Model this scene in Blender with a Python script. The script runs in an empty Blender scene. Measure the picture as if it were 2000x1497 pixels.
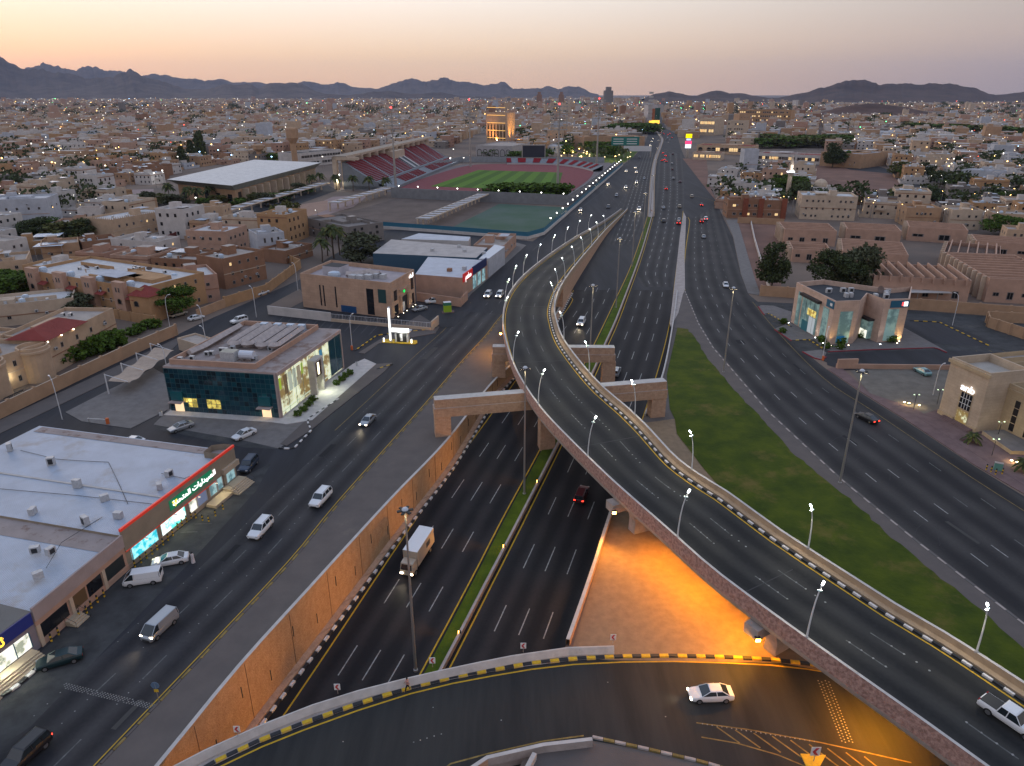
import bpy, math, random
from mathutils import Vector, Matrix, noise
from mathutils.geometry import tessellate_polygon
random.seed(7)
R = math.radians
sc = bpy.context.scene
COL = sc.collection
# ---------------------------------------------------------------- camera
F, CX, CY, CAMH = 1385.0, 1000.0, 748.5, 60.0
PITCH = math.atan((CY - 183) / F)
cd = bpy.data.cameras.new('camera'); cam = bpy.data.objects.new('camera', cd); COL.objects.link(cam)
cd.sensor_width = 36; cd.lens = F / 2000 * 36; cd.clip_start = 0.5; cd.clip_end = 60000
cam.location = (0, 0, CAMH); cam.rotation_euler = (R(90) - PITCH, 0, 0)
sc.camera = cam
# ---------------------------------------------------------------- world: dusk sky, sun just below the horizon ahead to the left
w = bpy.data.worlds.new('World'); sc.world = w; w.use_nodes = True
nt = w.node_tree; nt.nodes.clear()
def N(t, **k):
    n = nt.nodes.new(t)
    for a, b in k.items(): setattr(n, a, b)
    return n
SUN_AZ = -38.0
out = N('ShaderNodeOutputWorld'); bg = N('ShaderNodeBackground'); bg2 = N('ShaderNodeBackground'); add = N('ShaderNodeAddShader')
sky = N('ShaderNodeTexSky', sky_type='NISHITA', sun_disc=False, sun_elevation=R(0.5), sun_rotation=R(SUN_AZ), dust_density=2.0)
nt.links.new(sky.outputs[0], bg2.inputs[0]); bg2.inputs[1].default_value = 0.05
tc = N('ShaderNodeTexCoord'); sep = N('ShaderNodeSeparateXYZ'); nt.links.new(tc.outputs['Generated'], sep.inputs[0])
def ramp(stops):
    r = N('ShaderNodeValToRGB'); e = r.color_ramp.elements
    while len(e) < len(stops): e.new(0.5)
    for el, (p, c) in zip(e, stops): el.position = p; el.color = (*c, 1)
    return r
mz = N('ShaderNodeMapRange'); mz.inputs[1].default_value = -0.02; mz.inputs[2].default_value = 1.0
nt.links.new(sep.outputs['Z'], mz.inputs[0])
warm = ramp([(0.0, (0.84, 0.53, 0.38)), (0.030, (0.90, 0.58, 0.37)), (0.065, (0.95, 0.69, 0.47)), (0.125, (1.0, 0.90, 0.82)), (0.26, (0.84, 0.82, 0.82)), (0.6, (0.52, 0.62, 0.82)), (1.0, (0.44, 0.57, 0.86))])
cool = ramp([(0.0, (0.31, 0.26, 0.28)), (0.035, (0.35, 0.285, 0.30)), (0.08, (0.46, 0.37, 0.35)), (0.13, (0.46, 0.41, 0.395)), (0.3, (0.60, 0.54, 0.56)), (0.6, (0.50, 0.58, 0.76)), (1.0, (0.44, 0.57, 0.86))])
nt.links.new(mz.outputs[0], warm.inputs[0]); nt.links.new(mz.outputs[0], cool.inputs[0])
dot = N('ShaderNodeVectorMath', operation='DOT_PRODUCT'); dot.inputs[1].default_value = (math.sin(R(SUN_AZ)), math.cos(R(SUN_AZ)), 0)
nt.links.new(tc.outputs['Generated'], dot.inputs[0])
md = N('ShaderNodeMapRange', interpolation_type='SMOOTHSTEP'); md.inputs[1].default_value = 0.15; md.inputs[2].default_value = 1.0
nt.links.new(dot.outputs['Value'], md.inputs[0])
mx = N('ShaderNodeMix', data_type='RGBA'); nt.links.new(md.outputs[0], mx.inputs[0])
nt.links.new(cool.outputs[0], mx.inputs[6]); nt.links.new(warm.outputs[0], mx.inputs[7])
nt.links.new(mx.outputs[2], bg.inputs[0]); bg.inputs[1].default_value = 1.08
nt.links.new(bg.outputs[0], add.inputs[0]); nt.links.new(bg2.outputs[0], add.inputs[1]); nt.links.new(add.outputs[0], out.inputs[0])
# weak, very soft afterglow from the same direction
sd = bpy.data.lights.new('sun', 'SUN'); sd.energy = 0.7; sd.angle = R(25); sd.color = (1, 0.78, 0.6)
so = bpy.data.objects.new('sun', sd); COL.objects.link(so); so.rotation_euler = (R(80), 0, R(-SUN_AZ) + math.pi)
sc.view_settings.view_transform = 'Standard'; sc.view_settings.look = 'None'
sc.view_settings.exposure = 0.0; sc.view_settings.gamma = 1.0
# ---------------------------------------------------------------- projection of surveyed points onto the ground, the underpass and the flyover deck
SP, CP = math.sin(PITCH), math.cos(PITCH)
def G(px, py, z=0.0):
    v = (py - CY) / F; dz = -SP - v * CP; t = (z - CAMH) / dz
    return Vector(((px - CX) / F * t, (CP - v * SP) * t, z))
def hermite(tab, y):
    if y <= tab[0][0]: return tab[0][1]
    if y >= tab[-1][0]: return tab[-1][1]
    for i in range(len(tab) - 1):
        a, b = tab[i], tab[i + 1]
        if a[0] <= y <= b[0]:
            t = (y - a[0]) / (b[0] - a[0])
            p = tab[max(0, i - 1)]; q = tab[min(len(tab) - 1, i + 2)]
            ma = (b[1] - p[1]) / (b[0] - p[0]) * (b[0] - a[0]); mb = (q[1] - a[1]) / (q[0] - a[0]) * (b[0] - a[0])
            return (2*t**3-3*t*t+1)*a[1] + (t**3-2*t*t+t)*ma + (-2*t**3+3*t*t)*b[1] + (t**3-t*t)*mb
ZL = [(20, -9.0), (60, -8.8), (75, -8.3), (95, -7.0), (120, -5.2), (140, -3.6), (170, -1.9), (200, -0.6), (225, 0.0), (300, 0.0)]
ZD = [(-40, 6.0), (20, 6.6), (50, 7.3), (80, 7.9), (110, 8.1), (165, 8.0), (190, 7.5), (230, 6.0), (300, 3.0), (360, 0.9), (400, 0.05), (460, 0.05)]
def zlow(y): return hermite(ZL, y)
def zdeck(y): return hermite(ZD, y)
def GS(px, py, zf, dz=0.0):
    z = 0.0
    for _ in range(40):
        p = G(px, py, z); z = 0.5 * z + 0.5 * (zf(p.y) + dz)
    return Vector((p.x, p.y, z))
def PX(pts, z=0.0): return [G(a, b, z) for a, b in pts]
def smooth(pts, step=4.0):
    P = [Vector(p) for p in pts]; o = []
    for i in range(len(P) - 1):
        a = P[max(0, i - 1)]; b = P[i]; c = P[i + 1]; d = P[min(len(P) - 1, i + 2)]
        n = max(1, int((c - b).length / step))
        for k in range(n):
            t = k / n
            o.append(0.5 * ((2*b) + (c - a)*t + (2*a - 5*b + 4*c - d)*t*t + (3*b - a - 3*c + d)*t**3))
    o.append(P[-1]); return o
def resample(pts, step):
    P = [Vector(p) for p in pts]; L = [0]
    for a, b in zip(P, P[1:]): L.append(L[-1] + (b - a).length)
    n = max(1, round(L[-1] / step)); o = []; j = 0
    for k in range(n + 1):
        s = L[-1] * k / n
        while j < len(P) - 2 and L[j + 1] < s: j += 1
        t = (s - L[j]) / max(1e-9, L[j + 1] - L[j]); o.append(P[j].lerp(P[j + 1], min(1, max(0, t))))
    return o
def offs(pts, d):
    o = []
    for i, p in enumerate(pts):
        a = pts[max(0, i - 1)]; b = pts[min(len(pts) - 1, i + 1)]
        t = Vector((b.x - a.x, b.y - a.y, 0)); t.normalize()
        o.append(Vector((p.x + t.y * d, p.y - t.x * d, p.z)))
    return o
def setz(pts, f, dz=0.0): return [Vector((p.x, p.y, (f(p.y) if callable(f) else f) + dz)) for p in pts]
def inpoly(x, y, poly):
    c = False; j = len(poly) - 1
    for i in range(len(poly)):
        a, b = poly[i], poly[j]
        if (a[1] > y) != (b[1] > y) and x < (b[0] - a[0]) * (y - a[1]) / (b[1] - a[1]) + a[0]: c = not c
        j = i
    return c
# ---------------------------------------------------------------- materials
MATS = {}
def mat(name, col, rough=0.8, metal=0.0, var=0.0, scale=1.0, bump=0.0, bscale=None, emit=None, estr=0.0, col2=None, stretch=None, spec=0.5, trans=0.0, mis=True, brick=None, wave=None, blotch=None):
    if name in MATS: return MATS[name]
    m = bpy.data.materials.new(name); m.use_nodes = True; t = m.node_tree; b = t.nodes['Principled BSDF']
    b.inputs['Base Color'].default_value = (*col, 1); b.inputs['Roughness'].default_value = rough; b.inputs['Metallic'].default_value = metal
    b.inputs['Specular IOR Level'].default_value = spec if rough < .7 else min(spec, .22)
    if trans: b.inputs['Transmission Weight'].default_value = trans
    def n(ty, **k):
        x = t.nodes.new(ty)
        for a, c in k.items(): setattr(x, a, c)
        return x
    L = t.links.new
    geo = n('ShaderNodeNewGeometry'); src = geo.outputs['Position']
    if stretch:
        mp = n('ShaderNodeMapping'); L(src, mp.inputs[0]); mp.inputs['Rotation'].default_value = (0, 0, stretch[0]); mp.inputs['Scale'].default_value = stretch[1]; src2 = mp.outputs[0]
    else: src2 = src
    cur = None
    if var or col2:
        no = n('ShaderNodeTexNoise'); no.inputs['Scale'].default_value = scale; no.inputs['Detail'].default_value = 6; no.inputs['Roughness'].default_value = 0.62
        L(src2, no.inputs['Vector'])
        r = n('ShaderNodeValToRGB'); c2 = col2 or tuple(c * (1 - var) for c in col); c1 = col if col2 else tuple(min(1, c * (1 + var)) for c in col)
        r.color_ramp.elements[0].position = 0.36; r.color_ramp.elements[1].position = 0.64
        r.color_ramp.elements[0].color = (*c2, 1); r.color_ramp.elements[1].color = (*c1, 1)
        L(no.outputs[0], r.inputs[0]); cur = r.outputs[0]
    if blotch:   # (colour, scale, threshold): worn or dirty patches
        no = n('ShaderNodeTexNoise'); no.inputs['Scale'].default_value = blotch[1]; no.inputs['Detail'].default_value = 8; no.inputs['Roughness'].default_value = 0.7; L(src, no.inputs['Vector'])
        mr = n('ShaderNodeMapRange'); mr.inputs[1].default_value = blotch[2]; mr.inputs[2].default_value = blotch[2] + 0.12; L(no.outputs[0], mr.inputs[0])
        mm = n('ShaderNodeMix', data_type='RGBA'); L(mr.outputs[0], mm.inputs[0]); mm.inputs[7].default_value = (*blotch[0], 1)
        if cur: L(cur, mm.inputs[6])
        else: mm.inputs[6].default_value = (*col, 1)
        cur = mm.outputs[2]
    hgt = None
    if brick:    # (course width, course height, mortar colour): masonry courses on a vertical face along the highway
        tcx = n('ShaderNodeMapping'); L(src, tcx.inputs[0]); tcx.inputs['Rotation'].default_value = (0, 0, 0)
        s = n('ShaderNodeSeparateXYZ'); L(src, s.inputs[0]); cmb = n('ShaderNodeCombineXYZ')
        ad = n('ShaderNodeMath', operation='ADD'); L(s.outputs[0], ad.inputs[0]); L(s.outputs[1], ad.inputs[1]); L(ad.outputs[0], cmb.inputs[0]); L(s.outputs[2], cmb.inputs[1])
        br = n('ShaderNodeTexBrick'); L(cmb.outputs[0], br.inputs['Vector']); br.inputs['Scale'].default_value = 1
        br.inputs['Brick Width'].default_value = brick[0]; br.inputs['Row Height'].default_value = brick[1]; br.inputs['Mortar Size'].default_value = brick[1] * 0.06
        k_ = brick[2] if len(brick) > 2 else 1.0; br.inputs['Color1'].default_value = (1, 1, 1, 1); br.inputs['Color2'].default_value = (1 - .22*k_, 1 - .26*k_, 1 - .28*k_, 1); br.inputs['Mortar'].default_value = (1 - .5*k_, 1 - .53*k_, 1 - .55*k_, 1)
        mm = n('ShaderNodeMix', data_type='RGBA', blend_type='MULTIPLY'); mm.inputs[0].default_value = 1
        if cur: L(cur, mm.inputs[6])
        else: mm.inputs[6].default_value = (*col, 1)
        L(br.outputs[0], mm.inputs[7]); cur = mm.outputs[2]
    if cur: L(cur, b.inputs['Base Color'])
    if bump:
        no = n('ShaderNodeTexNoise'); no.inputs['Scale'].default_value = bscale or scale * 4; no.inputs['Detail'].default_value = 5; L(src, no.inputs['Vector'])
        bp = n('ShaderNodeBump'); bp.inputs['Strength'].default_value = bump; bp.inputs['Distance'].default_value = 0.1; L(no.outputs[0], bp.inputs['Height']); L(bp.outputs[0], b.inputs['Normal'])
    if wave:     # corrugated sheet: (direction angle, ribs per metre, strength)
        mp = n('ShaderNodeMapping'); L(src, mp.inputs[0]); mp.inputs['Rotation'].default_value = (0, 0, wave[0])
        wv = n('ShaderNodeTexWave'); L(mp.outputs[0], wv.inputs[0]); wv.inputs['Scale'].default_value = wave[1]
        bp = n('ShaderNodeBump'); bp.inputs['Strength'].default_value = wave[2]; bp.inputs['Distance'].default_value = 0.15; L(wv.outputs[0], bp.inputs['Height']); L(bp.outputs[0], b.inputs['Normal'])
    if emit:
        b.inputs['Emission Color'].default_value = (*emit, 1); b.inputs['Emission Strength'].default_value = estr
        if not mis: m.cycles.emission_sampling = 'NONE'
    MATS[name] = m; return m
RD = -0.30   # heading of the highway in plan
asphalt = mat('asphalt', (0.036, 0.036, 0.041), 0.75, col2=(0.021, 0.021, 0.024), scale=0.25, stretch=(0.29, (1, 0.08, 1)), bump=0.15, bscale=6, blotch=((0.048, 0.048, 0.050), 0.05, 0.62))
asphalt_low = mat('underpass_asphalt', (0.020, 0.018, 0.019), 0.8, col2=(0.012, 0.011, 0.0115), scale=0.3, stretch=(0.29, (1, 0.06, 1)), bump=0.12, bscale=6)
asphalt_deck = mat('flyover_asphalt', (0.034, 0.035, 0.034), 0.8, col2=(0.019, 0.020, 0.0205), scale=0.35, stretch=(-0.55, (1, 0.10, 1)), bump=0.12, bscale=6)
asphalt_worn = mat('worn_asphalt', (0.050, 0.050, 0.050), 0.85, var=0.25, scale=0.35, bump=0.2, bscale=5, blotch=((0.085, 0.08, 0.07), 0.12, 0.58))
asphalt_right = mat('service_asphalt', (0.048, 0.046, 0.046), 0.8, col2=(0.024, 0.0235, 0.025), scale=0.16, stretch=(-0.62, (1, 0.06, 1)), bump=0.12, bscale=6)
earth = mat('city_ground', (0.20, 0.145, 0.11), 0.95, col2=(0.12, 0.095, 0.08), scale=0.02, bump=0.2, bscale=1)
earth_red = mat('red_earth', (0.21, 0.115, 0.085), 0.95, col2=(0.15, 0.085, 0.065), scale=0.06, bump=0.3, bscale=1, blotch=((0.25, 0.15, 0.11), 0.03, 0.58))
sandm = mat('sand_paving', (0.25, 0.175, 0.11), 0.9, col2=(0.20, 0.14, 0.088), scale=0.9, bump=0.2, bscale=5)
pavm = mat('median_paving', (0.125, 0.105, 0.095), 0.88, col2=(0.105, 0.09, 0.083), scale=0.3, bump=0.15, bscale=8, blotch=((0.155, 0.13, 0.11), 0.15, 0.62))
pav2 = mat('light_paving', (0.165, 0.15, 0.14), 0.88, var=0.12, scale=0.6, bump=0.15, bscale=8)
pav3 = mat('red_paving', (0.16, 0.105, 0.10), 0.88, var=0.15, scale=0.5, bump=0.15, bscale=8)
grassm = mat('grass_base', (0.066, 0.086, 0.004), 0.95, col2=(0.032, 0.052, 0.003), scale=0.22, bump=1.0, bscale=2.5, blotch=((0.120, 0.095, 0.022), 0.07, 0.54))
grass2 = mat('median_grass', (0.080, 0.115, 0.006), 0.95, col2=(0.042, 0.068, 0.005), scale=0.25, bump=0.5, bscale=4)
stone = mat('orange_stone', (0.46, 0.29, 0.16), 0.9, col2=(0.38, 0.235, 0.125), scale=1.4, stretch=(0, (1, 1, 0.45)), bump=0.9, bscale=5, brick=(0.7, 0.25, .55), blotch=((0.36, 0.23, 0.14), 0.12, 0.56))
stone_b = mat('pink_stone', (0.50, 0.33, 0.225), 0.9, col2=(0.40, 0.25, 0.165), scale=1.5, bump=0.6, bscale=4, brick=(0.9, 0.35, .5))
stone_l = mat('buff_stone', (0.42, 0.27, 0.14), 0.9, col2=(0.30, 0.185, 0.09), scale=1.5, bump=0.6, bscale=4, brick=(1.2, 0.4))
stone_r = mat('rough_pink_stone', (0.44, 0.28, 0.235), 0.95, col2=(0.24, 0.14, 0.115), scale=2.6, bump=1.0, bscale=3)
conc = mat('concrete', (0.36, 0.31, 0.28), 0.88, var=0.14, scale=0.7, bump=0.15, bscale=4, blotch=((0.25, 0.21, 0.19), 0.4, 0.6))
conc_w = mat('pale_concrete', (0.46, 0.43, 0.40), 0.85, var=0.10, scale=0.8, blotch=((0.34, 0.31, 0.28), 0.5, 0.6))
tanc = mat('tan_barrier', (0.36, 0.26, 0.17), 0.9, var=0.12, scale=0.8, bump=0.15, bscale=4)
yel = mat('yellow_paint', (0.48, 0.29, 0.02), 0.7, var=0.12, scale=1.5)
yel_d = mat('worn_yellow_paint', (0.21, 0.15, 0.05), 0.8, var=0.3, scale=1.0)
whp = mat('white_paint', (0.27, 0.265, 0.25), 0.7, var=0.3, scale=2)
whp_d = mat('worn_white_paint', (0.115, 0.115, 0.11), 0.8, var=0.35, scale=1.5)
blk = mat('black_paint', (0.018, 0.018, 0.020), 0.6)
kw = mat('kerb_white', (0.62, 0.58, 0.55), 0.7, var=0.15, scale=3)
ky = mat('kerb_yellow', (0.60, 0.38, 0.03), 0.7, var=0.12, scale=3)
kr = mat('kerb_red', (0.24, 0.03, 0.04), 0.7)
metal = mat('galvanised_metal', (0.36, 0.34, 0.32), 0.45, 0.6)
metal_w = mat('white_metal', (0.6, 0.6, 0.6), 0.5, 0.1)
dark = mat('dark_metal', (0.03, 0.03, 0.032), 0.5, 0.3)
glass_d = mat('dark_glass', (0.012, 0.014, 0.018), 0.12, 0.0, spec=0.6)
# ---------------------------------------------------------------- mesh helpers
class MB:
    def __init__(s): s.v = []; s.f = []; s.m = []; s.mats = []
    def mi(s, m):
        if m not in s.mats: s.mats.append(m)
        return s.mats.index(m)
    def face(s, pts, m):
        k = len(s.v); s.v += [tuple(p) for p in pts]; s.f.append(tuple(range(k, k + len(pts)))); s.m.append(s.mi(m))
    def faces(s, vs, fs, m):
        k = len(s.v); s.v += [tuple(p) for p in vs]; i = s.mi(m)
        for f in fs: s.f.append(tuple(a + k for a in f)); s.m.append(i)
    def box(s, x0, x1, y0, y1, z0, z1, m, M=None, top=None):
        vs = [Vector(p) for p in ((x0,y0,z0),(x1,y0,z0),(x1,y1,z0),(x0,y1,z0),(x0,y0,z1),(x1,y0,z1),(x1,y1,z1),(x0,y1,z1))]
        if M: vs = [M @ p for p in vs]
        s.faces(vs, [(0,1,5,4),(1,2,6,5),(2,3,7,6),(3,0,4,7),(0,3,2,1)], m); s.faces([vs[i] for i in (4,5,6,7)], [(0,1,2,3)], top or m)
    def prism(s, poly, z0, z1, m, top=None, cap=True):
        n = len(poly); vs = [(p[0], p[1], z0) for p in poly] + [(p[0], p[1], z1) for p in poly]
        s.faces(vs, [(i, (i+1) % n, n + (i+1) % n, n + i) for i in range(n)], m)
        if cap: s.flat(poly, z1, top or m)
    def flat(s, poly, z, m, holes=()):
        rings = [[Vector((p[0], p[1], 0)) for p in poly]] + [[Vector((p[0], p[1], 0)) for p in h] for h in holes]
        tr = tessellate_polygon(rings); vs = [(p.x, p.y, z if not callable(z) else z(p.y)) for r in rings for p in r]
        s.faces(vs, [t if (lambda a, b, c: (b[0]-a[0])*(c[1]-a[1]) - (b[1]-a[1])*(c[0]-a[0]))(vs[t[0]], vs[t[1]], vs[t[2]]) > 0 else t[::-1] for t in tr], m)
    def strip(s, A, B, m):
        k = len(s.v); n = min(len(A), len(B)); i = s.mi(m)
        for a, b in zip(A, B): s.v += [tuple(a), tuple(b)]
        for j in range(n - 1): s.f.append((k+2*j, k+2*j+1, k+2*j+3, k+2*j+2)); s.m.append(i)
    def tube(s, pts, r, m, n=6, r1=None, cap=True):
        P = [Vector(p) for p in pts]; k = len(s.v); L = len(P); i = s.mi(m); r1 = r if r1 is None else r1
        for j, p in enumerate(P):
            t = (P[min(L-1, j+1)] - P[max(0, j-1)]).normalized(); a = t.orthogonal().normalized() if abs(t.z) < 0.9 else Vector((1, 0, 0)); a = (a - t * a.dot(t)).normalized(); b = t.cross(a)
            q = r + (r1 - r) * j / max(1, L - 1)
            for c in range(n): ph = 2*math.pi*(c + (.5 if n == 4 else 0))/n; s.v.append(tuple(p + (a * math.cos(ph) + b * math.sin(ph)) * q))
        for j in range(L - 1):
            for c in range(n): s.f.append((k+j*n+c, k+j*n+(c+1)%n, k+(j+1)*n+(c+1)%n, k+(j+1)*n+c)); s.m.append(i)
        if cap: s.f.append(tuple(k+(L-1)*n+c for c in range(n))); s.m.append(i); s.f.append(tuple(k+c for c in range(n))[::-1]); s.m.append(i)
    def lathe(s, prof, m, n=12, c=(0, 0)):
        k = len(s.v); i = s.mi(m)
        for r, z in prof:
            for a in range(n): s.v.append((c[0] + r*math.cos(2*math.pi*a/n), c[1] + r*math.sin(2*math.pi*a/n), z))
        for j in range(len(prof) - 1):
            for a in range(n): s.f.append((k+j*n+a, k+j*n+(a+1)%n, k+(j+1)*n+(a+1)%n, k+(j+1)*n+a)); s.m.append(i)
    def mesh(s, name, sm=False):
        me = bpy.data.meshes.new(name); me.from_pydata(s.v, [], s.f)
        for m in s.mats: me.materials.append(m)
        if len(s.mats) > 1: me.polygons.foreach_set('material_index', s.m)
        if sm: me.polygons.foreach_set('use_smooth', [True] * len(s.f))
        me.update(); return me
    def build(s, name, parent=None, loc=(0, 0, 0), rot=0, sm=False):
        return inst(s.mesh(name, sm), name, parent, loc, rot)
def inst(me, name, parent=None, loc=(0, 0, 0), rot=0, scale=None):
    o = bpy.data.objects.new(name, me); COL.objects.link(o); o.location = loc
    o.rotation_euler = rot if isinstance(rot, (tuple, list)) else (0, 0, rot)
    if scale: o.scale = scale
    if parent: o.parent = parent
    return o
def tag(o, label=None, cat=None, group=None, kind=None):
    if label: o['label'] = label
    if cat: o['category'] = cat
    if group: o['group'] = group
    if kind: o['kind'] = kind
    return o
def thing(name, label, cat, loc=(0, 0, 0), rot=0, group=None):
    return tag(inst(None, name, None, loc, rot), label, cat, group)
def structure(name, mb, label=None): o = mb.build(name); o['kind'] = 'structure'; return o
def copy_tree(o, loc, rot=0, label=None, parent=None, scale=None):
    c = o.copy(); COL.objects.link(c)
    if parent: c.parent = parent
    else:
        c.location = loc; c.rotation_euler = (0, 0, rot)
        if scale: c.scale = scale
        if label: c['label'] = label
    for ch in o.children: copy_tree(ch, None, 0, None, c)
    return c
def light(name, kind, loc, energy, col, parent=None, size=0.3, rot=None, spot=None, blend=0.5):
    l = bpy.data.lights.new(name, kind); l.energy = energy; l.color = col; l.shadow_soft_size = size
    if spot: l.spot_size = R(spot); l.spot_blend = blend
    o = bpy.data.objects.new(name, l); COL.objects.link(o); o.location = loc
    if rot is not None: o.rotation_euler = rot
    if parent: o.parent = parent
    return o
def aim(frm, to): return (Vector(to) - Vector(frm)).to_track_quat('-Z', 'Y').to_euler()
ORD = ['first', 'second', 'third', 'fourth', 'fifth', 'sixth', 'seventh', 'eighth', 'ninth', 'tenth', 'eleventh', 'twelfth', 'thirteenth', 'fourteenth', 'fifteenth', 'sixteenth', 'seventeenth', 'eighteenth', 'nineteenth', 'twentieth']
# ================================================================ LARGE STRUCTURE
# ---- underpass outline
wall_top = smooth([Vector((-46, 5, 0)), Vector((-39.5, 28, 0))] + PX([(315,1496),(471,1304),(600,1160),(765,978),(876,861),(957,756),(996,718)]) + [Vector((7, 177, 0)), Vector((12.2, 196, 0)), Vector((16, 213, 0)), Vector((19.5, 228, 0))])
rt = [Vector((-13, 5, 0)), Vector((-5.2, 32, 0)), Vector((0.7, 49, 0)), Vector((6.3, 65.4, 0)), Vector((11.2, 80.7, 0)), Vector((15.0, 93.3, 0)), Vector((25, 125, 0)), Vector((34.3, 151, 0)), Vector((45.6, 193, 0)), Vector((54.3, 228, 0))]
right_top = smooth(rt)
hole = [(p.x, p.y) for p in wall_top] + [(p.x, p.y) for p in reversed(right_top)]
g = MB(); S = 26000
g.flat([(-S, -600), (S, -600), (S, S), (-S, S)], 0.0, earth, [hole]); structure('ground', g)
# ---- underpass road
def xat(pl, y):
    for a, b in zip(pl, pl[1:]):
        if min(a.y, b.y) <= y <= max(a.y, b.y) and abs(b.y - a.y) > 1e-6: return a.x + (b.x - a.x) * (y - a.y) / (b.y - a.y)
    return pl[0].x if y < pl[0].y else pl[-1].x
lw = MB(); YS = [6 + 3 * i for i in range(75)]
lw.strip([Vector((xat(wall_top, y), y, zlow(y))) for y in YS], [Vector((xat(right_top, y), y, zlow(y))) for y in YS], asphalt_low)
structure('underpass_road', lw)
def lowline(pts, dz=0.0): return smooth([GS(a, b, zlow, dz) for a, b in pts])
def fixz(pts, dz): return setz(pts, zlow, dz)
yL = lowline([(520,1430),(595,1322),(754,1103),(876,925),(957,815),(985,775)])
yL = [yL[0] + (yL[0]-yL[1])*12] + yL
e1 = yL[-1]; yL = smooth([yL[0], yL[len(yL)//3], yL[2*len(yL)//3], yL[-1], Vector((e1.x+11.5, e1.y+38, 0)), Vector((18.6, 214, 0)), Vector((23, 240, 0)), Vector((63.5, 402, 0))])
yML = smooth([GS(a, b, zlow) for a, b in [(823,1313),(937,1100),(981,1014),(1062,864)]] + [GS(a, b, zlow) for a, b in [(1134,724),(1155,684),(1202,586),(1238,505),(1268,412)]])
wMR = smooth([GS(a, b, zlow) for a, b in [(865,1302),(950,1138),(970,1100),(1089,867)]] + [GS(a, b, zlow) for a, b in [(1153,737),(1178,680),(1211,604),(1250,499),(1275,415)]])
yMR = smooth([GS(a, b, zlow) for a, b in [(880,1302),(950,1166),(1010,1042),(1092,871)]] + [GS(a, b, zlow) for a, b in [(1162,737),(1187,680),(1219,604),(1256,499),(1281,412)]])
yR = smooth([Vector((4.6, 65.4, 0)), Vector((13.4, 93.3, 0)), Vector((32.4, 151, 0)), G(1308,628), G(1318,550), G(1329,460), G(1335,405)])
def ext(pl, d):   # carry a line on under the near bridge
    v = (pl[0] - pl[3]).normalized(); return [pl[0] + v * d] + pl
yML, wMR, yMR, yR = ext(yML, 45), ext(wMR, 45), ext(yMR, 45), ext(yR, 45)
# ---- flat surfaces at grade
hwR = [(1445,535),(1430,463),(1401,400),(1392,372),(1372,360),(1345,325),(1336,305),(1330,290),(1322,262),(1302,252),(1294,238),(1290,222),(1283,208)]
hwL = [(1276,208),(1272,222),(1268,238),(1266,262),(1258,285),(1238,306),(1222,318),(1180,352),(1100,420),(1062,457)]
far_hw = [(p.x, p.y) for p in PX(hwL)] + [(4, 470), (4, 228)] + [(19.5, 228), (54.3, 228), (60, 250)] + [(p.x, p.y) for p in PX([(1337,568),(1445,535)])] 
h1 = MB(); left_b = [p for p in PX(hwL)]; right_b = [p for p in PX(hwR)]
poly = [(p.x, p.y) for p in left_b] + [(p.x, p.y) for p in PX([(1040,472),(1000,512),(960,560)])] + [(15.9, 228), (54.3, 228)] + [(p.x, p.y) for p in PX([(1345,600)])] + [(p.x, p.y) for p in right_b]
h1.flat(poly, 0.012, asphalt); structure('highway', h1)
LA = [(-700,1800),(-900,1300),(-300,960),(0,815),(345,655),(400,628),(585,547),(640,505),(735,452),(800,446),(1040,472),(1062,457),(1100,420),(1182,436),(1040,545),(985,612),(951,655),(903,707),(861,756),(806,819),(662,981),(564,1100),(318,1361),(192,1493),(80,1620),(-60,1800)]
h2 = MB(); h2.flat([(p.x, p.y) for p in PX(LA)], 0.020, asphalt); structure('frontage_road', h2)
SR = [(2600,1640),(2000,1218),(1912,1150),(1793,1058),(1645,937),(1500,802),(1394,679),(1365,631),(1338,568),(1338,499),(1346,430),(1400,400),(1431,463),(1446,535),(1461,573),(1481,601),(1514,643),(1568,689),(1616,723),(1678,766),(1780,830),(1901,910),(2000,970),(2700,1450)]
h3 = MB(); h3.flat([(p.x, p.y) for p in PX(SR)], 0.028, asphalt_right); structure('service_road', h3)
SHN = [0]
def sheet(name, pts, z, m, skirt=False, world=False):
    SHN[0] += 1; z += 0.0011 * SHN[0]
    q = MB(); P = pts if world else [(p.x, p.y) for p in PX(pts)]
    if skirt: q.prism(P, 0.0, z, m)
    else: q.flat(P, z, m)
    return structure(name, q)
yfr = smooth([Vector((-52, 5, 0)), Vector((-46, 28, 0))] + PX([(192,1493),(318,1361),(564,1100),(662,981),(806,819),(861,756),(903,707),(951,655),(969,631)]) + [Vector((-1.5, 205, 0)), Vector((1.5, 220, 0))])
sheet('paved_median', [(p.x, p.y) for p in offs(yfr, 0.45)] + [(11, 222)] + [(p.x - 0.3, p.y) for p in reversed(wall_top) if p.y < 215], 0.14, pavm, True, True)
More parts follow.
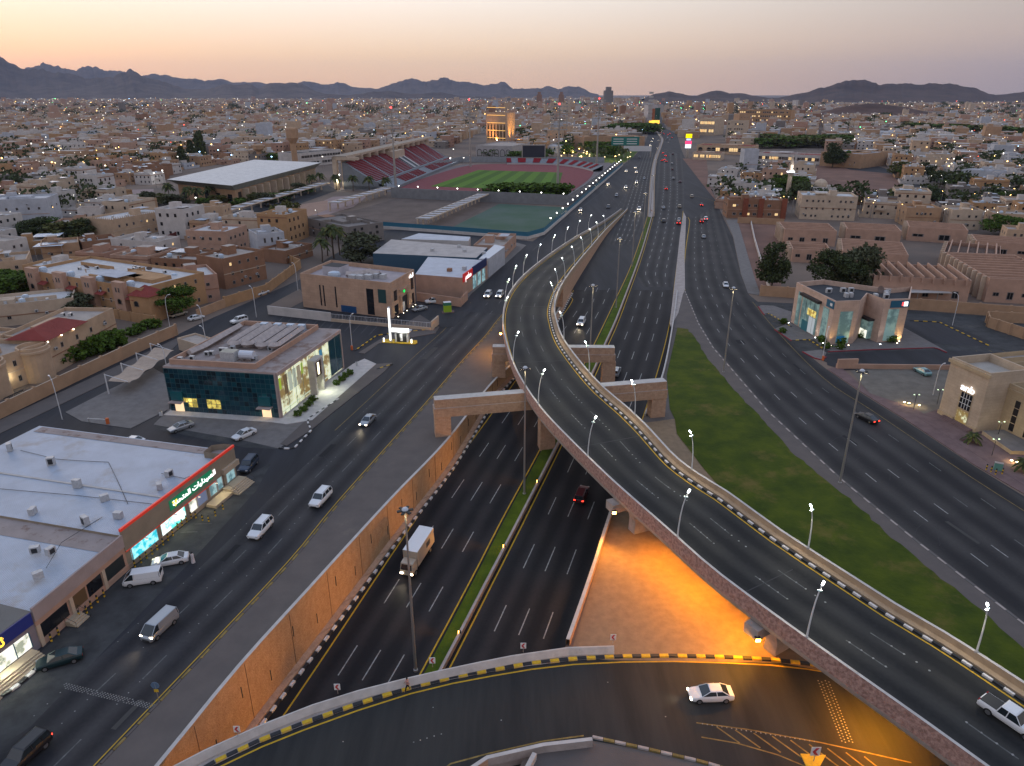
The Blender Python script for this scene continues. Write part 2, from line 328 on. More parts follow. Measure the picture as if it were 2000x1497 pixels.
# parcels on the left
sheet('corner_pavement', [(545,877),(580,850),(602,818),(548,812),(330,800),(300,830),(470,860)], 0.06, pav2, True)
sheet('bank_plinth', [(320,812),(345,795),(560,803),(690,712),(712,702),(735,712),(610,822),(560,830),(530,826)], 0.16, conc_w, True)
sheet('verge', [(602,818),(735,712),(766,710),(752,726),(606,842),(560,872),(548,868)], 0.13, pavm, True)
sheet('carport_apron', [(128,806),(210,764),(300,720),(335,740),(330,800),(255,838),(160,824)], 0.10, pav2, True)
sheet('parking_lane', [(300,838),(340,800),(560,868),(545,878),(480,875)], 0.034, asphalt_worn)
sheet('shop_forecourt', [(0,1420),(0,1345),(90,1265),(262,1108),(470,935),(530,905),(500,960),(380,1090),(230,1245),(60,1420),(-60,1500)], 0.034, asphalt_worn)
sheet('wall_verge', [(-200,910),(0,822),(345,662),(352,668),(330,690),(0,848),(-200,945)], 0.12, pavm, True)
sheet('bank_lawn', [(520,600),(585,565),(600,585),(560,606)], 0.05, earth)
sheet('kiosk_pavement', [(700,690),(820,616),(858,640),(850,652),(740,672),(712,692)], 0.13, pavm, True)
sheet('shop_pavement', [(905,595),(920,575),(1028,480),(1006,474),(960,490),(900,575)], 0.13, pav2, True)
# right side parcels
sheet('wide_pavement', [(1418,430),(1440,430),(1474,545),(1486,578),(1461,574),(1447,535),(1432,463)], 0.13, pav2, True)
sheet('right_pavement', [(1616,722),(1640,716),(1700,770),(1790,800),(2000,950),(2300,1150),(2260,1150),(2000,966),(1901,908),(1780,828),(1678,764)], 0.13, pav3, True)
sheet('side_street', [(1461,575),(1480,590),(1700,600),(2000,624),(2300,655),(2300,735),(1850,735),(1640,720),(1600,702),(1568,689),(1514,643),(1481,601)], 0.034, asphalt_worn)
sheet('bank_parking', [(1612,692),(1700,688),(1828,684),(1990,690),(1990,716),(1845,716),(1650,724),(1616,714)], 0.040, asphalt)
sheet('far_parking', [(1775,625),(1840,628),(1935,668),(1930,678),(1770,668),(1740,650)], 0.040, asphalt)
sheet('island_paving', [(1482,600),(1486,597),(1510,598),(1546,610),(1544,632),(1547,641),(1500,614),(1494,616)], 0.10, pav2, True)
sheet('bank_paving', [(1514,643),(1530,636),(1544,630),(1764,640),(1800,660),(1850,688),(1828,681),(1700,684),(1622,687),(1608,680),(1590,664),(1546,667)], 0.10, pav2, True)
sheet('parking_island', [(1568,688),(1604,684),(1614,690),(1610,698),(1606,704),(1590,700)], 0.10, pav2, True)
sheet('office_parking', [(1660,724),(1850,716),(1860,716),(1840,800),(1790,815),(1700,770)], 0.036, mat('pale_asphalt', (0.16, 0.14, 0.115), 0.9, var=0.15, scale=0.4))
sheet('office_paving', [(1790,815),(1840,798),(2000,890),(2300,1040),(2300,1130),(2000,950)], 0.15, pav3, True)
# fields, lawns and far plots
sheet('red_plot', [(1585,395),(1570,345),(1600,322),(1700,318),(1760,350),(1780,385),(1740,400),(1640,400)], 0.03, earth_red)
sheet('roadside_dirt', [(1333,310),(1380,312),(1385,360),(1400,395),(1372,360),(1345,325)], 0.03, earth_red)
sheet('plot_by_wall', [(1440,430),(1530,430),(1535,470),(1525,560),(1486,578),(1474,545)], 0.03, earth_red)
sheet('right_side_streets', [(1640,325),(1690,318),(1780,345),(1850,375),(1990,420),(1990,440),(1840,392),(1760,360),(1740,340),(1660,332)], 0.03, asphalt)
park = mat('park_grass', (0.07, 0.11, 0.015), 0.95, var=0.3, scale=0.05)
sheet('park_lawn', [(1120,322),(1130,300),(1180,296),(1248,294),(1240,302),(1238,306),(1220,318),(1180,322)], 0.03, park)
# grass triangle between flyover and service road
gt = PX([(1343,645),(1356,659),(1386,707),(1437,767),(1500,833),(1543,882),(1653,970),(1780,1086),(1862,1150),(2000,1265),(2600,1760)])
gl = PX([(1323,641),(1302,734),(1308,800),(1318,821),(1322,849)])
gleft = [(p.x, p.y) for p in gl] + [(33, 108), (35, 96), (40, 76), (46, 64), (55, 45), (66, 22)]
rl_ = random.Random(2); gt2 = [Vector((p.x + rl_.uniform(-.3,.3), p.y + rl_.uniform(-.3,.3), 0)) for p in resample(gt, 1.6)]
gm = MB(); gm.flat([(p.x, p.y) for p in reversed(gt2)] + gleft, 0.16, grassm); structure('lawn', gm)
sheet('lawn_pavement', [(p.x, p.y) for p in reversed(PX([(1310,640),(1325,612),(1334,568),(1338,568),(1365,631),(1394,679),(1500,802),(1645,937),(1793,1058),(1912,1150),(2000,1218),(2620,1660)]))] + [(p.x - 1.0, p.y - 0.8) for p in gt], 0.13, pavm, True, True)
sheet('bare_strip', [(xat(right_top, y) + .3, y) for y in (126, 140, 151, 165, 180, 192)] + [(p.x, p.y) for p in PX([(1312,640),(1325,640),(1304,734),(1310,800),(1320,821),(1324,849)])] + [(33.5, 108), (27, 124)], 0.05, pavm, False, True)
sheet('under_flyover_paving', [(6.6, 63.5), (15.3, 92.5), (26, 126), (32.5, 128), (34, 108), (37, 92), (42, 74), (48, 60), (40, 60), (30.5, 62.6), (20, 62.9), (11, 63.0)], 0.05, sandm, False, True)
# near curved bridge / slip road
far_e = PX([(1109.5,1264),(1000,1280),(790,1325),(610,1376),(400,1464)], 1.1)
br_far = smooth([Vector((p.x, p.y, 0)) for p in reversed([Vector((-45, 38, 0)), Vector((-38, 43.5, 0))] + list(reversed(far_e)))])
br_far.reverse()
kerb_e = smooth([Vector((-46, 36, 0)), Vector((-36, 42.8, 0))] + PX([(427,1491),(592,1419),(799,1349),(961,1314),(1119,1292),(1313,1286),(1500,1293),(1574,1301),(1680,1318)]))
near_e = smooth([Vector((-44, 22, 0)), Vector((-28, 32, 0)), Vector((-14, 41, 0))] + PX([(950,1482),(1060,1457),(1156,1447)]))
sl = MB()
slab = [(p.x, p.y) for p in kerb_e] + [(p.x, p.y) for p in PX([(1900,1400),(2300,1560),(2300,1900),(1600,1900),(1500,1560),(1368,1491),(1261,1466)])] + [(p.x, p.y) for p in reversed(near_e)]
sl.flat(slab, 0.045, asphalt_deck); structure('slip_road', sl)
bd = MB(); fe = resample(br_far, 3); fo = [(p.x, p.y) for p in fe]
span = [(p.x, p.y) for p in offs(kerb_e, -1.2) if p.x < 12] + [(p.x, p.y) for p in reversed(offs(near_e, 0.4))]
bd.prism(span, -1.3, 0.03, conc)
bobj = bd.build('slip_road_bridge'); tag(bobj, 'concrete bridge slab carrying the curved slip road across the underpass', 'bridge')
# ---------------------------------------------------------------- retaining walls
def wall_strip(name, top, zb, m, thick=0.4, side=-1, cap=None, ztop=0.0, label=None, cat='wall', copew=0.5, parent=None):
    q = MB(); T = setz(top, ztop); Bt = setz(top, zb)
    q.strip(Bt, T, m); o2 = offs(T, thick * side); q.strip(T, o2, cap or m); q.strip(o2, setz(o2, lambda y: min(0.0, (zb(y) if callable(zb) else zb))), m)
    for P, Q in ((T[0], o2[0]), (T[-1], o2[-1])):
        zz = zb(P.y) if callable(zb) else zb
        q.face([Vector((P.x, P.y, zz)), Vector((Q.x, Q.y, zz)), Q, P], m)
    o = q.build(name, parent)
    if label: tag(o, label, cat)
    return o
wt = [p for p in wall_top if p.y < 226]
RW = thing('retaining_wall', 'long orange lit stone retaining wall on the left side of the underpass', 'wall', (0, 0, 0))
wall_strip('wall', wt, zlow, stone, 0.45, -1, conc_w, 0.28, parent=RW)
q = MB(); k1 = offs(fixz(wt, 0.0), 0.02); k2 = offs(fixz(wt, 0.0), 0.85)   # ledge at the foot
q.strip([p + Vector((0, 0, .55)) for p in k1], [p + Vector((0, 0, .45)) for p in k2], stone_b); q.strip([p + Vector((0, 0, .45)) for p in k2], k2, stone_b); q.build('ledge', RW)
weep = MB(); weep.box(-.04, .04, -.04, .04, -1.0, 1.0, dark); wm = weep.mesh('drain_pipe')   # dark weep slots seen in the wall
for i, p in enumerate(resample([p for p in wt if 40 < p.y < 150], 5.2)):
    zb = zlow(p.y); f = 0.62 if i % 2 else 0.35
    if -zb > 3: inst(wm, 'drain_slot', RW, (p.x + 0.03, p.y, zb * f), 0, (1, 1, 0.8))
jm = MB(); jm.box(-.03, .03, -.025, .025, 0, 1, mat('wall_joint', (.22,.14,.09), .95)); jmm = jm.mesh('joint')
for p in resample([p for p in wt if 36 < p.y < 200], 9.0):
    if zlow(p.y) < -1.5: inst(jmm, 'joint', RW, (p.x + .03, p.y, zlow(p.y) + .55), 0, (1, 1, -zlow(p.y) - .6))
RW2 = thing('retaining_wall', 'low retaining wall along the right edge of the underpass beside the sand triangle', 'wall', (0, 0, 0))
rw = [p for p in right_top if 61.5 < p.y < 128]
wall_strip('wall', rw, zlow, stone, 0.0, 1, conc, 0.0, parent=RW2)
q = MB(); T = setz(offs(rw, 0.0), 1.0); T2 = offs(T, 0.45); q.strip(setz(T, 0.0), T, stone); q.strip(T, T2, conc_w); q.strip(T2, setz(T2, 0.0), stone_b); q.build('parapet', RW2)
rw = [p for p in right_top if 127.9 < p.y < 226]
RW3 = thing('retaining_wall', 'concrete edge wall with a metal rail between the highway and the lawn', 'wall')
wall_strip('wall', rw, zlow, conc, 0.35, 1, conc_w, 0.5, parent=RW3)
q = MB(); rr = resample([p for p in rw if p.y < 190], 2.0)
for p in rr: q.tube([(p.x+.2, p.y, .5), (p.x+.2, p.y, 1.1)], .04, metal_w, 5)
q.tube([(p.x+.2, p.y, 1.1) for p in rr], .05, metal_w, 5); q.build('rail', RW3)
# near side trench wall under the slip road and cross wall
q = MB(); ct = PX([(1040,1482),(1020,1520),(1000,1600)]); q.strip(setz(ct, zlow), setz(ct, .9), stone_b); q.strip(setz(ct, .9), setz(offs(ct, -.45), .9), conc_w); q.strip(setz(offs(ct, -.45), .9), setz(offs(ct, -.45), 0), conc_w)
tag(q.build('side_wall'), 'short concrete capped wall running down from the slip road barrier at the bottom edge', 'wall')
# ---------------------------------------------------------------- underpass median: planted strip and low wall
def rib(A, B, m, name, dz, n=60, q=None):
    q = q or MB(); a = resample(A, sum((b-c).length for b, c in zip(A, A[1:])) / n); b_ = resample(B, sum((b-c).length for b, c in zip(B, B[1:])) / n)
    q.strip(a, b_, m); return q
mg0 = fixz(offs(yML, 0.5), 0.18); mg1 = fixz(offs(wMR, 0.0), 0.18)
def cross(A, B, y0, y1, st, f, dz): return [Vector((xat(A, y), y, f(y) + dz)) for y in [y0 + st*i for i in range(int((y1-y0)/st)+1)]], [Vector((xat(B, y), y, f(y) + dz)) for y in [y0 + st*i for i in range(int((y1-y0)/st)+1)]]
q = MB(); a, b = cross(offs(yML, .5), wMR, 30, 395, 5, zlow, .18); q.strip(a, b, grass2); q.strip(setz(a, zlow), a, conc); structure('median_strip', q)
q = MB(); a, b = cross(wMR, offs(wMR, .4), 30, 400, 5, zlow, .75)
q.strip([Vector((p.x, p.y, p.z - .75)) for p in a], a, stone_b); q.strip(a, b, conc); q.strip(b, [Vector((p.x, p.y, p.z - .75)) for p in b], stone_b)
MW = tag(q.build('median_wall'), 'low pink wall along the grass median of the sunken highway', 'wall')
# far concrete median up to the horizon
fm = smooth(PX([(1271,425),(1275,345),(1281,310),(1290,285),(1293,272),(1286,262),(1281,250)]))
q = MB(); q.strip(setz(offs(fm, -1.8), .02), setz(offs(fm, -1.8), .6), tanc); q.strip(setz(offs(fm, -1.8), .6), setz(offs(fm, -1.3), .6), tanc); q.strip(setz(offs(fm, -1.3), .22), setz(offs(fm, 1.3), .22), conc); q.strip(setz(offs(fm, 1.3), .6), setz(offs(fm, 1.8), .6), tanc); q.strip(setz(offs(fm,1.8),.02), setz(offs(fm,1.8),.6), tanc)
structure('far_median', q)
# grey island between the highway and service road
sheet('divider_island', [(1335,415),(1340,425),(1337,500),(1338,568),(1334,575),(1325,612),(1310,640),(1308,632),(1318,550),(1328,460)], 0.15, conc)
def tangent0(pl, p):
    b = min(range(len(pl) - 1), key=lambda i: (pl[i].xy - p.xy).length); d = pl[b+1] - pl[b]; return math.atan2(d.y, d.x)
# ---------------------------------------------------------------- painted lines
def stripe(q, pl, w, m, dz=0.0):
    a = offs(pl, -w / 2); b = offs(pl, w / 2)
    q.strip([p + Vector((0, 0, dz)) for p in a], [p + Vector((0, 0, dz)) for p in b], m)
def dashes(q, pl, w, m, period, on, dz, start=0.0, jit=None):
    P = resample(pl, 0.75); d = 0.75; i0 = 0; cur = []
    for i, p in enumerate(P):
        if (i * d + start) % period < on: cur.append(p)
        else:
            if len(cur) > 1: stripe(q, cur, w, m, dz)
            cur = []
def between(A, B, f, y0, y1, zf, dz, st=3):
    return [Vector((xat(A, y) * (1-f) + xat(B, y) * f, y, zf(y) + dz)) for y in [y0 + st*i for i in range(int((y1-y0)/st)+1)]]
lm = MB()
stripe(lm, [p for p in fixz(yL, .02) if p.y < 232], .22, yel); stripe(lm, [p for p in fixz(yML, .025) if p.y < 400], .22, yel); stripe(lm, [p for p in fixz(offs(wMR, .95), .025) if p.y < 400], .22, yel); stripe(lm, [p for p in fixz(yR, .025) if p.y < 400], .22, yel)
yMRo = offs(wMR, .95)
for f in (.25, .5, .75): dashes(lm, between(yL, yML, f, 32, 236, zlow, .02), .16, whp, 13.7, 6.2, .004, start=2 + f * 3)
for f in (.25, .5, .75): dashes(lm, between(yMRo, yR, f, 32, 232, zlow, .02), .16, whp, 13.7, 6.2, .004, start=7 + f * 3)
structure('underpass_markings', lm)
# highway at grade
hm = MB()
def gl(pts, w, m, z=.036, dash=None, start=0):
    P = smooth(PX(pts, z))
    if dash: dashes(hm, P, w, m, dash[0], dash[1], 0, start)
    else: stripe(hm, P, w, m)
# left carriageway beyond the flyover
for f in (.2, .4, .6, .8): dashes(hm, between(smooth(PX([(1160,560),(1192,470),(1215,408),(1238,345),(1256,300)])), smooth(PX([(1160,560),(1240,470),(1262,408),(1272,345),(1280,300)])), f, 312, 900, lambda y: 0, .036, 6), .22, whp, 14, 6, 0, f*5)
for f in (.25, .5, .75): dashes(hm, between(smooth(PX([(1240,536),(1270,440),(1283,370),(1288,300)])), smooth(PX([(1315,560),(1333,440),(1336,370),(1331,300)])), f, 236, 900, lambda y: 0, .036, 6), .22, whp, 14, 6, 0, f*5)
for x in (1205, 1222): gl([(x-60,480),(x-20,410),(x+10,365),(x+30,330)], .2, whp_d, dash=(12, 5))
gl([(1340,425),(1347,431),(1338,499),(1338,568),(1365,631),(1394,679),(1500,802),(1543,842),(1645,937),(1793,1058),(1912,1150),(2000,1218),(2400,1500)], .25, yel, .05)
gl([(1340,380),(1402,398),(1434,463),(1449,535),(1462,565)], .2, yel_d, .05)
for k, (t0, m_, dsh) in enumerate(((.2, whp, (11.5, 3.6)), (.38, whp, (11.5, 3.6)), (.56, whp_d, (11.5, 3.6)), (.72, whp_d, (11.5, 3.6)))):
    Ls = smooth(PX([(1347,431),(1338,499),(1338,568),(1365,631),(1394,679),(1500,802),(1645,937),(1793,1058),(2000,1218)])); Rs = smooth(PX([(1401,400),(1446,535),(1481,601),(1547,666),(1616,723),(1678,766),(1780,830),(1901,910),(2100,1040)]))
    a = resample(Ls, sum((p-c).length for p, c in zip(Ls, Ls[1:])) / 80); b = resample(Rs, sum((p-c).length for p, c in zip(Rs, Rs[1:])) / 80)
    dashes(hm, [Vector((p.x*(1-t0) + c.x*t0, p.y*(1-t0) + c.y*t0, .046)) for p, c in zip(a, b)], .17, m_, dsh[0], dsh[1], 0, k * 3)
gl([(1470,590),(1520,650),(1610,740),(1700,800),(1901,935),(2100,1060)], .14, yel_d, .046)
# frontage road
stripe(hm, setz(offs(yfr, -.25), .04), .13, yel)
for d_, m_ in ((-3.9, whp_d), (-7.4, whp_d)): dashes(hm, setz(offs(yfr, d_), .04), .15, m_, 12, 4.2, 0, -d_)
stripe(hm, setz([p for p in offs(yfr, -12.2) if p.y < 70], .04), .12, yel_d); stripe(hm, setz([p for p in offs(yfr, -12.6) if 118 < p.y < 215], .04), .14, yel_d)
gl([(1040,490),(1100,433),(1190,365)], .15, whp_d)
# slip road lines
stripe(hm, setz(offs(kerb_e, .55), .06), .2, yel); 
sl2 = smooth([Vector((-30, 31, 0)), Vector((-15, 40.2, 0))] + PX([(880,1493),(950,1474),(1060,1449),(1140,1438)])); stripe(hm, setz(sl2, .06), .18, yel_d)
# hatching under the flyover
for i in range(9):
    a = G(1400 + i*36, 1420 + i*6 + max(0, i-3)*2, .06); b = G(1445 + i*40, 1452 + i*9 + max(0, i-3)*3, .06)
    stripe(hm, [a, b], .16, yel_d)
for pts in ([(1360,1412),(1460,1425),(1600,1450),(1780,1490)], [(1370,1440),(1440,1452),(1520,1475),(1580,1500)]): gl(pts, .15, yel_d, .06)
# parking bays
for i in range(14): t = i / 13; gl([(1618 + t*340, 690 - t*6), (1642 + t*345, 704 - t*3)], .12, yel_d, .056)
for i in range(7): gl([(1500+i*8, 622+i*7), (1520+i*8, 614+i*7+4)], .1, yel_d, .056)
for i in range(10): gl([(1690+i*15, 724-i*.7), (1700+i*16, 734-i*.7)], .12, yel_d, .056)
for i in range(12): gl([(560 + i*16, 612 + i*2.4), (545 + i*16, 628 + i*2.4)], .12, whp_d, .056)
for x0, y0 in ((380, 1024), (352, 1040)): gl([(x0, y0), (x0 + 34, y0 - 1)], .12, whp_d, .06)
structure('road_markings', hm)
# worn wheel tracks: oil and rubber darken the middle of each lane
def wear_material():
    m = bpy.data.materials.new('lane_wear'); m.use_nodes = True; t = m.node_tree; b = t.nodes['Principled BSDF']; b.inputs['Roughness'].default_value = .72; b.inputs['Specular IOR Level'].default_value = .2; L = t.links.new
    at = t.nodes.new('ShaderNodeAttribute'); at.attribute_name = 'wear'; ge = t.nodes.new('ShaderNodeNewGeometry'); no = t.nodes.new('ShaderNodeTexNoise'); no.inputs['Scale'].default_value = .09; no.inputs['Detail'].default_value = 7; L(ge.outputs['Position'], no.inputs['Vector'])
    n2 = t.nodes.new('ShaderNodeTexNoise'); n2.inputs['Scale'].default_value = 2.5; n2.inputs['Detail'].default_value = 8; L(ge.outputs['Position'], n2.inputs['Vector'])
    a1 = t.nodes.new('ShaderNodeMath'); a1.operation = 'MULTIPLY_ADD'; a1.inputs[1].default_value = 1.4; a1.inputs[2].default_value = -.7; L(no.outputs[0], a1.inputs[0]); a2 = t.nodes.new('ShaderNodeMath'); a2.operation = 'ADD'; L(a1.outputs[0], a2.inputs[0]); L(at.outputs['Fac'], a2.inputs[1]); a3 = t.nodes.new('ShaderNodeMath'); a3.operation = 'MULTIPLY_ADD'; a3.inputs[1].default_value = .5; L(n2.outputs[0], a3.inputs[0]); L(a2.outputs[0], a3.inputs[2])
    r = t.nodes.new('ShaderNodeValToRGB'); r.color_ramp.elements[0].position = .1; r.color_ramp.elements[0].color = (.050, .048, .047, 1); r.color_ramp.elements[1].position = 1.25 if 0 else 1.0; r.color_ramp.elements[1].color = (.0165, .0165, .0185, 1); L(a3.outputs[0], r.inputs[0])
    mu = t.nodes.new('ShaderNodeMix'); mu.data_type = 'RGBA'; mu.blend_type = 'MULTIPLY'; mu.inputs[0].default_value = 1; L(r.outputs[0], mu.inputs[6]); L(mu.outputs[2], b.inputs['Base Color']); mu.inputs[7].default_value = (1, 1, 1, 1); return m, mu
WM = {}
def wear_between(name, A, B, nl, dz, tint=(1, 1, 1), parent=None, extra=0.0):
    if tint not in WM: m, mu = wear_material(); mu.inputs[7].default_value = (*tint, 1); WM[tint] = m
    nc = nl * 6 + 1; vs = []; fs = []; wv = []
    for a, b in zip(A, B):
        for c in range(nc):
            f = c / (nc - 1); p = a.lerp(b, f); vs.append((p.x, p.y, p.z + dz)); wv.append((.5 - .5 * math.cos(2 * math.pi * f * nl)) * .75 + extra * (f if 1 else 0))
    n = len(A)
    for i in range(n - 1):
        for c in range(nc - 1): k = i * nc + c; fs.append((k, k + 1, k + nc + 1, k + nc))
    me = bpy.data.meshes.new(name); me.from_pydata(vs, [], fs); at = me.attributes.new('wear', 'FLOAT', 'POINT'); at.data.foreach_set('value', wv); me.materials.append(WM[tint]); me.update(); o = inst(me, name, parent)
    if not parent: o['kind'] = 'structure'
    return o
fr_ = resample([p for p in yfr if p.y < 205], 4); wear_between('frontage_lane', setz(offs(fr_, -.1), 0), setz(offs(fr_, -11.2), 0), 3, .030, (1, 1, 1.06))
Ls = smooth(PX([(1347,431),(1338,499),(1338,568),(1365,631),(1394,679),(1500,802),(1645,937),(1793,1058),(2000,1218),(2400,1500)])); Rs = smooth(PX([(1401,400),(1446,535),(1481,601),(1547,666),(1616,723),(1678,766),(1780,830),(1901,910),(2100,1040),(2600,1370)]))
wear_between('service_lane', resample(Ls, sum((p-c).length for p, c in zip(Ls, Ls[1:]))/90)[:91], resample(Rs, sum((p-c).length for p, c in zip(Rs, Rs[1:]))/90)[:91], 5, .036, (1.05, 1.02, 1))
ys_ = [32 + 4*i for i in range(50)]
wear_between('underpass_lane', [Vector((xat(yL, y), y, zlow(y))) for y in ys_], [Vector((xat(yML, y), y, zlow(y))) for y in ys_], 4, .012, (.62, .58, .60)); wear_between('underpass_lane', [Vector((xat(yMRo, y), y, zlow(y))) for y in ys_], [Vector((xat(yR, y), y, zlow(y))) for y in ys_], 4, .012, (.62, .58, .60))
ys_ = [232 + 8*i for i in range(80)]
hA = smooth(PX([(1160,560),(1192,470),(1215,408),(1238,345),(1256,300)])); hB = smooth(PX([(1160,560),(1240,470),(1262,408),(1272,345),(1280,300)])); hC = smooth(PX([(1240,536),(1270,440),(1283,370),(1288,300)])); hD = smooth(PX([(1315,560),(1333,440),(1336,370),(1331,300)]))
wear_between('highway_lane', [Vector((xat(hA, y), y, 0)) for y in ys_ if y > 300], [Vector((xat(hB, y), y, 0)) for y in ys_ if y > 300], 5, .024, (.95, .95, 1.0)); wear_between('highway_lane', [Vector((xat(hC, y), y, 0)) for y in ys_], [Vector((xat(hD, y), y, 0)) for y in ys_], 4, .024, (.95, .95, 1.0))
pk = mat('asphalt_patch', (.016, .016, .018), .85); pk2 = mat('pale_asphalt_patch', (.060, .057, .054), .9); q = MB(); rp0 = random.Random(9)
for x, y, w_, h_, m_ in ((1422,636,2.2,4,pk2),(1446,668,2,3,pk),(520,1190,.8,4,pk),(250,1395,.6,4,pk2),(640,880,1.1,5,pk),(840,690,1.3,9,pk2),(1660,860,.7,4,pk),(1880,1040,.6,6,pk2),(1560,720,.6,6,pk),(930,540,1.4,10,pk),(450,1080,.9,4,pk)):
    p = G(x, y, .0435 if x < 1300 else .0435); a = tangent0(yfr if x < 1100 else gt, p); M = Matrix.Translation(p) @ Matrix.Rotation(a, 4, 'Z'); q.face([M @ Vector(v_) for v_ in ((-h_/2,-w_/2,0),(h_/2,-w_/2*.9,0),(h_/2*.97,w_/2,0),(-h_/2,w_/2*.95,0))], m_)
structure('asphalt_patches', q)
crk = mat('tar_seam', (.010,.010,.011), .6); q = MB()
for k in range(34):
    if k % 2: p = offs(yfr, -rp0.uniform(1, 11))[rp0.randrange(8, max(9, len(yfr)-8))]
    else: p = Vector((G(1500,802)).lerp(G(1793,1058), rp0.random())) + Vector((rp0.uniform(2,15), rp0.uniform(0,8), 0))
    a = rp0.uniform(-.5,.5) + (tangent0(yfr, p) if k % 2 else 2.2) + (1.57 if k % 3 == 0 else 0); pts = [Vector((p.x, p.y, .0445))]
    for j in range(9): a += rp0.uniform(-.35,.35); pts.append(pts[-1] + Vector((math.cos(a), math.sin(a), 0)) * .7)
    stripe(q, pts, .05, crk)
structure('tar_seams', q)
# reflective road studs (tiny, hundreds)
st = MB()
def stud(p, s=.06):
    x, y, z = p; st.faces([(x-s,y-s,z),(x+s,y-s,z),(x+s,y+s,z),(x-s,y+s,z),(x,y,z+.05)], [(0,1,4),(1,2,4),(2,3,4),(3,0,4)], whp)
for d_ in (-3.9, -7.4, -11): 
    P = resample([p for p in offs(yfr, d_) if 48 < p.y < 190], 1.6)
    for i, p in enumerate(P):
        if i % 7 > 3: stud((p.x, p.y, .042))
for r_ in range(4):
    for i in range(34):
        p = G(124 + i*5.4 + r_*1.5, 1334 + i*1.3 + r_*3.6, .045)
        if (i * 7 + r_) % 13: stud(p, .065)
for c_ in range(4):
    for i in range(22):
        stud(G(1598 + c_*7 + i*2.2, 1330 + i*5.6 + (c_ % 2)*2.5, .055), .065)
for i in range(24): stud(G(1372 + i*9.5, 1414 + i*1.5, .055), .065)
for x, y in ((670,1449),(808,1450),(821,1446),(834,1442),(848,1438),(862,1434),(846,1382),(979,1407),(1187,1333),(1300,1400)): stud(G(x, y, .055), .065)
o = st.build('road_studs'); o['kind'] = 'stuff'; tag(o, 'small reflective road studs set along the lane lines', 'road studs')
# ---------------------------------------------------------------- kerb of alternating painted stones
KN = [0]
def kerbstones(name, label, pl, zf, h, wd, ln, ma, mb_, side=1, cap=300, dz=0.0, near_first=True):
    P = resample(pl, ln); root = thing(name, label, 'kerb'); segs = list(zip(P, P[1:]))
    ms = {}
    segs_i = sorted(range(len(segs)), key=lambda i: segs[i][0].length)
    keep = set(segs_i[:cap]); rest = MB()
    for i, (a, b) in enumerate(segs):
        m = ma if i % 2 else mb_; d = (b - a); L = d.length; ang = math.atan2(d.y, d.x); z = zf((a.y + b.y) / 2) + dz if callable(zf) else zf + dz
        if i in keep:
            if m.name not in ms:
                q = MB(); e = .03
                q.faces([(e,0,0),(1-e,0,0),(1-e,-wd*side,0),(e,-wd*side,0),(e,-.03*side,h),(1-e,-.03*side,h),(1-e,-wd*side,h),(e,-wd*side,h)], [(0,1,5,4),(1,2,6,5),(2,3,7,6),(3,0,4,7),(4,5,6,7)], m)
                ms[m.name] = q.mesh('kerb_stone')
            o = inst(ms[m.name], 'kerb_stone', root, (a.x, a.y, z), (0, -math.atan2((zf(b.y) - zf(a.y)) if callable(zf) else 0, L), ang), (L, 1, 1))
        else:
            M = Matrix.Translation((a.x, a.y, z)) @ Matrix.Rotation(ang, 4, 'Z'); rest.box(.03, L - .03, -wd if side > 0 else 0, 0 if side > 0 else wd, 0, h, m, M)
    if rest.v: o = rest.build('kerb_stones', root); o['kind'] = 'stuff'
    return root
kerbstones('painted_kerb', 'white and black kerb at the foot of the long orange retaining wall', offs([p for p in wt if p.y > 44], .95), zlow, .30, .40, 1.0, kw, blk, 1, dz=.01)
kerbstones('painted_kerb', 'yellow and black kerb along the far side of the curved slip road', kerb_e, 0.05, .22, .45, 1.05, ky, blk, -1)
kerbstones('painted_kerb', 'black and white kerb wrapping the corner in front of the blue glass bank', PX([(545,876),(572,877),(606,842),(599,826),(602,818),(660,780),(735,722),(752,728)][:6] ), 0.03, .2, .35, 1.0, kw, blk, 1)
kerbstones('painted_kerb', 'black and yellow kerb beside the bank parking exit', PX([(735,722),(766,712)]), 0.03, .2, .3, 1.0, ky, blk, 1)
kerbstones('painted_kerb', 'yellow and black kerb around the pavement behind the white cash machine kiosk', PX([(692,686),(735,656),(760,652),(842,644),(852,640)]), 0.03, .2, .3, 1.2, ky, blk, 1)
kerbstones('painted_kerb', 'yellow and black kerb along the sloping edge left of the glass fronted bank', PX([(1494,614),(1502,613),(1547,640)]), 0.03, .2, .3, 1.0, ky, blk, 1)
kerbstones('painted_kerb', 'yellow and black kerb along the pavement in front of the glass fronted bank', PX([(1546,666),(1580,664),(1612,684)]), 0.03, .2, .3, 1.0, ky, blk, 1)
kerbstones('painted_kerb', 'yellow and black kerb at the edge of the far parking lot behind the bank', PX([(1776,627),(1835,630),(1932,676)]), 0.03, .2, .3, 1.2, ky, blk, 1)
kerbstones('painted_kerb', 'white and black kerb beside the shop steps at the left edge', PX([(0,1361),(30,1342),(76,1300)]), 0.03, .25, .5, 1.0, kw, blk, 1)
kerbstones('painted_kerb', 'yellow edged kerb between the frontage road and the paved median', [p for p in offs(yfr, .45) if 46 < p.y < 215], 0.02, .17, .3, 1.6, yel_d, pavm, -1)
kerbstones('painted_kerb', 'worn yellow and grey kerb around the paving right of the slip road barrier', PX([(1156,1444),(1261,1467),(1368,1492),(1430,1510)]), 0.03, .2, .3, 1.1, yel_d, conc, -1)
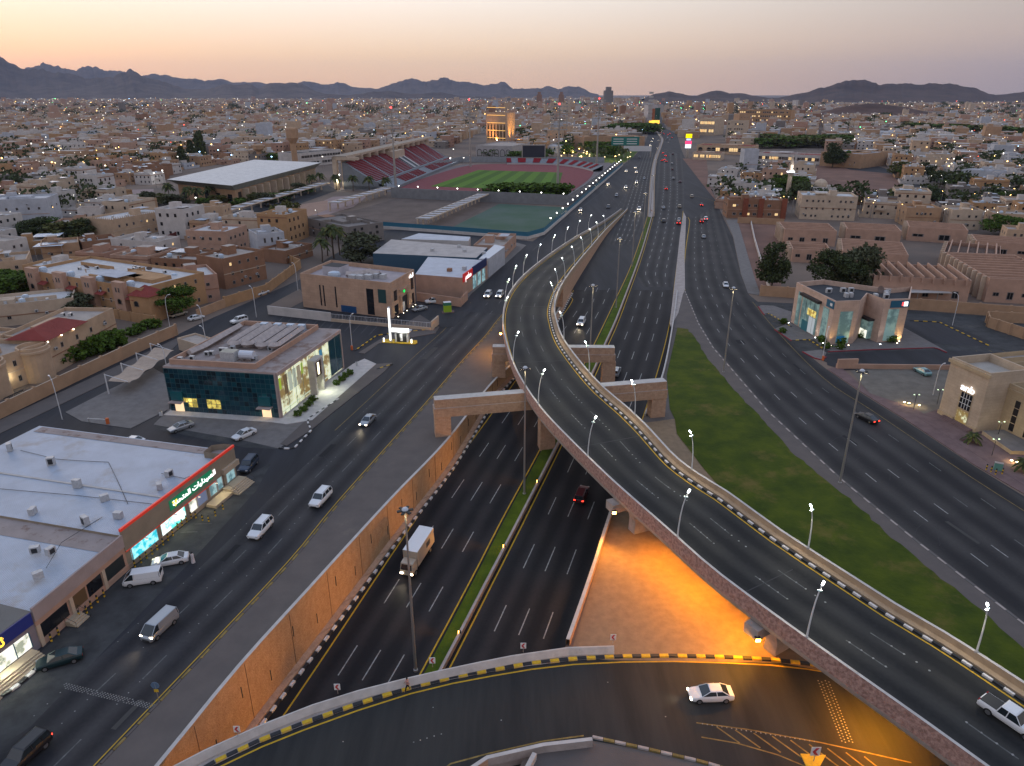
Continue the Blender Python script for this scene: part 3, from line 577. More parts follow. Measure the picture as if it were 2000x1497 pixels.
for nm, pts in (('dark red painted kerb around the island left of the glass fronted bank', [(1482,600),(1490,612),(1494,616)]), ('dark red painted kerb along the parking in front of the glass fronted bank', [(1616,688),(1700,684),(1828,680),(1850,690)]), ('dark red painted kerb around the small island beside the service road', [(1568,688),(1590,700),(1606,704),(1612,698)]), ('dark red painted kerb below the planting by the service road', [(1514,645),(1547,667)])):
    kerbstones('red_kerb', nm, PX(pts), 0.03, .2, .3, 1.5, kr, kr, 1)
kerbstones('grey_kerb', 'dark grey kerb stones between the lawn pavement and the service road', PX([(1338,568),(1365,633),(1394,681),(1500,804),(1645,939),(1793,1060),(1912,1152),(2000,1220),(2120,1300)]), 0.05, .16, .3, 1.6, conc, mat('grey_kerb_stone', (0.13, 0.12, 0.115), .9), 1)
# ================================================================ FLYOVER
DL = smooth([GS(a, b, zdeck) for a, b in [(1215,411),(1180,436),(1125,468),(1070,506),(1022,547),(995,586),(986,628),(992,670),(1007,718),(1031,763),(1061,806),(1099,848),(1195,943),(1317,1051),(1401,1126),(1568,1250),(1794,1411)]])
DR = smooth([GS(a, b, zdeck) for a, b in [(1219,411),(1180,448),(1142,490),(1108,530),(1083,566),(1070,604),(1073,634),(1085,670),(1118,718),(1160,767),(1208,809),(1244,845),(1311,919),(1401,979),(1500,1054),(1642,1149),(1725,1204),(1835,1270),(2000,1380)]])
v = (DL[-1] - DL[-6]).normalized(); DL.append(DL[-1] + v * 45); v = (DR[-1] - DR[-6]).normalized(); DR.append(DR[-1] + v * 28)
NS = 150
def norml(A): return resample(A, sum((b-a).length for a, b in zip(A, A[1:])) / NS)[:NS+1]
DL, DR = setz(norml(DL), zdeck), setz(norml(DR), zdeck)
# re-pair by closest point so that sections stay square to the road
def closest(p, pl):
    best = None; bd_ = 1e9
    for a, b in zip(pl, pl[1:]):
        d = b - a; t = max(0, min(1, (p - a).dot(d) / max(1e-9, d.dot(d)))); q = a + d * t
        if (q - p).length < bd_: bd_ = (q - p).length; best = q
    return best
DLd = resample(DL, 1.0)
Lp, Rp = [], []
for p in DR: q_ = closest(p, DLd); Lp.append(q_); Rp.append(p)
for i in range(1, len(Lp)):   # keep monotone
    if (Lp[i] - Lp[i-1]).length < 1e-4: Lp[i] = Lp[i-1].lerp(Lp[i], .5)
LE = offs(Lp, 0.5)   # decks run away->near, so +d is to the left-hand (west) side: fixed below
def side(pl, ref, d):   # move pl away from ref by d
    o = []
    for p, r in zip(pl, ref):
        u = Vector((p.x - r.x, p.y - r.y, 0)); u = u.normalized() if u.length > .5 else Vector((-1 if d else 1, 0, 0)); o.append(p + u * d)
    return o
up = lambda P, z: [p + Vector((0, 0, z)) for p in P]
FLY = thing('flyover', 'curved concrete flyover ramp crossing over the sunken highway', 'bridge')
q = MB(); q.strip(up(side(Lp, Rp, .3), .0), up(side(Rp, Lp, .9), .0), asphalt_deck); q.build('deck_surface', FLY)
ZT = 1.05
elev = [i for i in range(len(Lp)) if Lp[i].y < 216]; i0 = elev[0]
q = MB()   # left barrier
a = side(Lp, Rp, .3); b = side(Lp, Rp, .62)
q.strip(a, up(a, ZT), conc); q.strip(up(a, ZT), up(b, ZT), conc_w); q.build('left_barrier', FLY)
q = MB(); bb = up(b, -1.0); bz = [Vector((p.x, p.y, max(0.02, p.z))) for p in bb]; q.strip(up(b, ZT), bz, stone_r); q.build('left_cladding', FLY)
q = MB(); c = side(Lp, Rp, .35); c0 = up(b[i0:], -1.0); c1 = up(c[i0:], -1.75); q.strip(c0, c1, conc); ci = side(Lp, Rp, -2.3); c2 = up(ci[i0:], -2.2); q.strip(c1, c2, conc)
cr = side(Rp, Lp, .9); c3 = up(side(Rp, Lp, -2.3)[i0:], -2.2); q.strip(c2, c3, conc); c4 = up(side(Rp, Lp, 1.4)[i0:], -1.4); q.strip(c3, c4, conc); c5 = up(side(Rp, Lp, 1.6)[i0:], -.6); q.strip(c4, c5, conc)
q.build('deck_slab', FLY)
q = MB(); a = side(Rp, Lp, .9); b = side(Rp, Lp, 1.55); c = side(Rp, Lp, 1.9)
q.strip(up(a, .0), up(a, .25), tanc); q.strip(up(a, .25), up(b, .28), tanc); q.strip(up(b, .28), up(b, ZT), tanc); q.strip(up(b, ZT), up(c, ZT), conc_w); q.build('right_barrier', FLY)
q = MB(); cz = [Vector((p.x, p.y, max(.02, p.z - .8))) for p in c]; q.strip(up(c, ZT), cz, tanc); q.build('right_cladding', FLY)
# ramp retaining walls where the flyover lands
q = MB(); n0 = [i for i in range(len(Lp)) if Lp[i].y > 208]
cl = [side(Lp, Rp, .6)[i] for i in n0]; crr = [side(Rp, Lp, 1.88)[i] for i in n0]
q.strip(cl, setz(cl, -.5), tanc); q.strip(crr, setz(crr, -.5), stone_b)
q.face([cl[-1] + Vector((0,0,-.9)), crr[-1] + Vector((0,0,-.9)), Vector((crr[-1].x, crr[-1].y, -2)), Vector((cl[-1].x, cl[-1].y, -2))], stone_b); q.build('ramp_wall', FLY)
wear_between('lane_surface', side(Lp, Rp, -.3), side(Rp, Lp, -.3), 3, .006, (.80, .82, .78), FLY)
q = MB(); stripe(q, up(side(Lp, Rp, -.05), .012), .2, yel); stripe(q, up(side(Rp, Lp, -.05), .012), .2, yel)
mid = [(a + b) / 2 for a, b in zip(Lp, Rp)]; 
for f in (.36, .66): dashes(q, [a.lerp(b, f) + Vector((0, 0, .012)) for a, b in zip(Lp, Rp)], .15, whp_d, 12, 5, 0, f*9)
q.build('lane_lines', FLY)
q = MB()
for f in (.36, .66):
    P = resample([a.lerp(b, f) for a, b in zip(Lp, Rp)], 1.3)
    for i, p in enumerate(P):
        if p.y < 130 and i % 9 in (5, 6, 7, 8): q.box(p.x-.09, p.x+.09, p.y-.09, p.y+.09, p.z+.01, p.z+.05, whp)
o = q.build('deck_studs', FLY); o['kind'] = 'stuff'
q = MB()
for i in (38, 62, 74, 86, 102, 116, 130):    # expansion joints
    q = MB()
    if i < len(Lp): a_, b_ = side(Lp, Rp, .25)[i], side(Rp, Lp, .85)[i]; d_ = Vector((0, 0, .014)); t_ = (Lp[i] - Lp[i-1]).normalized() * .12; q.face([a_ + d_, b_ + d_, b_ + d_ + t_, a_ + d_ + t_], blk); q.build('expansion_joint', FLY)
kp = resample([p for p in side(Rp, Lp, .62) if p.y < 215], 1.1)
kz = lambda y: zdeck(y)
kerbstones('painted_kerb', 'black and white kerb along the right parapet of the flyover', kp, kz, .22, .3, 1.0, kw, blk, 1, 300, .01)
# ---------------------------------------------------------------- portal frames carrying the flyover
def portal(label, pts, mats_, pil):
    """pts: list of plan points of the beam axis; pil: (x, y, foot z, rotation) of pillars"""
    t = thing('portal_frame', label, 'bridge pier'); m1, m2 = mats_
    a, b = Vector((*pts[0], 0)), Vector((*pts[1], 0)); d = (b - a); L = d.length; ang = math.atan2(d.y, d.x); M = Matrix.Translation(a) @ Matrix.Rotation(ang, 4, 'Z')
    q = MB(); q.box(-.2, L + .2, -1.25, 1.25, pts[2], pts[2] + 1.8, m1, M, conc); q.build('beam', t)
    q = MB(); q.box(0, L, -1.0, 1.0, pts[2] + 1.8, pts[3], m2, M, conc_w); q.build('upper_beam', t)
    for (s, z0) in pil:
        q = MB(); q.box(s * L - 1.5, s * L + 1.5, -1.1, 1.1, z0, pts[2], m1, M); q.build('pillar', t)
    return t
P1 = G(851, 851); P1b = G(1293, 811)
d = (P1b - P1).normalized()
portal('sandstone portal frame whose long beam spans the sunken highway under the middle of the flyover', [(P1.x, P1.y), (P1b.x, P1b.y), 4.2, 7.7], (stone_b, stone_b), [(.03, 0), (.475, -6), (.97, 0)])
P2 = G(963, 735); P2b = Vector((23.0, 150.5, 0))
portal('second sandstone portal frame behind, ending on the highway median', [(P2.x, P2.y), (P2b.x, P2b.y), 4.0, 7.4], (stone_b, stone_b), [(.05, 0), (.96, -3.6)])
P3 = G(960, 665); 
# ---------------------------------------------------------------- hammerhead piers with sodium lamps
sod = mat('sodium_lamp', (1, .5, .1), emit=(1, .42, .06), estr=60)
def pier(label, fx, fy, toward, capx=None):
    t = thing('flyover_pier', label, 'bridge pier', (fx, fy, 0)); ang = toward
    zt = zdeck(fy) - 2.2; M = Matrix.Rotation(ang, 4, 'Z'); q = MB()
    prof = [(1.6, -0.5), (1.5, zt - 3.6), (1.9, zt - 2.4), (3.0, zt - 1.4), (3.6, zt - 1.1)]
    for (w0, z0), (w1, z1) in zip(prof, prof[1:]):
        vs = [M @ Vector(p) for p in ((-w0,-.8,z0),(w0,-.8,z0),(w0,.8,z0),(-w0,.8,z0),(-w1,-.8,z1),(w1,-.8,z1),(w1,.8,z1),(-w1,.8,z1))]
        q.faces(vs, [(0,1,5,4),(1,2,6,5),(2,3,7,6),(3,0,4,7)], conc)
    q.build('column', t); q = MB(); q.box(-5.6, 5.6, -.95, .95, zt - 1.1, zt + .25, conc, M); q.build('cap', t)
    return t
PIER = [(19.5, 88.4), (31.3, 65.2)]
for k, (x, y) in enumerate(PIER):
    i = min(range(len(Lp)), key=lambda j: (Lp[j].xy - Vector((x, y))).length); tdir = (Rp[i] - Lp[i]); ang = math.atan2(tdir.y, tdir.x)
    c_ = Lp[i].lerp(Rp[i], .42)
    pier(('flyover pier with flared cap at the top of the orange lit sand triangle', 'flyover pier with flared cap beside the slip road kerb')[k], c_.x, c_.y, ang)
    # flood lamp at the outer end of the cap
    u = Vector((math.cos(ang), math.sin(ang), 0)); zt = zdeck(c_.y) - 2.2
    lp = c_ - u * 5.0 + Vector((.0, -1.25, 0)); lp.z = zt - .7
    t = thing('flood_lamp', ('orange sodium lamp on the pier at the top of the sand triangle', 'orange sodium lamp on the pier beside the slip road')[k], 'lamp', lp)
    q = MB(); q.box(-.28, .28, -.15, .3, -.2, .22, dark); q.build('housing', t); q = MB(); q.box(-.24, .24, -.2, -.152, -.17, .18, sod); q.build('lens', t)
    light('lamp_light', 'SPOT', (0, -.45, -.1), 5000, (1, .40, .035), t, .25, aim((0, 0, 0), (-.55, -1.0, -.42)) if not k else aim((0, 0, 0), (-.9, .35, -.40)), 150, .7)
sodium_spots = [((1094,573), 'orange sodium lamp at the ramp end beside the highway'), ((972,631), 'orange sodium lamp under the flyover beside the frontage road')]
for k, (pp, lab) in enumerate(sodium_spots):
    p = G(*pp, 3.6) if k == 0 else G(978, 652, 5.2)
    t = thing('flood_lamp', lab, 'lamp', p)
    q = MB(); q.box(-.25, .25, -.1, .25, -.2, .2, dark); q.build('housing', t); q = MB(); q.box(-.22, .22, -.15, -.102, -.16, .16, sod); q.build('lens', t)
    light('lamp_light', 'POINT', (0, -.6, -.2), 5200 if k == 0 else 3600, (1, .40, .04), t, .25)
for k, (f, lab) in enumerate(((.28, 'orange soffit lamp under the flyover, nearer the upper pier'), (.62, 'orange soffit lamp under the flyover, halfway between the piers'), (.92, 'orange soffit lamp under the flyover, nearer the lower pier'), (1.55, 'orange soffit lamp under the flyover above the slip road'))):
    a_, b_ = Vector(PIER[0]), Vector(PIER[1]); c_ = a_.lerp(b_, f); i = min(range(len(Lp)), key=lambda j: (Lp[j].xy - c_).length); c_ = Lp[i].lerp(Rp[i], .22)
    t = thing('soffit_lamp', lab, 'lamp', (c_.x, c_.y, zdeck(c_.y) - 2.35)); q = MB(); q.box(-.3,.3,-.2,.2,-.12,.12, dark); q.build('housing', t); q = MB(); q.box(-.26,.26,-.17,.17,-.16,-.121, sod); q.build('lens', t)
    light('lamp_light', 'SPOT', (0, 0, -.3), (5800, 6400, 5800, 8500)[k], (1, .345, .006), t, .4, aim((0,0,0), (-.45,-.3,-1) if k < 3 else (-.3,-.1,-1)), 155, .5)
# flood lamps added on the median wall, standing in for unseen underpass lamps
for k, y in enumerate((44, 58, 76, 94, 112)):
    p = Vector((xat(offs(wMR, .2), y), y, zlow(y) + .95)); tgt = Vector((xat(wall_top, y + 4), y + 4, zlow(y + 4) + 4.6))
    t = thing('added_wall_washer', 'small added orange flood lamp on the median wall, %s from the near bridge' % ORD[k], 'lamp', p, 0)
    q = MB(); q.box(-.12, .2, -.15, .15, -.2, .1, dark); q.build('housing', t); q = MB(); q.box(-.16, -.122, -.12, .12, -.15, .08, sod); q.build('lens', t)
    light('lamp_light', 'SPOT', (-.3, 0, 0), 5600, (1, .42, .06), t, .2, aim(p, tgt), 62, 1.0)
# ---------------------------------------------------------------- slip road barriers
t = thing('slip_road_barrier', 'pale concrete barrier on the far edge of the curved slip road', 'barrier')
bf = smooth([Vector((-46, 38.2, 0)), Vector((-37.5, 44.0, 0))] + list(reversed([Vector((p.x, p.y, 0)) for p in PX([(1199,1261),(1109.5,1264),(1000,1280),(790,1325),(610,1376),(400,1464)], 1.1)])))
q = MB(); o1 = offs(bf, .15); o2_ = offs(bf, .5); q.strip(setz(bf, -.3), setz(bf, 1.1), stone_b); q.strip(setz(bf, 1.1), setz(o1, 1.1), conc_w); q.strip(setz(o1, 1.1), setz(o2_, .35), conc_w); q.strip(setz(o2_, .35), setz(o2_, .03), conc_w)
e0, e1_, e2 = bf[-1], o1[-1], o2_[-1]; q.face([Vector((e0.x, e0.y, 0)), Vector((e2.x, e2.y, 0)), Vector((e2.x, e2.y, .35)), Vector((e1_.x, e1_.y, 1.1)), Vector((e0.x, e0.y, 1.1))], conc_w); q.build('barrier', t)
q = MB(); w1_ = offs(kerb_e, -1.3); q.strip(setz([p for p in o2_], .16), setz([closest(p, kerb_e) for p in o2_], .16), conc); q.build('walkway', t)
t = thing('slip_road_barrier', 'concrete barrier with brick cladding on the near edge of the slip road', 'barrier')
bn = smooth([Vector((-44, 21.6, 0)), Vector((-28, 31.4, 0)), Vector((-14, 40.2, 0))] + PX([(950,1476),(1060,1451),(1156,1440)], 1.0))
q = MB(); o1 = offs(bn, .4); q.strip(setz(bn, .03), setz(bn, 1.0), conc); q.strip(setz(bn, 1.0), setz(o1, 1.0), conc_w)
k5 = [p for p in o1 if p.x < 2.2]; q.strip(setz(o1, 1.0), setz(o1, 0.0), conc); q.strip(setz(offs(k5, .02), .95), setz(offs(k5, .02), -1.3), stone_b); q.face([setz([bn[-1]], 0.0)[0], setz([bn[-1]], 1.0)[0], setz([o1[-1]], 1.0)[0], setz([o1[-1]], 0.0)[0]], conc_w); q.build('barrier', t)
sheet('near_paving', [(1042,1478),(1060,1462),(1156,1450),(1261,1470),(1368,1494),(1480,1520),(1500,1700),(1000,1700)], 0.06, pavm)
# chevron plates on the barrier
chev = mat('chevron_red', (0.5, 0.03, 0.03), .6); chw = mat('chevron_white', (0.7, 0.68, 0.66), .6)
def chevron_sign(label, p, s=1.0, rot=0.0):
    t = thing('chevron_sign', label, 'road sign', p, rot); q = MB(); q.box(-.03, .03, -.03, .03, 0, .55*s + .1, metal); q.build('post', t)
    q = MB(); q.box(-.28*s, .28*s, -.02, .02, .45*s, 1.15*s, chw); q.build('plate', t)
    q = MB(); z0 = .8*s; a_ = .2*s
    q.faces([(a_,-.03,z0+.3*s),(0,-.03,z0+.3*s),(-a_,-.03,z0),(0,-.03,z0),(0,-.03,z0-.3*s),(a_,-.03,z0-.3*s)], [(0,1,2,3),(3,2,4,5)], chev); q.build('arrow', t); return t
for i, (x, y, lab) in enumerate(((465,1438,'red and white chevron sign in front of the orange retaining wall'), (660,1355,'red and white chevron sign on the barrier just left of the lamp mast'), (845,1303,'red and white chevron sign on the barrier right of the lamp mast'), (1022,1274,'red and white chevron sign on the barrier in front of the right carriageway'), (1197,1257,'red and white chevron sign at the right end of the barrier'))):
    chevron_sign(lab, G(x, y, 1.1), 1.15)
q = MB(); tri = PX([(1563,1475),(1612,1478),(1600,1500),(1575,1500)]); q.prism([(p.x, p.y) for p in tri], .05, .2, ky); tag(q.build('painted_nosing'), 'yellow painted concrete nosing under the flyover', 'traffic island')
chevron_sign('large red and white chevron sign standing on the yellow nosing under the flyover', G(1589, 1487, .2), 1.6)
# ================================================================ VEHICLES
tyre = mat('tyre', (0.015, 0.015, 0.015), .85); rim = mat('wheel_rim', (0.35, 0.35, 0.36), .35, .8)
hl_off = mat('headlight_glass', (0.5, 0.5, 0.5), .15); hl_on = mat('headlight_lit', (1, .9, .7), emit=(1, .82, .58), estr=14)
tl_off = mat('taillight_glass', (0.25, 0.01, 0.01), .2); tl_on = mat('taillight_lit', (1, .05, .03), emit=(1, .04, .02), estr=7)
carglass = mat('car_glass', (0.015, 0.022, 0.026), .06, spec=.8); trim = mat('car_trim', (0.02, 0.02, 0.02), .6)
PAINT = {}
def paint(n, c, metal=.0):
    PAINT[n] = mat('paint_' + n, c, .28, metal, spec=.6); return PAINT[n]
for n_, c_, m_ in (('white', (.66, .66, .66), 0), ('silver', (.36, .38, .40), .5), ('dark_blue', (.03, .05, .085), .3), ('black', (.016, .016, .018), .1), ('dark_green', (.012, .035, .04), .3), ('teal', (.16, .32, .33), .3), ('red', (.40, .02, .02), 0), ('grey', (.12, .12, .125), .4), ('beige', (.42, .36, .28), .1), ('maroon', (.10, .015, .02), .2)): paint(n_, c_, m_)
def loft(q, secs, m, capends=True):
    k = len(secs[0]); vs = [p for s_ in secs for p in s_]; fs = []
    for j in range(len(secs) - 1):
        for c in range(k): fs.append((j*k+c, j*k+(c+1) % k, (j+1)*k+(c+1) % k, (j+1)*k+c))
    if capends: fs.append(tuple(range(k))[::-1]); fs.append(tuple((len(secs)-1)*k + c for c in range(k)))
    q.faces(vs, fs, m)
def sec(x, w, zb, zm, zt, top=.9): return [(x, -w*.92, zb), (x, w*.92, zb), (x, w, zm), (x, w*.985, (zm+zt)/2 + .05), (x, w*top, zt), (x, -w*top, zt), (x, -w*.985, (zm+zt)/2 + .05), (x, -w, zm)]
def car_meshes(kind):
    P = PAINT['white']; b = MB(); gl_ = MB(); rf = MB()
    if kind == 'sedan': L = 2.36; st_ = [(-L,.66,.38,.5,.74),(-2.28,.80,.30,.5,.92),(-1.5,.88,.24,.5,1.0),(-.3,.90,.22,.5,.97),(.95,.89,.22,.5,.93),(1.9,.85,.25,.48,.80),(2.26,.76,.30,.46,.70),(L,.58,.38,.45,.58)]; cb = (-1.85,1.15,-1.05,.28,.80,.60,.94,1.44); wz = (1.42,-1.42,.33)
    elif kind == 'suv': L = 2.42; st_ = [(-L,.80,.42,.6,1.05),(-2.3,.92,.38,.6,1.16),(-1.0,.95,.34,.6,1.16),(1.05,.95,.34,.6,1.12),(2.0,.91,.36,.58,1.02),(2.34,.82,.42,.56,.92),(L,.66,.46,.56,.78)]; cb = (-2.36,1.15,-2.10,.45,.86,.72,1.10,1.80); wz = (1.45,-1.45,.40)
    elif kind == 'van': L = 2.35; st_ = [(-L,.82,.36,.6,1.2),(-2.28,.86,.32,.6,1.25),(0,.87,.30,.6,1.22),(1.5,.87,.30,.6,1.15),(2.15,.84,.32,.55,1.0),(L,.74,.38,.5,.8)]; cb = (-2.33,2.12,-2.25,1.25,.84,.72,1.12,1.96); wz = (1.45,-1.35,.34)
    elif kind == 'pickup': L = 2.6; st_ = [(-L,.86,.45,.6,1.0),(-2.5,.90,.42,.6,1.05),(-.7,.90,.38,.6,1.05),(1.05,.91,.38,.6,1.05),(2.1,.88,.40,.58,.98),(2.5,.80,.44,.56,.88),(L,.66,.5,.56,.76)]; cb = (-1.0,1.05,-.8,.45,.84,.70,1.02,1.72); wz = (1.65,-1.55,.38)
    loft(b, [sec(*s_) for s_ in st_], P)
    x0, x1, t0, t1, w0, w1, z0, z1 = cb
    g0 = [(x0,-w0,z0),(x1,-w0,z0),(x1,w0,z0),(x0,w0,z0)]; g1 = [(t0,-w1,z1-.03),(t1,-w1,z1-.03),(t1,w1,z1-.03),(t0,w1,z1-.03)]
    gl_.faces(g0 + g1, [(0,1,5,4),(1,2,6,5),(2,3,7,6),(3,0,4,7)], carglass)
    e = .03; rf.faces([(t0-e,-w1-e,z1-.05),(t1+e,-w1-e,z1-.05),(t1+e,w1+e,z1-.05),(t0-e,w1+e,z1-.05),(t0+.08,-w1+.08,z1+.02),(t1-.1,-w1+.08,z1+.02),(t1-.1,w1-.08,z1+.02),(t0+.08,w1-.08,z1+.02)], [(0,1,5,4),(1,2,6,5),(2,3,7,6),(3,0,4,7),(4,5,6,7)], P)
    def pil(a, c_, w=.055):
        a, c_ = Vector(a), Vector(c_); 
        for s_ in (1, -1):
            rf.tube([(a.x, a.y*s_, a.z), (c_.x, c_.y*s_, c_.z)], w, P, 4, cap=False)
    pil((x1, w0, z0), (t1, w1, z1-.04), .045); pil((x0, w0, z0), (t0, w1, z1-.04), .06)
    nb = {'sedan': (-.45,), 'suv': (-.3, -1.45), 'van': (.9,), 'pickup': (-.2,)}[kind]
    for xx in nb: pil((xx, w0+.005, z0), (xx*.9+.05, w1+.01, z1-.04), .05)
    if kind == 'van': 
        for s_ in (1, -1): rf.faces([(-2.2,s_*(w0+.012),z0+.02),(.85,s_*(w0+.012),z0+.02),(.80,s_*(w1+.012),z1-.06),(-2.15,s_*(w1+.012),z1-.06)], [(0,1,2,3)], P)
    if kind == 'suv':
        for s_ in (1,-1): rf.tube([(t0+.2,s_*(w1-.05),z1+.06),(t1-.2,s_*(w1-.05),z1+.06)], .03, trim, 4)
    if kind == 'pickup':
        b.box(-2.5, -1.0, -.78, .78, 1.055, 1.06, trim)
    b.box(-L-.02, -L+.12, -.6, .6, .42, .52, trim); b.box(L-.1, L+.02, -.5, .5, .42, .56, trim)
    zr = st_[0][4]; zf = st_[-2][4]; wf = st_[-2][1]; xf = st_[-2][0]; xr = st_[1][0]; wr = st_[1][1]
    hq = MB(); hq.box(-.07, .07, -.17, .17, -.08, .08, hl_off); hq2 = MB(); hq2.box(-.08, .08, -.17, .17, -.08, .08, hl_on)
    tq = MB(); tq.box(-.05, .05, -.15, .15, -.09, .09, tl_off); tq2 = MB(); tq2.box(-.06, .06, -.16, .16, -.09, .09, tl_on)
    wq = MB(); rq = MB(); r = wz[2]
    def disc(q, r_, y0, y1, m, n=14):
        v0 = [(math.cos(2*math.pi*i/n)*r_, y0, math.sin(2*math.pi*i/n)*r_) for i in range(n)]; v1 = [(a, y1, c) for a, _, c in v0]
        q.faces(v0 + v1, [(i, (i+1) % n, n+(i+1) % n, n+i) for i in range(n)] + [tuple(range(n))[::-1], tuple(range(n, 2*n))], m)
    disc(wq, r, -.11, .11, tyre); disc(rq, r*.62, -.125, .125, rim)
    return dict(body=b.mesh('body'), windows=gl_.mesh('windows'), roof=rf.mesh('roof'), hl=hq.mesh('headlight'), hl1=hq2.mesh('headlight'), tl=tq.mesh('taillight'), tl1=tq2.mesh('taillight'), wheel=wq.mesh('wheel'), rim=rq.mesh('rim'), wz=wz, hx=(xf+.02, wf-.14, zf-.10), tx=(-L+.06, wr-.22, zr-.02 if kind != 'suv' else zr-.1))
CM = {k: car_meshes(k) for k in ('sedan', 'suv', 'van', 'pickup')}
NAMES = {'sedan': 'car', 'suv': 'car', 'van': 'van', 'pickup': 'pickup_truck'}
CATS = {'sedan': 'car', 'suv': 'car', 'van': 'van', 'pickup': 'pickup truck'}
def vehicle(kind, loc, ang, col, label, head=0, tail=0, group=None, detail=True, slope=0.0, beam=0):
    m = CM[kind]; t = thing(NAMES[kind], label, CATS[kind], loc, 0, group); t.rotation_euler = (0, -slope, ang)
    for nm in ('body', 'roof'):
        o = inst(m[nm], nm, t); o.material_slots[0].link = 'OBJECT'; o.material_slots[0].material = PAINT[col]
    inst(m['windows'], 'windows', t)
    hx, hy, hz = m['hx']; tx, ty, tz = m['tx']
    for s in (1, -1):
        inst(m['hl1'] if head else m['hl'], 'headlight', t, (hx, s*hy, hz)); inst(m['tl1'] if tail else m['tl'], 'taillight', t, (tx, s*ty, tz))
        for x in m['wz'][:2]:
            wl = inst(m['wheel'], 'wheel', t, (x, s*.80, m['wz'][2]))
            if detail: inst(m['rim'], 'rim', wl)
    if beam: light('headlight_beam', 'SPOT', (hx + .35, 0, hz), beam, (1, .80, .52), t, .25, aim((0, 0, 0), (1, 0, -.12)), 70, .8)
    return t
def tangent(pl, p):
    b = min(range(len(pl) - 1), key=lambda i: (pl[i].xy - p.xy).length); d = pl[b+1] - pl[b] if b + 1 < len(pl) else pl[b] - pl[b-1]
    return math.atan2(d.y, d.x)
flat = lambda y: 0.03
srl = smooth(PX([(1347,431),(1338,499),(1338,568),(1365,631),(1394,679),(1500,802),(1645,937),(1793,1058)]))
ramp_c = [(a + b) / 2 for a, b in zip(Lp, Rp)]
def onroad(kind, px, py, line, rev, col, label, zf=flat, **k):
    p = GS(px, py, zf, .03) if zf is not flat else G(px, py, .04); a = tangent(line, p) + (math.pi if rev else 0)
    s = 0
    if zf is not flat: s = math.atan((zf(p.y + math.sin(a)) - zf(p.y)) / 1.0)
    return vehicle(kind, p, a, col, label, slope=s, **k)
onroad('sedan', 719, 826, yfr, 1, 'silver', 'silver sedan with lit headlights on the frontage road near the blue glass bank', head=1, beam=500)
onroad('suv', 627, 980, yfr, 1, 'white', 'white estate car driving nearest to the yellow line of the frontage road', detail=True)
onroad('suv', 510, 1040, yfr, 1, 'white', 'white off-road car with dark side windows driving past the shop steps')
onroad('van', 314, 1232, yfr, 1, 'silver', 'silver people carrier with lit headlights below the parked white van', head=1, beam=300)
onroad('suv', 52, 1482, yfr, 1, 'black', 'dark off-road car cut by the bottom left corner of the frame', tail=1)
onroad('suv', 953, 580, yfr, 1, 'white', 'white off-road car on the frontage road, left of a pair beside the flyover', head=1)
onroad('suv', 976, 580, yfr, 1, 'white', 'white off-road car on the frontage road, right of a pair touching the flyover parapet', head=1)
def parked(kind, a, b, col, label, zf=0.04, **k):   # a rear, b front, points on the ground
    A_, B_ = G(*a, zf), G(*b, zf); d = B_ - A_; return vehicle(kind, (A_ + B_) / 2, math.atan2(d.y, d.x), col, label, **k)
parked('sedan', (372,833), (336,845), 'silver', 'silver sedan parked on the dark parking lane in front of the blue glass bank')
parked('sedan', (495,846), (460,861), 'white', 'white sedan parked nearest to the sign end of the white roofed shop')
parked('suv', (499,900), (473,930), 'dark_blue', 'dark blue off-road car parked at the corner by the shop steps')
parked('sedan', (368,1094), (300,1106), 'white', 'white sedan with sunroof parked in front of the glowing blue shop window')
parked('van', (316,1133), (246,1143), 'white', 'old white panel van parked behind the white sedan')
parked('sedan', (155,1284), (82,1305), 'dark_green', 'dark green sedan parked beside the lit shop steps')
parked('sedan', (272,868), (246,866), 'white', 'pale car half hidden behind the white shop roof')
parked('sedan', (370,628), (397,621), 'white', 'white hatchback parked at the mouth of the side street')
parked('pickup', (335,622), (363,614), 'beige', 'pale pickup truck parked under the round green tree')
parked('suv', (481,627), (454,634), 'white', 'white off-road car on the side street behind the blue glass bank')
parked('pickup', (501,580), (524,572), 'white', 'white pickup truck parked by the brown compound wall')
parked('sedan', (185,602), (218,606), 'black', 'black sedan parked in the alley behind the red roofed villa')
parked('sedan', (834,604), (806,610), 'silver', 'silver sedan parked by the entrance of the brown bank')
parked('suv', (860,591), (831,594), 'white', 'white off-road car parked in front of the brown bank')
parked('sedan', (1812,736), (1790,724), 'teal', 'teal sedan parked alone in the pale office parking lot')
parked('sedan', (1856,512), (1876,516), 'white', 'white car parked in the street behind the flat roofed school blocks')
onroad('suv', 1136, 972, yR, 0, 'maroon', 'dark car with red tail lights driving away in the right carriageway of the underpass', zf=zlow, tail=1)
onroad('suv', 1203, 731, yR, 0, 'silver', 'silver off-road car driving away just beyond the portal frame', zf=zlow)
onroad('suv', 1135, 634, yML, 1, 'white', 'white off-road car with lit headlights in the left carriageway beside the flyover', zf=zlow, head=1, beam=600)
onroad('pickup', 1972, 1413, ramp_c, 0, 'white', 'white pickup truck on the flyover, cut by the right edge of the frame', zf=zdeck)
parked('sedan', (1428,1362), (1346,1364), 'white', 'white sedan with lit headlights turning on the curved slip road', .07, head=1, beam=260)
onroad('sedan', 1417, 560, srl, 0, 'white', 'white sedan on the service road beside the leafy tree')
parked('sedan', (1707,828), (1678,814), 'black', 'black sedan with bright red tail lights passing the pale office building', .05, tail=1)
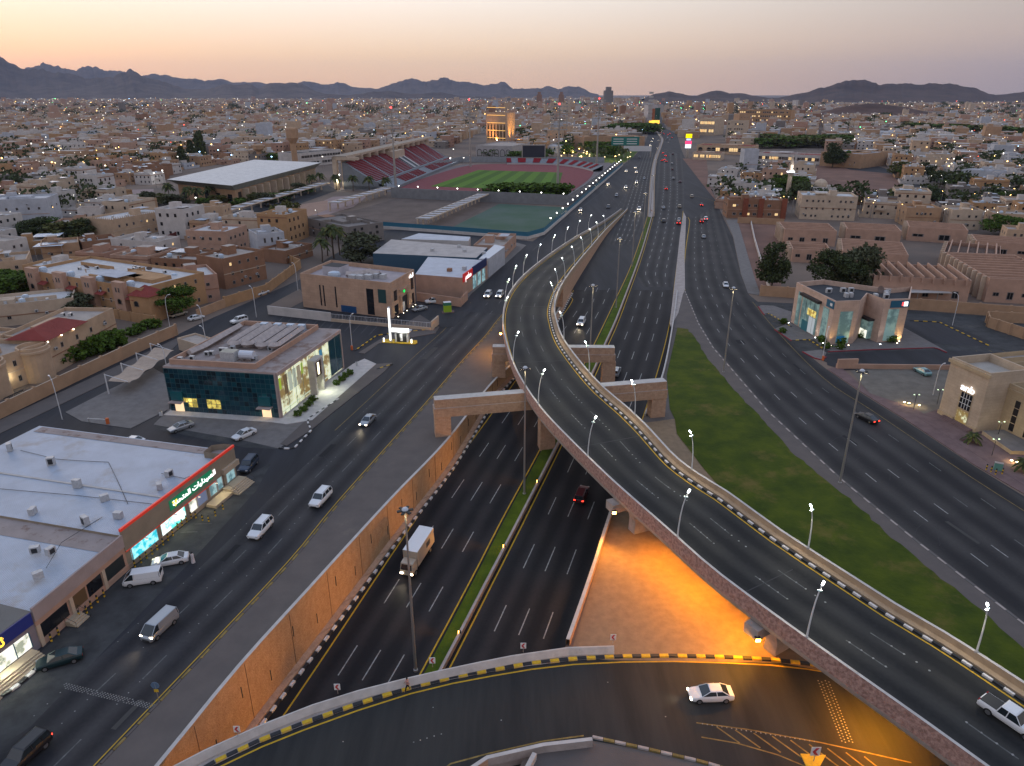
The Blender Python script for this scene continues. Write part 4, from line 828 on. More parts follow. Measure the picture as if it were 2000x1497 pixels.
# box truck
def truck():
    p = GS(815, 1098, zlow, .03); a = tangent(yML, p) + math.pi
    t = thing('box_truck', 'white box truck with lit headlights in the left carriageway of the underpass', 'truck', p); t.rotation_euler = (0, -math.atan(zlow(p.y - 1) - zlow(p.y)), a)
    q = MB(); q.box(-4.2, 2.0, -1.2, 1.2, 1.0, 3.7, PAINT['beige'], None, PAINT['white']); q.build('cargo_box', t)
    q = MB(); loft(q, [sec(2.1,1.08,.5,.9,2.5,.92), sec(3.4,1.08,.5,.9,2.45,.9), sec(3.75,1.04,.5,.9,1.5,.94)], PAINT['beige']); q.build('cab', t)
    q = MB(); q.faces([(3.79,-.9,1.5),(3.79,.9,1.5),(3.5,.8,2.3),(3.5,-.8,2.3)], [(0,1,2,3)], carglass); q.build('windscreen', t)
    q = MB(); q.box(-4.1, 3.2, -.5, .5, .55, 1.0, trim); q.build('chassis', t)
    q = MB(); q.box(-2.6, -1.2, 1.205, 1.215, 2.0, 2.9, PAINT['dark_blue']); q.build('side_emblem', t)
    for s in (1, -1):
        inst(CM['suv']['hl1'], 'headlight', t, (3.78, s*.8, .85), 0, (1.2, 1.3, 1.3)); inst(CM['suv']['tl'], 'taillight', t, (-4.22, s*1.0, 1.0))
        for x in (2.9, -2.6): inst(CM['suv']['rim'], 'rim', inst(CM['suv']['wheel'], 'wheel', t, (x, s*1.0, .48), 0, (1.2, 1.3, 1.2)))
    light('headlight_beam', 'SPOT', (4.1, 0, .9), 600, (1, .85, .6), t, .3, aim((0, 0, 0), (1, 0, -.12)), 70, .8)
truck()
# distant traffic
coming = [(1134,412,'white',1),(1188,407,'grey',0),(1204,384,'silver',0),(1188,361,'white',1),(1222,368,'white',1),(1223,336,'white',1),(1241,329,'white',1),(1243,338,'white',1),(1243,358,'white',1),(1258,350,'silver',0),(1248,411,'white',1),(1249,309,'grey',0),(1273,277,'white',1),(1275,272,'silver',1),(1270,285,'white',1)]
going = [(1296,408,'silver',0),(1327,406,'beige',0),(1296,434,'grey',0),(1326,431,'silver',0),(1325,438,'red',1),(1351,386,'beige',0),(1370,402,'maroon',1),(1378,430,'white',1),(1370,435,'red',1),(1374,465,'silver',0),(1301,371,'red',1),(1315,351,'silver',0),(1328,357,'maroon',0),(1313,333,'maroon',0),(1312,322,'silver',0),(1298,313,'red',1),(1301,317,'maroon',1),(1293,315,'red',1),(1295,300,'red',1),(1314,303,'maroon',0),(1300,306,'red',1),(1305,280,'beige',0),(1308,275,'silver',0),(1302,275,'grey',0),(1304,270,'white',0),(1312,270,'red',1),(1296,262,'maroon',1),(1304,264,'red',1),(1308,262,'red',1),(1284,257,'red',1),(1290,260,'maroon',1),(1274,252,'red',1),(1277,250,'red',1),(1281,253,'maroon',1),(1292,256,'red',1)]
far_dir = smooth(PX([(1268,430),(1281,340),(1290,290),(1290,260)]))
cn = {'white': 'white', 'grey': 'dark grey', 'silver': 'silver', 'beige': 'beige', 'red': 'red', 'maroon': 'dark red'}
used_l = {}
def uniq(s):
    used_l[s] = used_l.get(s, 0) + 1; return used_l[s]
for lst, rev in ((coming, 1), (going, 0)):
    byc = {}
    for x, y, c, h in lst: byc.setdefault((c, h), []).append(y)
    for i, (x, y, c, h) in enumerate(lst):
        ys = sorted(byc[(c, h)], reverse=True); k = ys.index(y); ys_n = len(ys)
        rank = ('only' if ys_n == 1 else 'nearest' if k == 0 else 'farthest' if k == ys_n - 1 else ORD[min(k, 19)] + ' nearest')
        lab = '%s %s car %s %son the distant highway' % (rank, cn[c], 'coming closer' if rev else 'driving away', ('with lit headlights ' if rev else 'with lit tail lights ') if h else '')
        onroad('suv' if i % 3 else 'sedan', x, y, far_dir, rev, c, lab, head=1 if (rev and h) else 0, tail=1 if (h and not rev) else 0, group='distant cars on the highway', detail=False, beam=(900 if rev and h and y > 340 else 0))
for i in range(26):
    x = 1018 + (i % 13) * 7.2; y = 283 + (i // 13) * 5; c = ('white','silver','grey','white','black','dark_blue')[i % 6]; p = G(x, y, .04)
    vehicle('suv' if i % 2 else 'sedan', p, 1.4 + .05*(i % 3), c, '%s car parked beyond the lit tower, %s in the %s row' % (c.replace('_', ' '), ORD[i % 13], 'back' if i < 13 else 'front'), group='cars in the far parking lot', detail=False)
# ================================================================ LAMPS
led = mat('white_lamp', (1, 1, 1), emit=(.90, .97, 1.0), estr=12); led2 = mat('warm_lamp', (1, .9, .7), emit=(1, .82, .55), estr=10)
def curved_lamp_meshes():
    q = MB(); q.tube([(0,0,0),(.02,0,1.5),(.12,0,3.0),(.32,0,4.4),(.62,0,5.5),(.95,0,6.2)], .10, metal_w, 6, .05); q.box(-.16,.16,-.16,.16,-.1,.12, metal); pole = q.mesh('pole')
    q = MB(); q.box(-.12,.12,-.24,.5,-.05,.10, metal_w); head = q.mesh('lamp_head')
    q = MB(); q.box(-.10,.36,-.09,.09,-.07,.07, led); lens = q.mesh('lens')
    q = MB(); q.box(-.35,.15,-.13,.13,-.05,.05, mat('pale_lens', (.55,.7,.68), .3)); l2 = q.mesh('lamp_head')
    return pole, lens, l2
CL = curved_lamp_meshes()
def curved_lamp(p, ang, label, lit=1, E=900):
    t = thing('street_lamp', label, 'street lamp', p, ang, 'curved lamps on the flyover parapets')
    inst(CL[0], 'pole', t); 
    if lit: inst(CL[1], 'lens', t, (.95, 0, 6.25), (0, R(-55), 0))
    inst(CL[2], 'lamp_head', t, (.75, 0, 5.6), (0, R(15), 0))
    if lit: light('lamp_light', 'SPOT', (1.25, 0, 6.3), E, (1.0, .90, .62), t, .2, (0, R(12), 0), 150, .8)
    return t
zp = lambda y: zdeck(y) + 1.0
leftl = [(1568,1250),(1317,1051),(1141,893),(1047,790),(997,708),(980,632),(978,592),(992,562),(1018,538),(1045,514),(1069,493),(1089,475),(1106,460),(1121,447)]
rightl = [(1901,1278),(1565,1077),(1348,918),(1221,812),(1135,729),(1094,664),(1082,600),(1086,570),(1099,545),(1122,520),(1139,499),(1155,480),(1169,465),(1180,450)]
for nm, lst, pl, oth in (('left', leftl, Lp, Rp), ('right', rightl, Rp, Lp)):
    for i, (x, y) in enumerate(lst):
        p = GS(x, y, zdeck, 1.0); j = min(range(len(pl)), key=lambda k: (pl[k].xy - p.xy).length)
        base = side(pl, oth, .45 if nm == 'left' else 1.7)[j]; t_ = pl[min(j+1, len(pl)-1)] - pl[j-1]; t_.normalize()
        base = base + t_ * (p.xy - base.xy).dot(t_.xy).__float__() if abs((p.xy - base.xy).dot(t_.xy)) < 3 else base
        base = Vector((base.x, base.y, zdeck(base.y) + 1.0)); d = oth[j] - pl[j]
        curved_lamp(base, math.atan2(d.y, d.x), 'curved white lamp on the %s flyover parapet, %s from the bottom of the photo' % (nm, ORD[i]))
# tall masts
def mast_meshes(h):
    q = MB(); q.lathe([(.30, 0), (.30, .3), (.20, .35), (.10, h), (0, h)], metal, 10); pole = q.mesh('pole')
    q = MB(); q.lathe([(.0, h - .05), (.36, h + .03), (.40, h + .15), (.24, h + .35), (0, h + .4)], mat('mast_cap', (.5, .52, .55), .3), 12); hd = q.mesh('crown')
    q = MB(); q.box(.3, .95, -.17, .17, h - .10, h + .04, dark); arm = q.mesh('floodlight')
    q = MB(); q.box(.35, .9, -.14, .14, h - .115, h - .102, led2); ln = q.mesh('lens')
    return pole, hd, arm, ln
MM = {}
def mast(p, h, label, lit=1, E=0, wash=220, grp='tall lamp masts along the highway'):
    h = round(h); 
    if h not in MM: MM[h] = mast_meshes(h)
    t = thing('lamp_mast', label, 'lamp mast', p, .3, grp); m = MM[h]
    inst(m[0], 'pole', t); inst(m[1], 'crown', t)
    for k in range(6):
        a = inst(m[2], 'floodlight', t, (0, 0, 0), k * math.pi / 3)
        if lit: inst(m[3], 'lens', a)
    if lit and wash: light('mast_light', 'SPOT', (0, 0, h - .5), wash + E, (1, .86, .50), t, .5, (0, 0, 0), 160, .5)
    return t
mast(G(1640, 945), 19.6, 'tall lamp mast on the pavement edge right of the lawn', wash=900)
mast(G(1413, 728), 20.4, 'tall lamp mast beside the upper part of the lawn', wash=900)
mast(GS(812, 1311, zlow), 24.5, 'tall lamp mast on the underpass median just behind the slip road', wash=700)
mast(GS(1024, 966, zlow), 23.5, 'tall lamp mast on the underpass median in front of the flyover', wash=900)
mast(GS(1150, 745, zlow), 23.0, 'tall lamp mast on the median behind the flyover bend', wash=900)
mast(GS(1203, 602, zlow), 21, 'tall lamp mast on the grass median, first beyond the portal frames', wash=900)
mast(GS(1234, 521, zlow), 20, 'tall lamp mast on the grass median, second beyond the portal frames', wash=900)
mast(GS(1255, 468, zlow), 20, 'tall lamp mast on the grass median, third beyond the portal frames', wash=900)
for i, (x, y) in enumerate(((1270,418),(1276,372),(1280,340),(1283,318),(1286,302),(1289,290),(1291,281),(1288,268),(1283,258),(1280,248))):
    mast(G(x, y), 20, 'distant lamp mast on the concrete median, %s beyond the end of the grass' % ORD[i], wash=0)
# side street poles
def street_pole(p, h, ang, label, lit=0, col=None):
    t = thing('street_lamp', label, 'street lamp', p, ang, 'slim street lamps')
    q = MB(); q.tube([(0,0,0),(0,0,h*.75),(.25,0,h*.93),(.9,0,h),(1.3,0,h)], .09, metal_w, 6, .05); q.build('pole', t)
    q = MB(); q.box(1.2, 1.8, -.12, .12, h - .08, h + .06, metal_w); q.build('lamp_head', t)
    if lit: q = MB(); q.box(1.22, 1.78, -.11, .11, h - .2, h - .085, led2); q.build('lens', t)
    return t
for x, y, h, a, lab in ((122,820,9,2.4,'slim street lamp at the corner left of the grey apron'),(330,740,8,2.6,'slim street lamp between the carport and the blue glass bank'),(400,655,8,2.4,'slim street lamp behind the roof of the blue glass bank'),(332,640,9,1,'curved street lamp in front of the round green tree'),(501,620,9,2.4,'slim street lamp on the side street left of the white wall'),(582,568,9,2.4,'slim street lamp beside the brown bank'),(688,683,9,1.2,'slim lamp with an orange base beside the bank parking'),(1606,703,8,1,'slim lamp with an orange base on the small red kerbed island'),(1860,636,9,2,'white lamp pole on the pavement behind the glass fronted bank'),(1822,772,7,.5,'slim curved lamp in the pale office parking'),(408,700,8,2.5,'slim street lamp left of the villa wall end')):
    street_pole(G(x, y, .05), h, a, lab)
for x, y, lab in ((688,683,'orange'),(1606,703,'orange')):
    p = G(x, y, .05); q = MB(); q.lathe([(.28,0),(.28,1.1),(0,1.15)], mat('orange_plastic', (.6,.13,.03), .6), 10); tag(q.build('bollard', None, (p.x - .0, p.y - .35, .05)), 'orange sleeve at the foot of the slim lamp %s' % ('by the bank parking' if x < 1000 else 'on the red kerbed island'), 'bollard')
# bollards, signs, small street things
def bollard_mesh():
    q = MB()
    for i in range(4): q.lathe([(.11, .28*i), (.11, .28*i + .28)], ky if i % 2 == 0 else blk, 8)
    q.lathe([(.11, 1.12), (0, 1.16)], blk, 8); return q.mesh('bollard')
BM = bollard_mesh()
bol = [(264,1108),(276,1100),(287,1091),(298,1083),(308,1074),(319,1065),(329,1056),(338,1047),(348,1034),(356,1027),(365,1020),(374,1013),(383,1012),(396,1017),(408,1019),(421,1008),(436,995),(100,1243)]
bol2 = [(170,1198),(179,1188),(191,1177),(204,1166),(156,1207)]
for i, (x, y) in enumerate(bol[:-1]):
    tag(inst(BM, 'bollard', None, G(x, y, .05)), 'black and yellow bollard in front of the red trimmed shop, %s from the left' % ORD[i], 'bollard', 'striped bollards along the shops')
for i, (x, y) in enumerate(sorted(bol2 + [(101,1253),(115,1240)])):
    tag(inst(BM, 'bollard', None, G(x, y, .05)), 'black and yellow bollard below the dusty shop windows, %s from the left' % ORD[i], 'bollard', 'striped bollards along the shops')
for i, (x, y) in enumerate(((1926,918),(1935,922),(1944,927),(1957,926))):
    tag(inst(BM, 'bollard', None, G(x, y, .15)), 'black and yellow bollard beside the green cabinet, %s from the left' % ORD[i], 'bollard', 'striped bollards round the cabinet')
q = MB(); q.box(-.6,.6,-.3,.3,0,1.3, mat('cabinet_green', (.12,.28,.22), .6)); q.box(-.64,.64,-.34,.34,1.3,1.36, metal); tag(q.build('utility_cabinet', None, G(1948, 918, .15), -.5), 'green utility cabinet on the red pavement at the right edge', 'cabinet')
# round sign by the studs
t = thing('road_sign', 'round blue sign over a yellow plate at the edge of the frontage road', 'road sign', G(311, 1372, .16)); q = MB(); q.tube([(0,0,0),(0,0,2.6)], .04, metal, 6); q.build('post', t)
q = MB(); q.faces([(math.cos(a)*.45, -.03, 2.35+math.sin(a)*.45) for a in [k*math.pi/8 for k in range(16)]] + [(math.cos(a)*.45, .0, 2.35+math.sin(a)*.45) for a in [k*math.pi/8 for k in range(16)]], [tuple(range(16))] + [(i, (i+1)%16, 16+(i+1)%16, 16+i) for i in range(16)], mat('sign_blue', (.10,.16,.24), .5)); q.build('plate', t)
q = MB(); q.box(-.22,.22,-.04,-.01,1.45,1.8, ky); q.build('lower_plate', t)
# barrier arm at the carport, waste bins, kiosk
t = thing('parking_barrier', 'white barrier arm on an orange post at the apron entrance', 'barrier', G(211, 828, .1)); q = MB(); q.box(-.25,.25,-.2,.2,0,1.2, MATS['orange_plastic']); q.build('post', t); q = MB(); q.box(-4.0,-.2,-.25,-.17,.95,1.07, metal_w); q.build('arm', t, rot=-.12); q = MB(); q.box(-4.05,-3.95,-.05,.05,0,1.0, metal); q.build('rest', t, (0,.6,0))
for x, y, lab in ((315,812,'small white post box on the apron beside the blue glass bank'),(697,714,'white litter bin at the far end of the bank planting')):
    q = MB(); q.box(-.25,.25,-.25,.25,0,1.0, metal_w); q.box(-.27,.27,-.27,.27,1.0,1.06, dark); tag(q.build('litter_bin', None, G(x, y, .15)), lab, 'litter bin')
# people
def person(name, label, loc, ang, robe=True, stride=0.0):
    t = thing(name, label, 'person', loc, ang); skin = mat('skin', (.30,.17,.11), .6); J = {}
    def chain(vs, es, m, nm, sub=1):
        me = bpy.data.meshes.new(nm); me.from_pydata([v[:3] for v in vs], es, []); o = inst(me, nm, t); sk = o.modifiers.new('s', 'SKIN'); 
        for i, v in enumerate(vs): me.skin_vertices[0].data[i].radius = (v[3], v[4] if len(v) > 4 else v[3])
        me.skin_vertices[0].data[0].use_root = True; ss = o.modifiers.new('u', 'SUBSURF'); ss.levels = ss.render_levels = sub; me.materials.append(m); return o
    s = stride
    V = [(0,0,.95,.13,.10),(0,0,1.2,.13,.10),(0,0,1.42,.17,.10),(0,0,1.52,.055,.055),(0,.0,1.62,.085,.09),(0,.0,1.72,.075,.085),
         (.2,0,1.42,.05,.05),(.26,-.05+s*.3,1.16,.042,.042),(.24,.04+s*.5,.92,.033,.033),(.235,.06+s*.55,.84,.03,.03),
         (-.2,0,1.42,.05,.05),(-.26,-.05-s*.3,1.16,.042,.042),(-.24,.04-s*.4,.92,.033,.033),(-.235,.06-s*.45,.84,.03,.03),
         (.1,-s*.05,.88,.085,.085),(.11,-s*.3,.48,.06,.06),(.11,-s*.8,.09,.042,.042),(.12,-s*.75+.14,.05,.04,.03),
         (-.1,s*.05,.88,.085,.085),(-.11,s*.45,.48,.06,.06),(-.11,s*.7,.09,.042,.042),(-.12,s*.7+.14,.05,.04,.03)]
    Eg = [(0,1),(1,2),(2,3),(3,4),(4,5),(2,6),(6,7),(7,8),(8,9),(2,10),(10,11),(11,12),(12,13),(0,14),(14,15),(15,16),(16,17),(0,18),(18,19),(19,20),(20,21)]
    me = skin; chain(V, Eg, skin, 'body', 2)
    q = MB(); q.faces([(math.sin(a)*.09, math.cos(a)*.1 - .01, z) for z in (1.63, 1.70, 1.78) for a in [k*math.pi/5 for k in range(10)]] + [(0, -.01, 1.82)], [(j*10+i, j*10+(i+1)%10, (j+1)*10+(i+1)%10, (j+1)*10+i) for j in range(2) for i in range(10)] + [(20+i, 20+(i+1)%10, 30) for i in range(10)], mat('hair', (.012,.01,.009), .8)); q.build('hair', t)
    if robe:
        q = MB(); q.lathe([(.27,.08),(.22,.5),(.19,.95),(.19,1.3),(.20,1.42),(.07,1.53)], mat('white_robe', (.55,.50,.50), .8), 14); q.build('robe', t)
        for s_ in (1,-1): q = MB(); q.tube([(s_*.18,0,1.42),(s_*.26,-.05,1.16),(s_*.245,.03,.95)], .075, MATS['white_robe'], 8, .06); q.build('sleeve', t)
    else:
        q = MB(); q.lathe([(.17,.92),(.16,1.15),(.2,1.4),(.08,1.51)], mat('pink_shirt', (.42,.24,.21), .8), 12); q.build('shirt', t)
        for s_ in (1,-1):
            q = MB(); q.tube([(s_*.18,0,1.42),(s_*.25,-.05+s_*s*.3,1.18)], .07, MATS['pink_shirt'], 8, .06); q.build('sleeve', t)
            q = MB(); q.tube([(s_*.09,0,.95),(s_*.11,(-s*.3 if s_>0 else s*.45),.48),(s_*.11,(-s*.75 if s_>0 else s*.65),.12)], .105, mat('dark_trousers', (.02,.02,.024), .8), 8, .065); q.build('trouser_leg', t)
person('person', 'man in a long white robe standing behind the white sedan', G(378, 1100, .04), 2.2, True, .02)
person('person', 'man in a pale shirt and dark trousers walking along the slip road kerb', G(796, 1349, .24), 2.0, False, .42)
# ================================================================ BUILDINGS
def mt(n, c, **k): return mat(n, c, k.pop('rough', .9), var=k.pop('var', .10), scale=k.pop('scale', .35), **k)
mt_ = mt
WALLC = {'cream': mt('cream_render', (.47,.33,.22)), 'tan': mt('tan_render', (.40,.25,.15)), 'pink': mt('pink_render', (.39,.23,.165)), 'white': mt('white_render', (.52,.475,.44)), 'brown': mt('brown_render', (.26,.14,.085)), 'grey': mt('grey_block', (.20,.175,.16)), 'ochre': mt('ochre_render', (.40,.235,.12)), 'pale': mt('pale_render', (.49,.38,.28)), 'cool': mt('cool_white_render', (.42,.43,.46)), 'rose': mt('rose_render', (.43,.27,.195))}
roofm = mt('roof_screed', (.36,.31,.27), scale=.5, blotch=((.24,.20,.17), .35, .58)); roofw = mt('white_roof', (.50,.49,.48), scale=.5, blotch=((.34,.32,.30), .35, .6)); roofd = mt('dark_roof', (.05,.052,.056))
redtile = mt('red_tile', (.26,.055,.045), wave=(0, 3, .5)); tankm = mat('water_tank_plastic', (.42,.50,.58), .5, var=.1, scale=2); acm = mat('air_conditioner_shell', (.42,.42,.42), .5, var=.15, scale=3)
winframe = mat('window_frame', (.30,.26,.23), .7); 
def winmesh(nm, frame, pane, kind='rect'):
    q = MB()
    if kind == 'rect':
        q.faces([(0,-.07,0),(1,-.07,0),(1,-.07,1),(0,-.07,1),(.09,-.07,.09),(.91,-.07,.09),(.91,-.07,.91),(.09,-.07,.91)], [(0,1,5,4),(1,2,6,5),(2,3,7,6),(3,0,4,7)], frame)
        q.faces([(0,-.07,0),(1,-.07,0),(1,-.07,1),(0,-.07,1),(0,0,0),(1,0,0),(1,0,1),(0,0,1)], [(0,1,5,4),(1,2,6,5),(2,3,7,6),(3,0,4,7)], frame)
        q.faces([(.09,-.02,.09),(.91,-.02,.09),(.91,-.02,.91),(.09,-.02,.91)], [(0,1,2,3)], pane)
        q.faces([(.47,-.05,.09),(.53,-.05,.09),(.53,-.05,.91),(.47,-.05,.91)], [(0,1,2,3)], frame)
    else:
        pts = [(0,0),(1,0),(1,.62)] + [(.5+.5*math.cos(a), .62+.38*math.sin(a)) for a in [math.pi*k/7 for k in range(1,7)]] + [(0,.62)]
        n = len(pts); o_ = [(x,-.08,z) for x, z in pts]; i_ = [(.5+(x-.5)*.8,-.08,.45+(z-.45)*.84) for x, z in pts]; j_ = [(x,-.02,z) for x, _, z in i_]
        q.faces(o_ + i_, [(k,(k+1)%n,n+(k+1)%n,n+k) for k in range(n)], frame); q.faces(j_, [tuple(range(n))], pane); q.faces(o_ + [(x,0,z) for x, _, z in o_], [(k,(k+1)%n,n+(k+1)%n,n+k) for k in range(n)], frame)
    return q.mesh(nm)
litwin = mat('lit_window', (1,.7,.3), emit=(1,.66,.30), estr=.85)
WIN = {'dark': winmesh('window', winframe, glass_d), 'arch': winmesh('window', mt('stone_frame', (.25,.17,.11)), glass_d, 'arch'), 'lit': winmesh('window', winframe, litwin), 'hole': winmesh('window', WALLC['grey'], mat('opening_shade', (.01,.01,.011), .9)), 'door': winmesh('door', mat('door_frame', (.10,.06,.04), .6), mat('door_leaf', (.05,.035,.028), .5))}
FOOT = []; rr0 = random.Random(41)
class B:
    """a building: footprint corners (world xy) with the visible sides first; children local to the first corner"""
    def __init__(s, name, label, cat, pts, h, m, roof=None, par=.9, group=None, grp=None):
        FOOT.append([(a[0], a[1]) for a in pts])
        s.o = Vector((pts[0][0], pts[0][1], 0)); s.p = [Vector((a[0], a[1], 0)) - s.o for a in pts]; s.h = h; s.m = m
        s.t = thing(name, label, cat, s.o, 0, group); q = MB(); P = [(a.x, a.y) for a in s.p]
        q.prism(P, 0, h, m, cap=False); c = sum(s.p, Vector()) / len(s.p)
        if par:
            I = [a + (c - a).normalized() * .4 for a in s.p]; n = len(P)
            q.faces([(a.x,a.y,h) for a in s.p] + [(a.x,a.y,h) for a in I], [(k,(k+1)%n,n+(k+1)%n,n+k) for k in range(n)], m)
            q.faces([(a.x,a.y,h-par) for a in I] + [(a.x,a.y,h) for a in I], [(k,(k+1)%n,n+(k+1)%n,n+k) for k in range(n)], m)
            q.build('wall', s.t); r = MB(); r.flat([(a.x,a.y) for a in I], h-par, roof or roofm); r.build('roof', s.t)
        else:
            q.build('wall', s.t); r = MB(); r.flat(P, h, roof or roofm); r.build('roof', s.t)
    def side(s, i): a = s.p[i]; b = s.p[(i+1) % len(s.p)]; d = b - a; return a, d.normalized(), d.length, math.atan2(d.y, d.x)
    def put(s, me, nm, i, u, z, w, h_, depth=1.0, off=0.0):
        a, d, L, ang = s.side(i); n = Vector((d.y, -d.x, 0)); p = a + d * u + n * off
        return inst(me, nm, s.t, (p.x, p.y, z), ang, (w, depth, h_))
    def row(s, i, n, z, w, h_, kind='dark', u0=1.5, u1=None, lit=0.0):
        L = s.side(i)[2]; u1 = L - 1.5 if u1 is None else u1
        for k in range(n):
            if n > 2 and rr0.random() < .14: continue
            u = u0 + (u1 - u0) * (k + .5) / n - w / 2 + rr0.uniform(-.3, .3); kk = 'lit' if random.random() < lit else kind
            s.put(WIN[kk], 'window' if kk != 'door' else 'door', i, u, z, w, h_)
    def panel(s, nm, i, u0, u1, z0, z1, m, off=.05, thick=.1):
        a, d, L, ang = s.side(i); q = MB(); q.box(0, u1-u0, -off-thick, -off+.001, 0, z1-z0, m); n = Vector((d.y, -d.x, 0)); p = a + d*u0
        return q.build(nm, s.t, (p.x, p.y, z0), ang)
    def at(s, u, v, i=0):
        a, d, L, ang = s.side(i); n = Vector((-d.y, d.x, 0)); p = a + d*u + n*v; return p, ang
    def roofbox(s, nm, u, v, w, dp, z0, h_, m, top=None): p, ang = s.at(u, v); q = MB(); q.box(-w/2,w/2,-dp/2,dp/2,0,h_,m,None,top); return q.build(nm, s.t, (p.x,p.y,z0), ang)
def tank_mesh():
    q = MB(); q.lathe([(0,1.6),(.45,1.58),(.85,1.4),(.95,.9),(.85,.35),(.5,.12),(0,.1)], tankm, 12); return q.mesh('water_tank')
TANK = tank_mesh(); q = MB(); q.box(-.5,.5,-.35,.35,0,.9,acm); q.box(-.3,.3,-.38,-.352,.15,.75,dark); ACU = q.mesh('air_conditioner')
def dish_mesh():
    q = MB(); n = 12; q.faces([(0,0,-.25)] + [(math.cos(2*math.pi*k/n)*.9, math.sin(2*math.pi*k/n)*.9, 0) for k in range(n)], [(0,1+k,1+(k+1)%n) for k in range(n)], mat('dish', (.16,.11,.09), .6)); return q.mesh('satellite_dish')
DISH = dish_mesh()
def extras(b, n_tank=1, n_ac=3, dish=1, stair=True, rng=random):
    L = b.side(0)[2]; W = b.side(1)[2]; z = b.h - .9
    if L > 9 and W > 9:
        for k in range(int(L/9)+1):
            b.roofbox('roof_partition', L*rng.uniform(.2,.8), W*rng.uniform(.3,.8), rng.choice((.2, L*.3)), .2 if k % 2 else W*.3, z, 1.1, b.m)
        if rng.random() < .5: b.roofbox('roof_sheet', L*rng.uniform(.2,.8), W*rng.uniform(.2,.8), L*.22, W*.3, z+2.2, .08, rng.choice((WALLC['cool'], WALLC['white'], WALLC['brown'])))
        for k in range(int(L/7)): b.put(ACU, 'air_conditioner', 0, 1+rng.uniform(0, L-2), rng.choice((2.4, b.h-3)), .8, .7, .7, .3)
        b.panel('string_course', 0, -.05, L+.05, (b.h-.9)*.52, (b.h-.9)*.52+.22, rng.choice((WALLC['pale'], WALLC['rose'], WALLC['brown'])), .02, .08)
    if stair and L > 7 and W > 7: b.roofbox('stair_room', L*rng.uniform(.3,.7), W*rng.uniform(.4,.7), 3.4, 3.2, z, 2.9, b.m, roofm)
    for k in range(n_tank): p, a = b.at(L*rng.uniform(.12,.88), W*rng.uniform(.15,.85)); inst(TANK, 'water_tank', b.t, (p.x,p.y,z), 0, (.9,.9,1))
    for k in range(n_ac): p, a = b.at(L*rng.uniform(.12,.88), W*rng.uniform(.15,.85)); inst(ACU, 'air_conditioner', b.t, (p.x,p.y,z), a + rng.choice((0,1.57)))
    for k in range(dish): p, a = b.at(L*rng.uniform(.15,.85), W*rng.uniform(.15,.85)); inst(DISH, 'satellite_dish', b.t, (p.x,p.y,z+.9), (R(50),0,rng.uniform(0,6)))
def rect(a, b, depth, z=0.0, px=True):
    A_, B_ = (G(*a, z), G(*b, z)) if px else (Vector(a), Vector(b)); d = (B_ - A_); d.z = 0; d.normalize(); n = Vector((-d.y, d.x, 0))
    return [(A_.x,A_.y),(B_.x,B_.y),(B_.x+n.x*depth,B_.y+n.y*depth),(A_.x+n.x*depth,A_.y+n.y*depth)]
AR = {'ا': (0xFE8D, 0), 'ل': (0xFEDD, 1), 'ص': (0xFEB9, 1), 'ي': (0xFEF1, 1), 'د': (0xFEA9, 0), 'ت': (0xFE95, 1), 'م': (0xFEE1, 1), 'ح': (0xFEA1, 1), 'ة': (0xFE93, 0), 'ن': (0xFEE5, 1), 'ب': (0xFE8F, 1), 'ك': (0xFED9, 1), 'س': (0xFEB1, 1), 'ط': (0xFEC1, 1), 'ع': (0xFEC9, 1), 'ر': (0xFEAD, 0), 'ث': (0xFE99, 1), 'ز': (0xFEAF, 0)}
def arabic(s):
    o = ''
    for i, ch in enumerate(s):
        if ch not in AR: o += ch; continue
        c, dual = AR[ch]; prev = i > 0 and s[i-1] in AR and AR[s[i-1]][1]; nxt = dual and i < len(s)-1 and s[i+1] in AR
        o += chr(c + (3 if prev and nxt else 2 if nxt else 1 if prev else 0))
    return o[::-1]
def text_mesh(body, nm, m, size=1.0, ext=.04):
    cu = bpy.data.curves.new(nm, 'FONT'); cu.body = body; cu.size = size; cu.extrude = ext; cu.align_x = 'CENTER'; cu.align_y = 'CENTER'; cu.offset = .018 * size; cu.resolution_u = 3
    o = bpy.data.objects.new(nm, cu); COL.objects.link(o); bpy.context.view_layer.update()
    me = bpy.data.meshes.new_from_object(o.evaluated_get(bpy.context.evaluated_depsgraph_get())); me.name = nm; bpy.data.objects.remove(o); me.materials.clear(); me.materials.append(m); return me
def sign_text(b, body, i, u, z, size, m, off=.3, sx=1.0, nm='lettering'):
    a, d, L, ang = b.side(i); n = Vector((d.y,-d.x,0)); p = a + d*u + n*off
    return inst(text_mesh(body, nm, m, size), nm, b.t, (p.x,p.y,z), (R(90),0,ang), (sx,1,1))
glow_w = mat('sign_white', (1,1,1), emit=(1,1,1), estr=1.3); glow_y = mat('sign_yellow', (1,.7,.1), emit=(1,.66,.05), estr=1.6)
